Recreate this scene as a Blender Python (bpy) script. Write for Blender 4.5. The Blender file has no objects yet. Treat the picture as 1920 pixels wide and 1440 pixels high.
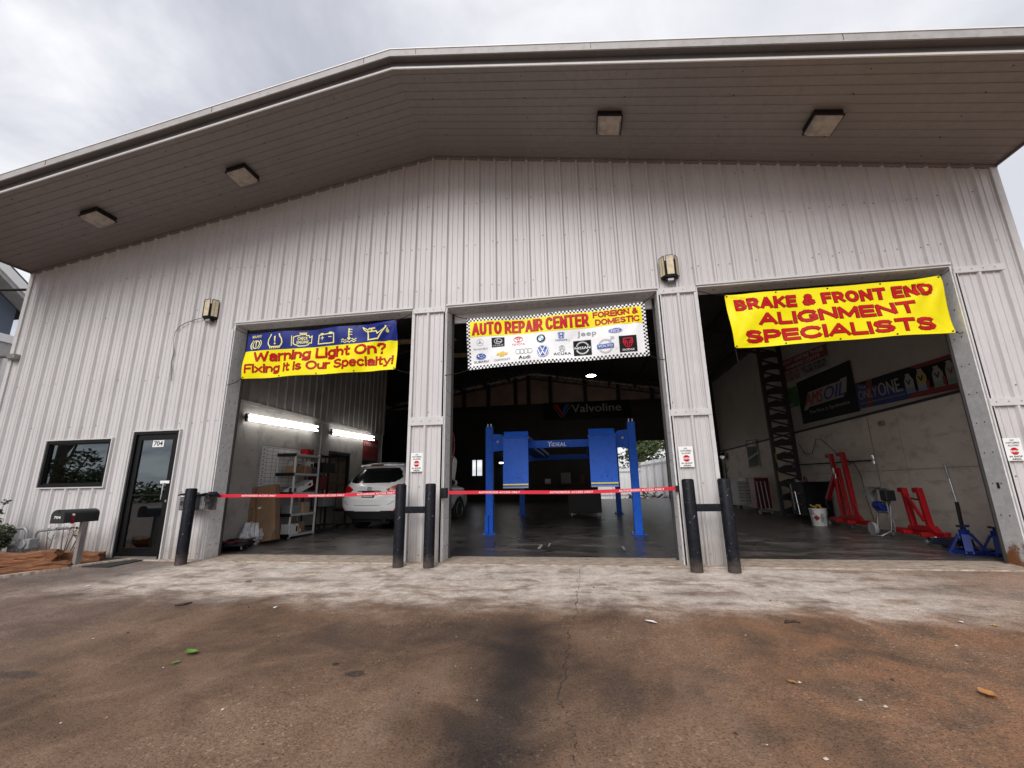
import bpy, bmesh, math, random
from mathutils import Vector, Matrix, geometry
C = bpy.context.scene.collection
R = math.radians

# ------------------------------------------------------------------ camera
cam_d = bpy.data.cameras.new("camera")
cam = bpy.data.objects.new("camera", cam_d)
C.objects.link(cam)
bpy.context.scene.camera = cam
cam_d.sensor_width = 36.0
cam_d.lens = 813.477 / 1920 * 36
cam_d.clip_start, cam_d.clip_end = 0.05, 2000
yaw, pit, rol = -0.1577, 0.2332, -0.0159
fw = Vector((math.sin(yaw) * math.cos(pit), math.cos(yaw) * math.cos(pit), math.sin(pit)))
rt = fw.cross(Vector((0, 0, 1))).normalized()
up = rt.cross(fw)
x_ = math.cos(rol) * rt + math.sin(rol) * up
y_ = -math.sin(rol) * rt + math.cos(rol) * up
cam.matrix_world = Matrix(((x_.x, y_.x, -fw.x, 2.596), (x_.y, y_.y, -fw.y, -6.949), (x_.z, y_.z, -fw.z, 1.1016), (0, 0, 0, 1)))

# ------------------------------------------------------------------ world, sun, exposure
sc = bpy.context.scene
sc.view_settings.view_transform = 'Standard'
sc.view_settings.look = 'None'
sc.view_settings.exposure = 0.65
sc.view_settings.gamma = 1.0
sc.cycles.use_denoising = True
sc.cycles.max_bounces = 8
sc.cycles.diffuse_bounces = 4
sc.cycles.glossy_bounces = 4
sc.cycles.sample_clamp_indirect = 6.0
SUN_EL, SUN_AZ = R(36), R(190)          # azimuth measured clockwise from +Y: the bright part of the cloud is behind the viewer


class NT:
    """a few helpers to write node chains"""
    def __init__(s, tree):
        s.t = tree
        s.n = tree.nodes
        s.l = tree.links

    def node(s, typ, **kw):
        nd = s.n.new(typ)
        ins = kw.pop('ins', {})
        for k, v in kw.items():
            setattr(nd, k, v)
        for k, v in ins.items():
            s.put(nd.inputs[k], v)
        return nd

    def put(s, sock, v):
        if isinstance(v, bpy.types.NodeSocket):
            s.l.new(v, sock)
        elif isinstance(v, (tuple, list)) and len(v) == 3 and sock.type == 'RGBA':
            sock.default_value = (*v, 1)
        else:
            sock.default_value = v

    def math(s, op, a, b=None, c=None):
        nd = s.n.new('ShaderNodeMath')
        nd.operation = op
        s.put(nd.inputs[0], a)
        if b is not None:
            s.put(nd.inputs[1], b)
        if c is not None:
            s.put(nd.inputs[2], c)
        return nd.outputs[0]

    def noise(s, vec, scale, detail=4, rough=0.55, dist=0.0):
        nd = s.node('ShaderNodeTexNoise', ins={'Vector': vec, 'Scale': scale, 'Detail': detail, 'Roughness': rough, 'Distortion': dist})
        return nd.outputs['Fac']

    def mapping(s, vec, sc=(1, 1, 1), loc=(0, 0, 0), rot=(0, 0, 0)):
        nd = s.node('ShaderNodeMapping', ins={'Vector': vec})
        nd.inputs['Scale'].default_value = sc
        nd.inputs['Location'].default_value = loc
        nd.inputs['Rotation'].default_value = rot
        return nd.outputs[0]

    def ramp(s, fac, *stops):
        nd = s.node('ShaderNodeValToRGB', ins={'Fac': fac})
        el = nd.color_ramp.elements
        while len(el) < len(stops):
            el.new(0.5)
        for e, (p, c) in zip(el, stops):
            e.position = p
            e.color = (*c, 1) if isinstance(c, (tuple, list)) else (c, c, c, 1)
        return nd.outputs[0]

    def smooth(s, v, a, b):
        nd = s.node('ShaderNodeMapRange', interpolation_type='SMOOTHSTEP', ins={'Value': v, 'From Min': a, 'From Max': b})
        return nd.outputs[0]

    def mix(s, fac, a, b, mode='MIX'):
        nd = s.node('ShaderNodeMix', data_type='RGBA', blend_type=mode)
        s.put(nd.inputs[0], fac)
        s.put(nd.inputs[6], a)
        s.put(nd.inputs[7], b)
        return nd.outputs[2]


w = bpy.data.worlds.new("World")
sc.world = w
w.use_nodes = True
t = NT(w.node_tree)
t.n.clear()
skyn = t.node('ShaderNodeTexSky', sky_type='NISHITA', sun_disc=False)
skyn.sun_elevation = SUN_EL
skyn.sun_rotation = SUN_AZ
tc = t.node('ShaderNodeTexCoord')
sep = t.node('ShaderNodeSeparateXYZ', ins={0: tc.outputs['Generated']})
# flatten the direction onto a cloud deck so that clouds shrink towards the horizon
zz = t.math('MAXIMUM', t.math('ADD', sep.outputs[2], 0.18), 0.05)
comb = t.node('ShaderNodeCombineXYZ', ins={0: t.math('DIVIDE', sep.outputs[0], zz), 1: t.math('DIVIDE', sep.outputs[1], zz), 2: 0.3})
n1 = t.noise(t.mapping(comb.outputs[0], (0.8, 1.1, 1), (3.1, 0.4, 0)), 1.05, 7, 0.55, 0.6)
n2 = t.noise(comb.outputs[0], 3.4, 6, 0.55, 0.4)
nn = t.math('ADD', t.math('MULTIPLY', n1, 0.72), t.math('MULTIPLY', n2, 0.28))
cloud = t.ramp(nn, (0.40, (0.31, 0.325, 0.38)), (0.50, (0.46, 0.47, 0.515)), (0.60, (0.68, 0.68, 0.70)))
sidew = t.smooth(sep.outputs[0], -0.75, 0.15)
cloud = t.mix(sidew, cloud, t.mix(0.45, cloud, (0.68, 0.68, 0.70)))
skyc = t.node('ShaderNodeMix', data_type='RGBA', blend_type='MULTIPLY', ins={0: 1.0, 6: skyn.outputs[0], 7: (0.08, 0.08, 0.08)})
col = t.mix(0.93, skyc.outputs[2], cloud)
bg = t.node('ShaderNodeBackground', ins={'Color': col, 'Strength': 1.0})
t.node('ShaderNodeOutputWorld', ins={'Surface': bg.outputs[0]})

sun_d = bpy.data.lights.new("sun", 'SUN')
sun_d.energy = 1.5
sun_d.angle = R(34)
sun_d.color = (1.0, 0.965, 0.93)
sun = bpy.data.objects.new("sun", sun_d)
C.objects.link(sun)
sd = Vector((math.sin(SUN_AZ) * math.cos(SUN_EL), math.cos(SUN_AZ) * math.cos(SUN_EL), math.sin(SUN_EL)))
sun.rotation_euler = sd.to_track_quat('Z', 'Y').to_euler()


# ------------------------------------------------------------------ materials
def principled(name):
    m = bpy.data.materials.new(name)
    m.use_nodes = True
    nt = NT(m.node_tree)
    p = m.node_tree.nodes['Principled BSDF']
    return m, nt, p


def objco(nt):
    return nt.node('ShaderNodeTexCoord').outputs['Object']


_mats = {}


def pm(name, col, rough=0.5, metal=0.0, var=0.12, scale=6.0, bump=0.0, bscale=None, stretch=(1, 1, 1), spec=0.5, dirt=None, dscale=3.0, damt=0.5):
    """painted / plain surface: colour with uneven tone, roughness variation, optional dirt colour and bump"""
    if name in _mats:
        return _mats[name]
    m, nt, p = principled(name)
    co = nt.mapping(objco(nt), stretch)
    n = nt.noise(co, scale, 5, 0.6)
    lo = tuple(c * (1 - var) for c in col)
    hi = tuple(min(1, c * (1 + var)) for c in col)
    c = nt.ramp(n, (0.3, lo), (0.7, hi))
    if dirt:
        d = nt.noise(co, dscale, 7, 0.65, 0.3)
        c = nt.mix(nt.math('MULTIPLY', nt.smooth(d, 0.48, 0.68), damt), c, dirt)
    nt.put(p.inputs['Base Color'], c)
    nt.put(p.inputs['Roughness'], nt.math('ADD', nt.math('MULTIPLY', n, 0.2), rough - 0.1))
    p.inputs['Metallic'].default_value = metal
    p.inputs['Specular IOR Level'].default_value = spec
    if bump:
        b = nt.node('ShaderNodeBump', ins={'Strength': bump, 'Distance': 0.02, 'Height': nt.noise(co, bscale or scale * 4, 6, 0.65)})
        nt.put(p.inputs['Normal'], b.outputs[0])
    _mats[name] = m
    return m


def emit(name, col, strength):
    m, nt, p = principled(name)
    p.inputs['Base Color'].default_value = (*col, 1)
    p.inputs['Emission Color'].default_value = (*col, 1)
    p.inputs['Emission Strength'].default_value = strength
    return m


# ------------------------------------------------------------------ mesh builder
class MB:
    def __init__(s):
        s.v, s.f, s.m = [], [], []
        s.M = Matrix()
        s.mi = 0

    def face(s, idx, mi=None):
        s.f.append(tuple(idx))
        s.m.append(s.mi if mi is None else mi)

    def add(s, pts):
        b = len(s.v)
        s.v += [s.M @ Vector(p) for p in pts]
        return b

    def poly(s, pts, mi=None):
        b = s.add(pts)
        s.face(range(b, b + len(pts)), mi)

    def box(s, x0, x1, y0, y1, z0, z1, mi=None):
        b = s.add([(x, y, z) for z in (z0, z1) for y in (y0, y1) for x in (x0, x1)])
        for q in ((0, 2, 3, 1), (4, 5, 7, 6), (0, 1, 5, 4), (2, 6, 7, 3), (0, 4, 6, 2), (1, 3, 7, 5)):
            s.face([b + i for i in q], mi)
        return s

    def bar(s, p, q, wd, ht=None, mi=None, side=None):
        p, q = Vector(p), Vector(q)
        ht = ht or wd
        d = (q - p).normalized()
        a = Vector(side) if side else (Vector((0, 0, 1)) if abs(d.z) < 0.9 else Vector((1, 0, 0)))
        u = d.cross(a).normalized() * wd / 2
        v = u.normalized().cross(d).normalized() * ht / 2
        b = s.add([p - u - v, p + u - v, p + u + v, p - u + v, q - u - v, q + u - v, q + u + v, q - u + v])
        for k in ((3, 2, 1, 0), (4, 5, 6, 7), (0, 1, 5, 4), (1, 2, 6, 5), (2, 3, 7, 6), (3, 0, 4, 7)):
            s.face([b + i for i in k], mi)
        return s

    def tube(s, pts, r, n=8, mi=None, cap=True):
        pts = [Vector(p) for p in pts]
        rs = r if isinstance(r, (list, tuple)) else [r] * len(pts)
        rings = []
        ref = None
        for i, p in enumerate(pts):
            d = (pts[min(i + 1, len(pts) - 1)] - pts[max(i - 1, 0)]).normalized()
            if ref is None:
                ref = Vector((0, 0, 1)) if abs(d.z) < 0.9 else Vector((1, 0, 0))
            u = d.cross(ref).normalized()
            v = u.cross(d).normalized()
            ref = v
            rings.append(s.add([p + (u * math.cos(6.28318 * k / n) + v * math.sin(6.28318 * k / n)) * rs[i] for k in range(n)]))
        for a, b in zip(rings, rings[1:]):
            for k in range(n):
                s.face((a + k, a + (k + 1) % n, b + (k + 1) % n, b + k), mi)
        if cap:
            s.face([rings[0] + k for k in reversed(range(n))], mi)
            s.face([rings[-1] + k for k in range(n)], mi)
        return s

    def lathe(s, prof, n=20, c=(0, 0, 0), axis='Z', mi=None):
        def pt(r, h, a):
            x, y = r * math.cos(a), r * math.sin(a)
            q = {'Z': (x, y, h), 'X': (h, x, y), 'Y': (y, h, x)}[axis]
            return (q[0] + c[0], q[1] + c[1], q[2] + c[2])
        rings = [s.add([pt(r, h, 6.28318 * k / n) for k in range(n)]) for r, h in prof]
        for a, b in zip(rings, rings[1:]):
            for k in range(n):
                s.face((a + k, a + (k + 1) % n, b + (k + 1) % n, b + k), mi)
        s.face([rings[0] + k for k in reversed(range(n))], mi)
        s.face([rings[-1] + k for k in range(n)], mi)
        return s

    def ball(s, c, r, n=10, mi=None, sq=(1, 1, 1)):
        prof = [(max(1e-4, r * math.sin(math.pi * k / n)), -r * math.cos(math.pi * k / n)) for k in range(n + 1)]
        b = len(s.v)
        s.lathe(prof, n * 2, (0, 0, 0), 'Z', mi)
        Mi = s.M.inverted()
        for i in range(b, len(s.v)):
            p = Mi @ s.v[i]
            s.v[i] = s.M @ Vector((p.x * sq[0] + c[0], p.y * sq[1] + c[1], p.z * sq[2] + c[2]))
        return s

    def prism(s, pts, axis, a0, a1, mi=None):
        def q(p, a):
            return {'X': (a, p[0], p[1]), 'Y': (p[0], a, p[1]), 'Z': (p[0], p[1], a)}[axis]
        n = len(pts)
        b = s.add([q(p, a0) for p in pts] + [q(p, a1) for p in pts])
        s.face([b + i for i in range(n)], mi)
        s.face([b + n + i for i in reversed(range(n))], mi)
        for i in range(n):
            j = (i + 1) % n
            s.face((b + i, b + n + i, b + n + j, b + j), mi)
        return s

    def grid(s, nu, nv, fn, mi=None, keep=None, flip=False):
        b = s.add([fn(i / nu, j / nv) for j in range(nv + 1) for i in range(nu + 1)])
        for j in range(nv):
            for i in range(nu):
                if keep and not keep((i + .5) / nu, (j + .5) / nv):
                    continue
                q = (b + j * (nu + 1) + i, b + j * (nu + 1) + i + 1, b + (j + 1) * (nu + 1) + i + 1, b + (j + 1) * (nu + 1) + i)
                s.face(q[::-1] if flip else q, mi(( i + .5) / nu, (j + .5) / nv) if callable(mi) else mi)
        return s

    def build(s, name, mats, parent=None, smooth=None, bevel=0.0, fix=False):
        me = bpy.data.meshes.new(name)
        me.from_pydata([tuple(p) for p in s.v], [], s.f)
        for m in (mats if isinstance(mats, (list, tuple)) else [mats]):
            me.materials.append(m)
        me.polygons.foreach_set('material_index', s.m)
        me.update()
        bm = bmesh.new()
        bm.from_mesh(me)
        loose = [v for v in bm.verts if not v.link_faces]
        if loose:
            bmesh.ops.delete(bm, geom=loose, context='VERTS')
        if smooth is not None:
            bmesh.ops.remove_doubles(bm, verts=bm.verts, dist=1e-4)
        if fix or bevel:
            bmesh.ops.recalc_face_normals(bm, faces=bm.faces)
        bm.to_mesh(me)
        bm.free()
        if smooth is not None:
            me.shade_smooth()
            me.set_sharp_from_angle(angle=R(smooth))
        o = bpy.data.objects.new(name, me)
        C.objects.link(o)
        if parent:
            o.parent = parent
        if bevel:
            md = o.modifiers.new('bevel', 'BEVEL')
            md.width = bevel
            md.segments = 2
            md.limit_method = 'ANGLE'
            md.angle_limit = R(40)
        return o


def thing(name, label, cat, loc=(0, 0, 0), rz=0.0, group=None):
    o = bpy.data.objects.new(name, None)
    C.objects.link(o)
    o.location = loc
    o.rotation_euler = (0, 0, rz)
    o.empty_display_size = 0.1
    o['label'] = label
    o['category'] = cat
    if group:
        o['group'] = group
    return o


def tag(o, label, cat, group=None, loc=None):
    o['label'] = label
    o['category'] = cat
    if group:
        o['group'] = group
    if loc:
        o.location = loc
    return o


def kind(o, k):
    o['kind'] = k
    return o


def copy_tree(root, loc=None, label=None, rz=None):
    def rec(o, parent):
        c = o.copy()
        C.objects.link(c)
        if parent:
            c.parent = parent
        for ch in [x for x in list(C.objects) if x.parent == o]:
            rec(ch, c)
        return c
    c = rec(root, None)
    if loc:
        c.location = loc
    if label:
        c['label'] = label
    if rz is not None:
        c.rotation_euler = (0, 0, rz)
    return c


# ------------------------------------------------------------------ flat artwork laid on a surface
class Sheet:
    """2-D artwork in metres (u to the right, v up); layers keep pieces 2 mm apart; map() lays it on a 3-D surface"""
    def __init__(s):
        s.bm = bmesh.new()

    def poly(s, pts, mi, layer):
        tri = geometry.tessellate_polygon([[Vector((p[0], p[1], 0)) for p in pts]])
        vs = [s.bm.verts.new((p[0], p[1], layer)) for p in pts]
        for a, b, c in tri:
            try:
                f = s.bm.faces.new((vs[a], vs[b], vs[c]))
            except ValueError:
                continue
            f.material_index = mi
            f.normal_update()
            if f.normal.z < 0:
                f.normal_flip()
        return s

    def rect(s, u0, u1, v0, v1, mi, layer, shear=0.0):
        k = shear
        return s.poly([(u0, v0), (u1, v0), (u1 + k, v1), (u0 + k, v1)], mi, layer)

    def disc(s, cu, cv, r, mi, layer, rv=None, n=28, a0=0, a1=360):
        rv = rv or r
        pts = [(cu + r * math.cos(R(a0 + (a1 - a0) * i / n)), cv + rv * math.sin(R(a0 + (a1 - a0) * i / n))) for i in range(n if a1 - a0 >= 360 else n + 1)]
        if a1 - a0 < 360:
            pts.append((cu, cv))
        return s.poly(pts, mi, layer)

    def ring(s, cu, cv, r, wd, mi, layer, rv=None, a0=0, a1=360, n=36):
        rv = rv or r
        prev = None
        for i in range(n + 1):
            a = R(a0 + (a1 - a0) * i / n)
            o_, i_ = (cu + r * math.cos(a), cv + rv * math.sin(a)), (cu + (r - wd) * math.cos(a), cv + (rv - wd) * math.sin(a))
            if prev:
                s.poly([prev[1], prev[0], o_, i_], mi, layer)
            prev = (o_, i_)
        return s

    def line(s, pts, wd, mi, layer, closed=False):
        pts = [Vector(p).to_2d() if len(p) > 2 else Vector(p) for p in pts]
        n = len(pts)
        segs = list(zip(pts, pts[1:])) + ([(pts[-1], pts[0])] if closed else [])
        for k, (a, b) in enumerate(segs):
            d = (b - a).normalized() * wd / 2
            nn_ = Vector((-d.y, d.x))
            e = d * 0.9
            s.poly([a - nn_ - e, b - nn_ + e, b + nn_ + e, a + nn_ - e], mi, layer + (k % 8) * .025)
        return s

    def text(s, txt, u0, u1, v0, v1, mi, layer, off=0.0, shear=0.0, fit=True, sp=1.0, bold=0.0):
        """lettering fitted into a box; bold (metres) fattens the strokes by laying shifted copies over one another"""
        if bold:
            k = 0
            for du, dv in ((-1, -.25), (1, -.25), (-1, .25), (1, .25), (0, -.25), (0, .25), (-1, 0), (1, 0), (0, 0)):
                s.text(txt, u0 + bold + du * bold, u1 - bold + du * bold, v0 + bold * .25 + dv * bold, v1 - bold * .25 + dv * bold, mi, layer + k * .03, off, shear, fit, sp)
                k += 1
            return s
        cu = bpy.data.curves.new('lettering', 'FONT')
        cu.body = txt
        cu.offset = off
        cu.shear = shear
        cu.space_character = sp
        cu.resolution_u = 3
        ob = bpy.data.objects.new('lettering', cu)
        me = ob.to_mesh()
        co = [v.co.copy() for v in me.vertices]
        fs = [tuple(p.vertices) for p in me.polygons]
        ob.to_mesh_clear()
        bpy.data.objects.remove(ob)
        bpy.data.curves.remove(cu)
        if not co:
            return s
        x0, x1 = min(c.x for c in co), max(c.x for c in co)
        y0, y1 = min(c.y for c in co), max(c.y for c in co)
        su = (u1 - u0) / (x1 - x0)
        sv = (v1 - v0) / (y1 - y0)
        if not fit:
            su = sv = min(su, sv)
        cx = (u0 + u1) / 2 - su * (x0 + x1) / 2
        cy = (v0 + v1) / 2 - sv * (y0 + y1) / 2
        vs = []
        for c in co:
            u, v = c.x * su + cx, c.y * sv + cy
            vs.append(s.bm.verts.new((u, v, layer)))
        for f in fs:
            try:
                nf = s.bm.faces.new([vs[i] for i in f])
            except ValueError:
                continue
            nf.material_index = mi
            nf.normal_update()
            if nf.normal.z < 0:
                nf.normal_flip()
        return s

    def map(s, name, mats, fn, parent=None, cut=None, smooth=False):
        bm = s.bm
        if cut:
            (u0, u1, nu), (v0, v1, nv) = cut
            for i in range(1, nu):
                bmesh.ops.bisect_plane(bm, geom=bm.verts[:] + bm.edges[:] + bm.faces[:], plane_co=(u0 + (u1 - u0) * i / nu, 0, 0), plane_no=(1, 0, 0))
            for i in range(1, nv):
                bmesh.ops.bisect_plane(bm, geom=bm.verts[:] + bm.edges[:] + bm.faces[:], plane_co=(0, v0 + (v1 - v0) * i / nv, 0), plane_no=(0, 1, 0))
        for v in bm.verts:
            v.co = Vector(fn(v.co.x, v.co.y, v.co.z))
        me = bpy.data.meshes.new(name)
        for m in mats:
            me.materials.append(m)
        bm.normal_update()
        bm.to_mesh(me)
        bm.free()
        if smooth:
            me.shade_smooth()
        o = bpy.data.objects.new(name, me)
        C.objects.link(o)
        if parent:
            o.parent = parent
        return o

# ------------------------------------------------------------------ surface materials
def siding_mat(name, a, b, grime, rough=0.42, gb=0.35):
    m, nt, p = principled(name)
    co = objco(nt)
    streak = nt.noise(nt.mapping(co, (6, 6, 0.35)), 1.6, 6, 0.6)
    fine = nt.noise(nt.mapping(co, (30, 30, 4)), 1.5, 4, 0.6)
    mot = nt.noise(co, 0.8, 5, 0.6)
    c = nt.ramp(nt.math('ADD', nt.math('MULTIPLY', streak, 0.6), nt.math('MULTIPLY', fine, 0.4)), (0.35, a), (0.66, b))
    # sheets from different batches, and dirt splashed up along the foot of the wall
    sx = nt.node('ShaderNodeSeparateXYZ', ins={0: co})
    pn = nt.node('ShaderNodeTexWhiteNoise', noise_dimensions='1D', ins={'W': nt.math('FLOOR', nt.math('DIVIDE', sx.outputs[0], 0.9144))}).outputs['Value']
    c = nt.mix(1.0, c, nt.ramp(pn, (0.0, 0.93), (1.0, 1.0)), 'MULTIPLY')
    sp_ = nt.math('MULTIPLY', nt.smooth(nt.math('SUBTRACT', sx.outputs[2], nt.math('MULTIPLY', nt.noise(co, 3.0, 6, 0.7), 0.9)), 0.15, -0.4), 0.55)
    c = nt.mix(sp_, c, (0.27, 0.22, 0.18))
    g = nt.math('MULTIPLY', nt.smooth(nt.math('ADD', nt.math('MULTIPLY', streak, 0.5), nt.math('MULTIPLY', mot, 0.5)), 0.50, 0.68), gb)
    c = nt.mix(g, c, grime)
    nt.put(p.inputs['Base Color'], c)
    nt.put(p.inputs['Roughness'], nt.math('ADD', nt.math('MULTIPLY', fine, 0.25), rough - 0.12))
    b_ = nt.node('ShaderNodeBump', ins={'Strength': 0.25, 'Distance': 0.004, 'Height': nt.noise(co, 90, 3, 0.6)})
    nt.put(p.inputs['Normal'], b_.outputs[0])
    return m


M_SIDE = siding_mat('siding_paint', (0.525, 0.508, 0.505), (0.625, 0.606, 0.604), (0.38, 0.36, 0.345), gb=0.5)
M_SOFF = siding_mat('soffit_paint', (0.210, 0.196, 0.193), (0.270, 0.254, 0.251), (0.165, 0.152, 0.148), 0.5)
M_TRIM = pm('trim_paint', (0.56, 0.55, 0.545), 0.4, var=0.06, scale=3, dirt=(0.42, 0.37, 0.33), dscale=5, damt=0.35)
M_RAKE = pm('rake_metal', (0.36, 0.35, 0.345), 0.5, var=0.12, scale=4, dirt=(0.27, 0.25, 0.24), dscale=9, damt=0.6)
M_SCREW = pm('screw_metal', (0.20, 0.19, 0.18), 0.5, 0.4)


def jamb_mat():
    m, nt, p = principled('jamb_galvanised')
    co = objco(nt)
    n = nt.noise(co, 14, 6, 0.65)
    f = nt.noise(co, 60, 4, 0.7)
    c = nt.ramp(n, (0.3, (0.56, 0.56, 0.56)), (0.7, (0.78, 0.78, 0.78)))
    sp = nt.node('ShaderNodeSeparateXYZ', ins={0: co})
    # rust creeping up from the foot of the steel, patchy, heaviest on the frame by the right-hand bay
    h = nt.math('SUBTRACT', 0.62, sp.outputs[2])
    rr = nt.math('ADD', nt.math('MULTIPLY', nt.smooth(h, -0.1, 0.6), 0.55), nt.math('MULTIPLY', nt.noise(co, 5, 7, 0.7), 0.75))
    hv = nt.math('ADD', 0.12, nt.math('MULTIPLY', nt.smooth(sp.outputs[0], 6.5, 7.5), 0.88))
    rm = nt.math('MULTIPLY', nt.smooth(rr, 0.74, 0.92), hv)
    c = nt.mix(rm, c, nt.ramp(f, (0.3, (0.16, 0.055, 0.02)), (0.7, (0.36, 0.17, 0.07))))
    nt.put(p.inputs['Base Color'], c)
    p.inputs['Roughness'].default_value = 0.55
    return m


M_JAMB = jamb_mat()
M_DARK = pm('dark_gap', (0.03, 0.028, 0.027), 0.7)
M_BLACK = pm('black_plastic', (0.010, 0.010, 0.011), 0.5, spec=0.3)
M_ALU = pm('black_aluminium', (0.006, 0.0055, 0.0055), 0.35, spec=0.25)
M_WHITE = pm('white_paint', (0.80, 0.80, 0.79), 0.4, var=0.04)
M_CHROME = pm('chrome', (0.75, 0.75, 0.76), 0.15, 1.0)
M_STEEL = pm('bare_steel', (0.30, 0.30, 0.30), 0.42, 0.8)
M_RUBBER = pm('rubber', (0.02, 0.02, 0.02), 0.75)
M_RED = pm('red_enamel', (0.30, 0.006, 0.010), 0.4, spec=0.25, var=0.15, dirt=(0.16, 0.01, 0.012), dscale=7, damt=0.5)
M_BLUE = pm('blue_enamel', (0.012, 0.110, 0.60), 0.42, spec=0.22, var=0.1, scale=9, dirt=(0.01, 0.04, 0.24), dscale=11, damt=0.4, bump=0.05)
M_JBLUE = pm('stand_blue', (0.006, 0.022, 0.16), 0.45, var=0.2, spec=.25)


def bollard_mat():
    m, nt, p = principled('scuffed_black_paint')
    co = objco(nt)
    n = nt.noise(co, 14, 6, 0.65)
    c = nt.ramp(n, (0.35, (0.004, 0.005, 0.008)), (0.65, (0.011, 0.012, 0.017)))
    c = nt.mix(nt.math('MULTIPLY', nt.smooth(nt.noise(nt.mapping(co, (1, 1, 0.7)), 34, 3, 0.6), 0.66, 0.70), 0.8), c, (0.24, 0.24, 0.25))
    sp = nt.node('ShaderNodeSeparateXYZ', ins={0: co})
    c = nt.mix(nt.math('MULTIPLY', nt.smooth(nt.math('SUBTRACT', sp.outputs[2], nt.math('MULTIPLY', n, 0.25)), 0.10, -0.10), 0.5), c, (0.13, 0.10, 0.085))
    nt.put(p.inputs['Base Color'], c)
    nt.put(p.inputs['Roughness'], nt.math('ADD', 0.28, nt.math('MULTIPLY', n, 0.35)))
    p.inputs['Specular IOR Level'].default_value = 0.18
    b_ = nt.node('ShaderNodeBump', ins={'Strength': 0.12, 'Distance': 0.01, 'Height': n})
    nt.put(p.inputs['Normal'], b_.outputs[0])
    return m


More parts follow.
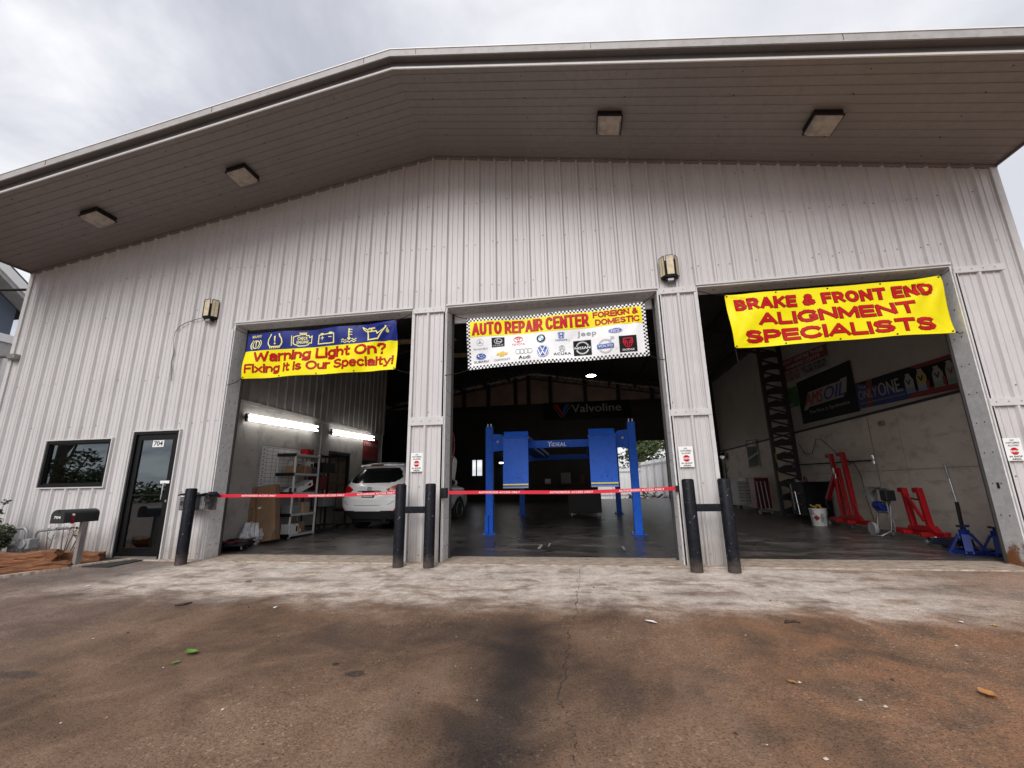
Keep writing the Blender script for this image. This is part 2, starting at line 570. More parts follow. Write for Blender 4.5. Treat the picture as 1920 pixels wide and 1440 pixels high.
def ground_mat():
    m, nt, p = principled('stained_concrete')
    co = objco(nt)
    sp = nt.node('ShaderNodeSeparateXYZ', ins={0: co})
    X, Y = sp.outputs[0], sp.outputs[1]
    big = nt.noise(co, 0.45, 6, 0.6, 0.4)
    mid = nt.noise(co, 1.7, 8, 0.65, 0.5)
    sm = nt.noise(co, 9, 6, 0.7)
    fine = nt.noise(co, 75, 3, 0.75)
    agg = nt.node('ShaderNodeTexVoronoi', ins={'Vector': co, 'Scale': 95.0}).outputs['Distance']
    sl = nt.noise(nt.mapping(co, (0.9, 1.7, 1), (0, 0, 0), (0, 0, 0.3)), 2.1, 8, 0.66, 0.25)
    cell = nt.node('ShaderNodeTexVoronoi', ins={'Vector': co, 'Scale': 72.0}).outputs['Color']
    cell = nt.node('ShaderNodeSeparateColor', ins={0: cell}).outputs[0]
    # red-brown clay stain over old exposed concrete
    br = nt.ramp(nt.math('ADD', nt.math('MULTIPLY', big, 0.55), nt.math('MULTIPLY', mid, 0.45)),
                 (0.38, (0.115, 0.072, 0.049)), (0.50, (0.205, 0.127, 0.083)), (0.62, (0.290, 0.192, 0.130)))
    rw = nt.math('MULTIPLY', nt.smooth(nt.math('ADD', X, nt.math('MULTIPLY', big, 2.0)), 3.6, 5.6), nt.smooth(mid, 0.38, 0.62))
    br = nt.mix(nt.math('MULTIPLY', rw, 0.6), br, (0.36, 0.165, 0.082))
    lf = nt.smooth(nt.math('ADD', X, nt.math('MULTIPLY', mid, 1.2)), -0.4, -2.8)
    br = nt.mix(nt.math('MULTIPLY', lf, 0.6), br, nt.ramp(mid, (0.36, (0.16, 0.118, 0.100)), (0.64, (0.28, 0.21, 0.178))))
    # washed pale band in front of the doors
    pale = nt.ramp(nt.math('ADD', nt.math('MULTIPLY', sl, 0.6), nt.math('MULTIPLY', sm, 0.4)),
                   (0.34, (0.36, 0.275, 0.220)), (0.48, (0.60, 0.51, 0.44)), (0.62, (0.80, 0.71, 0.635)))
    e = nt.math('ADD', Y, nt.math('ADD', nt.math('MULTIPLY', nt.math('SUBTRACT', big, 0.5), 1.3), nt.math('ADD', nt.math('MULTIPLY', nt.math('SUBTRACT', sl, 0.5), 0.7), nt.math('MULTIPLY', nt.math('SUBTRACT', mid, 0.5), 0.9))))
    edge = nt.smooth(e, -2.45, -1.60)
    lw = nt.math('MULTIPLY', edge, nt.smooth(nt.math('ADD', X, nt.math('MULTIPLY', mid, 0.8)), -4.6, -3.3))
    rx = nt.math('ADD', nt.math('MULTIPLY', nt.smooth(X, 7.6, 5.2), 0.75), 0.25)
    bare = nt.math('MULTIPLY', nt.math('MULTIPLY', lw, rx), nt.math('ADD', 0.55, nt.math('MULTIPLY', nt.smooth(sl, 0.36, 0.5), 0.45)))
    c = nt.mix(bare, br, pale)
    # greyer strip by the office door
    ld = nt.math('MULTIPLY', nt.smooth(X, -3.5, -4.4), nt.smooth(Y, -2.3, -1.3))
    c = nt.mix(nt.math('MULTIPLY', ld, 0.75), c, nt.ramp(sl, (0.35, (0.13, 0.108, 0.10)), (0.62, (0.27, 0.22, 0.195))))

    # faint wheel tracks running in and out of the bays
    trk = nt.noise(nt.mapping(co, (1.5, 0.20, 1)), 1.5, 5, 0.6, 0.3)
    c = nt.mix(nt.math('MULTIPLY', nt.smooth(trk, 0.50, 0.68), 0.30), c, nt.mix(0.65, c, (0.05, 0.038, 0.034)))
    c = nt.mix(nt.math('MULTIPLY', nt.smooth(trk, 0.46, 0.34), 0.30), c, nt.mix(0.5, c, (0.36, 0.27, 0.21)))

    def blot(cx, cy, rx_, ry_, lo, hi, amt, colr, rag=1.5):
        nonlocal c
        dx = nt.math('DIVIDE', nt.math('SUBTRACT', X, cx), rx_)
        dy = nt.math('DIVIDE', nt.math('SUBTRACT', Y, cy), ry_)
        d = nt.math('SQRT', nt.math('ADD', nt.math('MULTIPLY', dx, dx), nt.math('MULTIPLY', dy, dy)))
        d = nt.math('ADD', d, nt.math('MULTIPLY', nt.math('SUBTRACT', mid, 0.5), rag))
        c = nt.mix(nt.math('MULTIPLY', nt.smooth(d, hi, lo), amt), c, colr)
    blot(2.06, -3.65, 0.36, 1.15, 0.1, 1.35, 0.92, (0.028, 0.023, 0.022), 0.9)
    blot(2.08, -4.75, 0.26, 1.1, 0.1, 1.4, 0.85, (0.030, 0.025, 0.024), 0.9)
    blot(1.75, -2.85, 0.60, 0.50, 0.1, 1.3, 0.5, (0.040, 0.032, 0.030))
    blot(0.55, -3.1, 0.85, 0.55, 0.2, 1.3, 0.42, (0.055, 0.042, 0.036))
    blot(2.75, -3.9, 0.16, 0.35, 0.2, 1.3, 0.5, (0.06, 0.045, 0.04))
    blot(-1.6, -2.2, 0.55, 0.28, 0.1, 1.2, 0.5, (0.06, 0.048, 0.042))
    blot(-1.5, -1.2, 1.1, 0.16, 0.1, 1.3, 0.55, (0.10, 0.085, 0.075))
    blot(-1.55, -4.0, 0.30, 0.10, 0.5, 0.9, 0.6, (0.055, 0.045, 0.045))
    blot(0.95, -3.76, 0.09, 0.06, 0.5, 0.9, 0.75, (0.04, 0.034, 0.034))
    blot(0.72, -3.62, 0.035, 0.03, 0.5, 0.9, 0.8, (0.02, 0.018, 0.018))
    blot(3.9, -1.55, 0.9, 0.22, 0.1, 1.3, 0.45, (0.16, 0.12, 0.095))
    blot(6.4, -1.2, 0.9, 0.3, 0.1, 1.3, 0.4, (0.13, 0.105, 0.09))
    # exposed aggregate: bright and dark grains, mostly where the surface has worn
    wear = nt.smooth(big, 0.40, 0.62)
    grain = nt.math('MULTIPLY', nt.smooth(agg, 0.30, 0.12), nt.smooth(fine, 0.50, 0.66))
    c = nt.mix(nt.math('MULTIPLY', grain, nt.math('ADD', 0.06, nt.math('MULTIPLY', wear, 0.34))), c, (0.52, 0.38, 0.27))
    c = nt.mix(nt.math('MULTIPLY', nt.smooth(fine, 0.52, 0.34), 0.50), c, nt.mix(0.72, c, (0.02, 0.015, 0.012)))
    c = nt.mix(nt.math('MULTIPLY', nt.smooth(sm, 0.60, 0.40), 0.18), c, nt.mix(0.5, c, (0.02, 0.015, 0.012)))
    pk = nt.math('SUBTRACT', 1.0, nt.math('MULTIPLY', bare, 0.65))
    c = nt.mix(nt.math('MULTIPLY', pk, nt.math('ADD', 0.22, nt.math('MULTIPLY', wear, 0.45))), c, nt.ramp(cell, (0.0, 0.55), (0.45, 0.94), (0.85, 1.0), (0.97, 1.0)), 'MULTIPLY')
    c = nt.mix(nt.math('MULTIPLY', nt.smooth(cell, 0.93, 0.99), nt.math('MULTIPLY', wear, 0.5)), c, (0.46, 0.33, 0.23))
    c = nt.mix(nt.math('MULTIPLY', pk, 0.55), c, nt.ramp(fine, (0.36, 0.50), (0.50, 1.0), (0.64, 1.0)), 'MULTIPLY')
    nt.put(p.inputs['Base Color'], c)
    nt.put(p.inputs['Roughness'], nt.math('ADD', 0.52, nt.math('MULTIPLY', mid, 0.35)))
    p.inputs['Specular IOR Level'].default_value = 0.2
    hgt = nt.math('ADD', nt.math('MULTIPLY', fine, 0.6), nt.math('ADD', nt.math('MULTIPLY', sm, 0.6), nt.math('MULTIPLY', agg, 0.5)))
    b_ = nt.node('ShaderNodeBump', ins={'Strength': 0.55, 'Distance': 0.008, 'Height': hgt})
    nt.put(p.inputs['Normal'], b_.outputs[0])
    return m


def floor_mat():
    m, nt, p = principled('workshop_floor')
    co = objco(nt)
    st = nt.noise(nt.mapping(co, (0.8, 1.7, 1)), 1.6, 9, 0.70, 1.2)
    sm = nt.noise(nt.mapping(co, (1, 2.5, 1)), 11, 6, 0.7)
    c = nt.ramp(nt.math('ADD', nt.math('MULTIPLY', st, 0.65), nt.math('MULTIPLY', sm, 0.35)), (0.38, (0.020, 0.018, 0.017)), (0.50, (0.055, 0.049, 0.046)), (0.62, (0.17, 0.15, 0.138)))
    nt.put(p.inputs['Base Color'], c)
    nt.put(p.inputs['Roughness'], nt.math('ADD', 0.10, nt.math('MULTIPLY', st, 0.46)))
    b_ = nt.node('ShaderNodeBump', ins={'Strength': 0.07, 'Distance': 0.006, 'Height': sm})
    nt.put(p.inputs['Normal'], b_.outputs[0])
    return m


def lip_mat():
    m, nt, p = principled('dusty_threshold')
    co = objco(nt)
    n = nt.noise(nt.mapping(co, (1.2, 5, 1)), 5, 8, 0.7, 0.4)
    c = nt.ramp(n, (0.34, (0.16, 0.115, 0.085)), (0.48, (0.36, 0.28, 0.22)), (0.62, (0.50, 0.42, 0.35)))
    nt.put(p.inputs['Base Color'], c)
    p.inputs['Roughness'].default_value = 0.85
    b_ = nt.node('ShaderNodeBump', ins={'Strength': 0.5, 'Distance': 0.01, 'Height': nt.noise(co, 40, 5, 0.7)})
    nt.put(p.inputs['Normal'], b_.outputs[0])
    return m


M_BLACKP = bollard_mat()


# ------------------------------------------------------------------ ground
def gz(x, y):
    """the apron falls gently away from the doors"""
    if y > 0:
        return -0.03
    return -0.03 - 0.034 * min(-y, 14) + 0.02 * math.sin(x * 0.5) * min(1, -y / 4)


def fz(y):
    """the workshop floor climbs a little towards the back"""
    return 0.02 * max(0.0, y - 0.5)


def slab_piece():
    xs = [-400, -150, -60, -30, -20] + [-16 + i for i in range(33)] + [20, 30, 60, 150, 400]
    ys = [-400, -150, -60, -30, -20] + [-14 + 0.5 * i for i in range(28)] + [-0.14]
    g = MB()
    b = g.add([(x, y, gz(x, y)) for y in ys for x in xs])
    n = len(xs)
    for j in range(len(ys) - 1):
        for i in range(n - 1):
            g.face((b + j * n + i, b + j * n + i + 1, b + (j + 1) * n + i + 1, b + (j + 1) * n + i))
    # the land beside and behind the workshop
    for x0, x1, y0, y1 in ((-400, -9.3, -0.14, 400), (9.3, 400, -0.14, 400), (-9.3, 9.3, 19.0, 400)):
        g.poly([(x0, y0, -0.036), (x1, y0, -0.036), (x1, y1, -0.036), (x0, y1, -0.036)])
    return g


kind(slab_piece().build('ground', ground_mat(), smooth=30), 'structure')

# long crack running away from the middle doorway: a sunken dark seam
cr = MB()
rnd = random.Random(5)
keys = [(2.46, -0.30), (2.452, -1.336), (2.46, -2.19), (2.40, -2.936), (2.39, -3.5), (2.385, -3.968), (2.43, -4.139), (2.48, -4.378), (2.52, -4.7), (2.50, -5.6)]
pl = []
for (xa, ya), (xb, yb) in zip(keys, keys[1:]):
    for k in range(9):
        q = k / 9
        pl.append((xa + (xb - xa) * q + rnd.uniform(-.022, .022), ya + (yb - ya) * q))
for i in range(len(pl) - 1):
    (xa, ya), (xb, yb) = pl[i], pl[i + 1]
    w0, w1 = rnd.choice((.001, .0015, .002, .004)), rnd.choice((.001, .002, .003))
    if ya < -2.3 and rnd.random() < .22:
        continue
    cr.poly([(xa - w0, ya, gz(xa, ya) + .004), (xb - w1, yb, gz(xb, yb) + .004), (xb + w1, yb, gz(xb, yb) + .004), (xa + w0, ya, gz(xa, ya) + .004)][::-1])
kind(cr.build('ground_crack', M_DARK), 'structure')

fl = MB()
ysf = [0.46, 0.5, 2, 4, 6, 8, 10, 12, 14, 16, 19.0]
for ya, yb in zip(ysf, ysf[1:]):
    fl.poly([(-9.1, ya, fz(ya)), (9.1, ya, fz(ya)), (9.1, yb, fz(yb)), (-9.1, yb, fz(yb))])
kind(fl.build('floor', floor_mat(), smooth=30), 'structure')
th = MB()
for k in range(36):
    xa, xb = -9.1 + 18.2 * k / 36, -9.1 + 18.2 * (k + 1) / 36
    th.poly([(xa, -.11, -.022), (xb, -.11, -.022), (xb, .2, -.004), (xa, .2, -.004)])
    th.poly([(xa, .2, -.004), (xb, .2, -.004), (xb, .46, 0), (xa, .46, 0)])
    th.poly([(xa, -.11, -.055), (xb, -.11, -.055), (xb, -.11, -.022), (xa, -.11, -.022)])
    th.poly([(xa, -.14, -.05), (xb, -.14, -.05), (xb, -.11, -.05), (xa, -.11, -.05)])
kind(th.build('threshold', lip_mat()), 'structure')

# ------------------------------------------------------------------ workshop building
ZP, SL, HW = 7.423, 0.1718, 9.144
bld = thing('workshop_building', 'wide grey metal workshop with a shallow gable roof, deep soffit and three open bays', 'building')
BAYS = [(-3.895, -0.285), (0.335, 3.955), (4.555, 8.195)]
ZO = 4.255
HOLES = [(a, b, -0.2, ZO) for a, b in BAYS] + [(-7.685, -6.18, 1.222, 2.112), (-5.71, -4.735, -0.2, 2.215)]


def eave(x):
    return ZP - abs(x) * SL


prof = [(-HW, 0.0)]
for k in range(-30, 30):
    x = k * .3048
    if k > -30:
        prof += [(x - .030, 0), (x - .013, .044), (x + .016, .044), (x + .042, 0)]
    for q in (.1016, .2032):
        prof += [(x + q - .014, 0), (x + q - .009, .011), (x + q + .006, .011), (x + q + .018, 0)]
prof.append((HW, 0.0))
prof = [(x, d) for x, d in prof]


def depth_at(x):
    for (xa, da), (xb, db) in zip(prof, prof[1:]):
        if xa <= x <= xb:
            return da + (db - da) * (x - xa) / max(1e-9, xb - xa)
    return 0


xs = sorted(set([p[0] for p in prof] + [h for a, b, _, _ in HOLES for h in (a, b)] + [0.0]))
fwl = MB()
for xa, xb in zip(xs, xs[1:]):
    xm = (xa + xb) / 2
    cuts = sorted([(z0, z1) for a, b, z0, z1 in HOLES if a < xm < b])
    z = -0.02
    spans = []
    for z0, z1 in cuts:
        if z0 > z:
            spans.append((z, z0))
        z = max(z, z1)
    spans.append((z, None))
    ya, yb = -depth_at(xa + 1e-7), -depth_at(xb - 1e-7)
    for z0, z1 in spans:
        fwl.poly([(xa, ya, z0), (xb, yb, z0), (xb, yb, z1 or eave(xb)), (xa, ya, z1 or eave(xa))])
# screw heads in rows along the girts
rnd = random.Random(31)
for zr in (0.10, 1.12, 2.36, 3.25, 4.60, 5.45, 6.30):
    for k in range(-29, 30):
        for q in (.06, .25):
            x = k * .3048 + q + rnd.uniform(-.02, .02)
            if rnd.random() < .5:
                continue
            if any(a - .03 < x < b + .03 and z0 < zr < z1 + .05 for a, b, z0, z1 in HOLES) or zr > eave(x) - .1 or abs(x) > 9:
                continue
            zq = zr + rnd.uniform(-.03, .03)
            fwl.box(x - .007, x + .007, -.010, 0.0, zq - .007, zq + .007, 1)
fwl.build('front_wall', [M_SIDE, M_SCREW], bld)

# flashings and trims on the face
for a, b in BAYS:
    tr = MB()
    tr.box(a - .002, b + .002, -.045, .0, ZO - .005, ZO + .03)
    tr.build('head_trim', [M_TRIM, M_SCREW], bld, bevel=.004)
for x0, x1, z0, z1 in ((-.275, .325, 4.15, 4.245), (3.965, 4.545, 4.145, 4.245), (8.205, 8.86, 4.10, 4.20), (-.28, .33, 2.133, 2.27), (3.958, 4.55, 2.125, 2.225), (8.2, 9.13, 2.09, 2.2)):
    tr = MB()
    tr.box(x0, x1, -.050, -.001, z0, z1)
    for k in range(int((x1 - x0) / .15)):
        tr.box(x0 + .07 + k * .15, x0 + .085 + k * .15, -.056, -.05, (z0 + z1) / 2 - .007, (z0 + z1) / 2 + .008, 1)
    tr.build('trim_strip', [M_TRIM, M_SCREW], bld, bevel=.004)
for x0, x1 in [q for a, b in BAYS for q in ((a - .045, a), (b, b + .045))]:   # narrow J-trims up both sides of every opening
        tr = MB()
        tr.box(x0, x1, -.044, 0, -.02, 4.14)
        tr.build('jamb_trim', [M_TRIM, M_SCREW], bld, bevel=.004)
for s in (-1, 1):
    tr = MB()
    tr.box(s * HW - .075 if s > 0 else -HW - .02, s * HW + .02 if s > 0 else -HW + .075, -.04, .08, -.02, eave(HW) - .003)
    tr.build('corner_trim', [M_TRIM, M_SCREW], bld, bevel=.004)

jb = MB()
for i, (a, b) in enumerate(BAYS):
    dep = .30
    jb.box(a - .006, a + .016, -.02, dep, -.02, ZO - .002)
    jb.box(b - .016, b + .006, -.02, dep, -.02, ZO - .002)
    jb.box(a + .018, b - .018, -.02, dep, ZO - .03, ZO - .006)
    for xj in (a + .016, b - .019):     # bolt heads
        for z in [.2 + .42 * k for k in range(10)]:
            for y in (.07, .2):
                jb.box(xj - .001, xj + .004, y, y + .016, z, z + .016, 1)
    for k in range(9):
        jb.box(a + .3 + k * .37, a + .32 + k * .37, .12, .14, ZO - .033, ZO - .030, 1)
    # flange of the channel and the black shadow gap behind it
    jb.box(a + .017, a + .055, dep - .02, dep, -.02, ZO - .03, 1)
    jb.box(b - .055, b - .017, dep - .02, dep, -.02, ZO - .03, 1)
jb.box(8.175, 8.178, .11, .15, .98, 1.06, 1)
jb.build('door_frame', [M_JAMB, M_DARK], bld)

dp = MB()           # bottom section of the raised door in the middle bay
dp.box(.30, 3.97, .325, .37, 4.06, 4.62)
dp.box(.30, 3.97, .31, .325, 4.08, 4.11)
dp.build('raised_door', M_WHITE, bld)


def gable_strip(mb, y0, y1, d0, d1, mi=None, x0=0.0, x1=HW + .02):
    for s in (-1, 1):
        pts = []
        for x in (x0, x1):
            zz_ = ZP - x * SL
            pts.append([(s * x, y0, zz_ + d0), (s * x, y1, zz_ + d0), (s * x, y1, zz_ + d1), (s * x, y0, zz_ + d1)])
        b = mb.add(pts[0] + pts[1])
        qs = [(0, 1, 2, 3), (7, 6, 5, 4), (0, 4, 5, 1), (1, 5, 6, 2), (2, 6, 7, 3), (3, 7, 4, 0)]
        for q in qs:
            mb.face([b + i for i in (q if s > 0 else q[::-1])], mi)


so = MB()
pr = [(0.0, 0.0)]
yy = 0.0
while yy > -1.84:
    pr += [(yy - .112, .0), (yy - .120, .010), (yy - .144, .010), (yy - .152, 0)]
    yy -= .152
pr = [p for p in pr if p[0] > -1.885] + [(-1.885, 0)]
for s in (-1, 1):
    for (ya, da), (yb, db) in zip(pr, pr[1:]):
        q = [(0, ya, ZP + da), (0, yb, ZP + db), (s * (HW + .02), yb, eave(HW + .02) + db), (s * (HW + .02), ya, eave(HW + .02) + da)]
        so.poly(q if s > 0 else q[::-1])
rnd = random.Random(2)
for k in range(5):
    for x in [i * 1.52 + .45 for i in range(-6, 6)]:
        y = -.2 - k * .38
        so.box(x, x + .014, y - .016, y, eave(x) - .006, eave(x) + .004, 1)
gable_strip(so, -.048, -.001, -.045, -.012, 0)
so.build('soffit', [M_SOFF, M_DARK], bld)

fa = MB()
gable_strip(fa, -1.905, -1.886, -.005, .028, 0)
gable_strip(fa, -1.90, -1.895, .028, .112, 2)
gable_strip(fa, -2.0, -1.902, .105, .112, 2)
gable_strip(fa, -2.02, -2.0, .104, .222, 1)
gable_strip(fa, -2.03, -2.003, .223, .238, 0)
for s in (-1, 1):
    for x in (.42, 3.0, 6.1, 8.2):
        fa.box(s * x - .003, s * x + .003, -2.024, -2.019, eave(x) + .126, eave(x) + .222, 3)
for s in (-1, 1):     # edge angles along the two ends of the soffit
    fa.box(s * (HW + .02) - (.03 if s > 0 else 0), s * (HW + .02) + (0 if s > 0 else .03), -1.9, 0, eave(HW + .02) - .028, eave(HW + .02) - .002, 2)
fa.build('fascia', [M_WHITE, M_RAKE, pm('fascia_shadow_metal', (0.13, 0.125, 0.125), 0.6), M_DARK], bld)

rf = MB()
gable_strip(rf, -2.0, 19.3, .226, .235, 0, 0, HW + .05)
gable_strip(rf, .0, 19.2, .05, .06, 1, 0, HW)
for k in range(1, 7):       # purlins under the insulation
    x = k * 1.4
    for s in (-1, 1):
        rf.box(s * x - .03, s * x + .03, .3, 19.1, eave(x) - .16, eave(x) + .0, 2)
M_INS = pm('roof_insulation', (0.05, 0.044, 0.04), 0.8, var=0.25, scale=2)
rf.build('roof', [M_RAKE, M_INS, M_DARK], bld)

# inside: lower wall boards, upper liner, back wall
M_BOARD = pm('painted_board', (0.43, 0.405, 0.38), 0.7, var=0.10, scale=1.5, dirt=(0.20, 0.18, 0.16), dscale=2.4, damt=0.55)
M_BOARDR = pm('bare_board', (0.67, 0.595, 0.515), 0.7, var=0.08, scale=1.2, stretch=(1, 1, 2.5), dirt=(0.34, 0.30, 0.26), dscale=2.0, damt=0.5)
M_LINER = pm('liner_metal', (0.30, 0.28, 0.27), 0.5, var=0.12, scale=2, dirt=(0.15, 0.135, 0.13), dscale=1.5, damt=0.5)
M_VINYL = pm('vinyl_insulation', (0.40, 0.36, 0.32), 0.6, var=0.10, scale=1.0, dirt=(0.25, 0.22, 0.19), dscale=1.2, damt=0.4)
M_PANELB = pm('rear_insulation', (0.42, 0.30, 0.24), 0.6, var=0.3, scale=0.7)

LW = -4.6
lw = MB()
lw.box(LW - .12, LW, .02, 4.62, -.02, 2.95)
lw.box(LW - .12, LW, 4.62, 5.78, 2.20, 2.95)
lw.box(LW - .12, LW, 5.78, 7.9, -.02, 2.95)
lw.box(-9.0, LW - .12, 7.8, 7.9, -.02, 3.0)
lw.box(-9.0, LW - .12, .05, 7.8, 2.9, 2.95)
lw.box(LW - .01, LW + .035, 4.15, 4.33, .0, 2.90)
lw.box(LW - .02, LW + .02, .02, 7.9, 2.951, 3.03)
lw.build('office_wall', M_BOARD, bld)
li = MB()
y = .3
while y < 17:
    ya = y
    for dy, d in ((.0, 0), (.09, 0), (.11, .03), (.15, .03), (.17, 0)):
        pass
    pts = [(0, 0), (.13, 0), (.15, .028), (.20, .028), (.22, 0), (.30, 0)]
    for (a, da), (b, db) in zip(pts, pts[1:]):
        li.poly([(LW + da, y + a, 3.03), (LW + db, y + b, 3.03), (LW + db, y + b, eave(LW)), (LW + da, y + a, eave(LW))])
    y += .30
    if y > 7.8:
        break
li.poly([(LW, .02, 3.03), (LW, .3, 3.03), (LW, .3, eave(LW)), (LW, .02, eave(LW))])
li.build('liner_panel', M_LINER, bld)
od = MB()
od.box(LW - .07, LW + .02, 4.62, 4.70, .08, 2.20, 0)
od.box(LW - .07, LW + .02, 5.70, 5.78, .08, 2.20, 0)
od.box(LW - .07, LW + .02, 4.70, 5.70, 2.11, 2.20, 0)
od.box(LW - .05, LW - .01, 4.70, 5.70, .08, 1.0, 2)
odr = od.build('office_door', [M_BLACK, M_BLACK, pm('door_grey', (0.25, 0.24, 0.23), 0.5)], bld)
bl = MB()
for k in range(26):
    z = 1.02 + k * .041
    bl.bar((LW - .03, 4.74, z), (LW - .03, 5.62, z), .035, .004, side=(0.5, 0, 1))
bl.build('window_blind', pm('wood_blind', (0.42, 0.31, 0.20), 0.6), odr)

rw = MB()
rw.box(9.0, 9.1, .02, 18.9, -.02, 2.55, 0)
rw.box(8.994, 9.0, .02, 18.9, 1.317, 1.323, 2)
rw.box(8.97, 9.0, .02, 18.9, 2.55, 2.60, 1)
for k in range(1, 8):
    rw.box(8.998, 9.0, k * 2.44 + .62, k * 2.44 + .623, -.02, 2.55, 2)
rw.build('side_wall_boarding', [M_BOARDR, M_DARK, pm('board_seam', (.20, .17, .15), .8)], bld)
rv = MB()
rv.poly([(9.0, .02, 2.6), (9.0, 18.9, 2.6), (9.0, 18.9, eave(9.0)), (9.0, .02, eave(9.0))][::-1])
rv.build('upper_insulation', M_VINYL, bld)
for s in (-1, 1):
    ow = MB()
    ow.box(s * HW - .01, s * HW + .01, 0.03, 19.2, -.03, eave(HW))
    ow.build('side_wall', M_SIDE, bld)

YB = 17.3
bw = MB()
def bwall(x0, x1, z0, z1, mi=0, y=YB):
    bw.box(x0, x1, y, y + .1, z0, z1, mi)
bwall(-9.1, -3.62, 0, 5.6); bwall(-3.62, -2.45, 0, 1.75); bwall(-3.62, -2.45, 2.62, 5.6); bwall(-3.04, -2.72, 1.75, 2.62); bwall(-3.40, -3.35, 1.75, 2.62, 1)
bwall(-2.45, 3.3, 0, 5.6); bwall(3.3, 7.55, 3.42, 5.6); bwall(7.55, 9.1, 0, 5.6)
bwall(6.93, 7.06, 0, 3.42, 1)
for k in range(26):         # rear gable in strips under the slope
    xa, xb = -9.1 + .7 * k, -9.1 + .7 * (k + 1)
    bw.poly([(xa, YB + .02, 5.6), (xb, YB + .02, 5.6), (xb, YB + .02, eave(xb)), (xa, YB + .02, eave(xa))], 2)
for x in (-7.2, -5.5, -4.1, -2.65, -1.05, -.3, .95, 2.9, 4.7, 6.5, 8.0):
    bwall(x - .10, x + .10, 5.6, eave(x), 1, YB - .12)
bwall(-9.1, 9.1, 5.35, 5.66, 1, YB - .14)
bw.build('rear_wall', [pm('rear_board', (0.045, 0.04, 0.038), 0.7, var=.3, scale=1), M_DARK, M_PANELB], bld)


def lattice(mb, p, q, dep, n, ch=.07, wb=.045):
    """open-web steel: two chords and a zigzag of bars"""
    p, q, dep = Vector(p), Vector(q), Vector(dep)
    mb.bar(p, q, ch)
    mb.bar(p + dep, q + dep, ch)
    for i in range(n):
        a, b = p + (q - p) * (i / n), p + (q - p) * ((i + 1) / n)
        m_ = (a + b) / 2
        mb.bar(a, m_ + dep, wb, wb * .6)
        mb.bar(m_ + dep, b, wb, wb * .6)


M_FRAME = pm('frame_steel', (0.035, 0.030, 0.03), 0.6)
for y in (7.5, 15.0):
    g = MB()
    for s in (-1, 1):
        lattice(g, (0, y, ZP - .25), (s * 8.6, y, eave(8.6) - .25), (0, 0, -.55), 16)
    g.build('roof_truss', M_FRAME, bld)
    for s in ((1,) if y < 9 else (-1, 1)):
        g = MB()
        xo, xi = s * 8.93, s * 8.33
        lattice(g, (xo, y, 0.1), (xo, y, eave(8.9)), (xi - xo, 0, 0), 15, .10, .07)
        for k in range(14):     # cut-out web plates give the diamond look
            z0, z1 = .3 + k * .4, .7 + k * .4
            g.prism([(xo, z0 - .10), (xi, z0 - .10), (xi, z0 + .02), ((xo + xi) / 2, z0 + .12), (xo, z0 + .02)], 'Y', y - .01, y + .01)
        g.build('lattice_column', M_FRAME, bld)

# office window and glazed door in the front wall
M_GLASS, nt, p = principled('tinted_glass')
nt.n.clear()
gl = nt.node('ShaderNodeBsdfGlossy', ins={'Color': (0.80, 0.90, 0.95), 'Roughness': 0.01})
tp = nt.node('ShaderNodeBsdfTransparent', ins={'Color': (0.20, 0.21, 0.22)})
fr = nt.node('ShaderNodeFresnel', ins={'IOR': 1.5})
mx = nt.node('ShaderNodeMixShader', ins={0: nt.math('ADD', 0.13, nt.math('MULTIPLY', fr.outputs[0], 0.7)), 1: tp.outputs[0], 2: gl.outputs[0]})
nt.node('ShaderNodeOutputMaterial', ins={'Surface': mx.outputs[0]})


def ring_frame(mb, x0, x1, z0, z1, t_, y0, y1, mi=0, bottom=True):
    mb.box(x0, x0 + t_, y0, y1, z0, z1, mi)
    mb.box(x1 - t_, x1, y0, y1, z0, z1, mi)
    mb.box(x0 + t_, x1 - t_, y0, y1, z1 - t_, z1, mi)
    if bottom:
        mb.box(x0 + t_, x1 - t_, y0, y1, z0, z0 + t_, mi)


g = MB()
ring_frame(g, -7.70, -6.165, 1.205, 2.13, .022, -.05, .0, 1)
ring_frame(g, -7.676, -6.19, 1.228, 2.106, .055, -.03, .08, 0)
ring_frame(g, -7.62, -6.245, 1.284, 2.05, .02, -.005, .06, 0)
wn = g.build('window', [M_ALU, M_TRIM], bld)
MB().box(-7.6, -6.265, .018, .026, 1.304, 2.03).build('pane', M_GLASS, wn)

g = MB()
ring_frame(g, -5.735, -4.71, -.02, 2.24, .022, -.05, 0, 1, False)
ring_frame(g, -5.711, -4.734, .0, 2.216, .05, -.03, .09, 0, False)
g.box(-5.66, -4.785, -.04, .09, -.02, .022, 2)
g.box(-5.66, -4.785, -.028, -.004, .025, .075, 0)
ring_frame(g, -5.655, -4.79, .03, 2.16, .095, .0, .05, 0)
g.box(-5.56, -4.885, .005, .045, .13, .16, 0)
g.box(-5.56, -4.885, .0, .03, 1.055, 1.075, 0)
dr = g.build('door', [M_ALU, M_TRIM, M_STEEL], bld)
MB().box(-5.56, -4.885, .02, .028, .13, 2.065).build('pane', M_GLASS, dr)
g = MB()
g.tube([(-4.875, -.005, .98), (-4.875, -.06, .98), (-4.875, -.06, 1.27), (-4.875, -.005, 1.27)], .011, 8)
g.box(-4.99, -4.80, -.018, -.002, 1.262, 1.312, 1)
g.tube([(-4.80, .0, .955), (-4.80, -.03, .955)], .022, 10)
g.build('handle', [M_CHROME, M_WHITE], dr)
s = Sheet()
s.rect(-5.325, -5.085, 1.93, 2.055, 0, 0)
s.text('704', -5.30, -5.11, 1.95, 2.038, 1, .002, .02)
s.map('door_number', [M_WHITE, M_BLACK], lambda u, v, l: (u, .016 - l, v), dr)
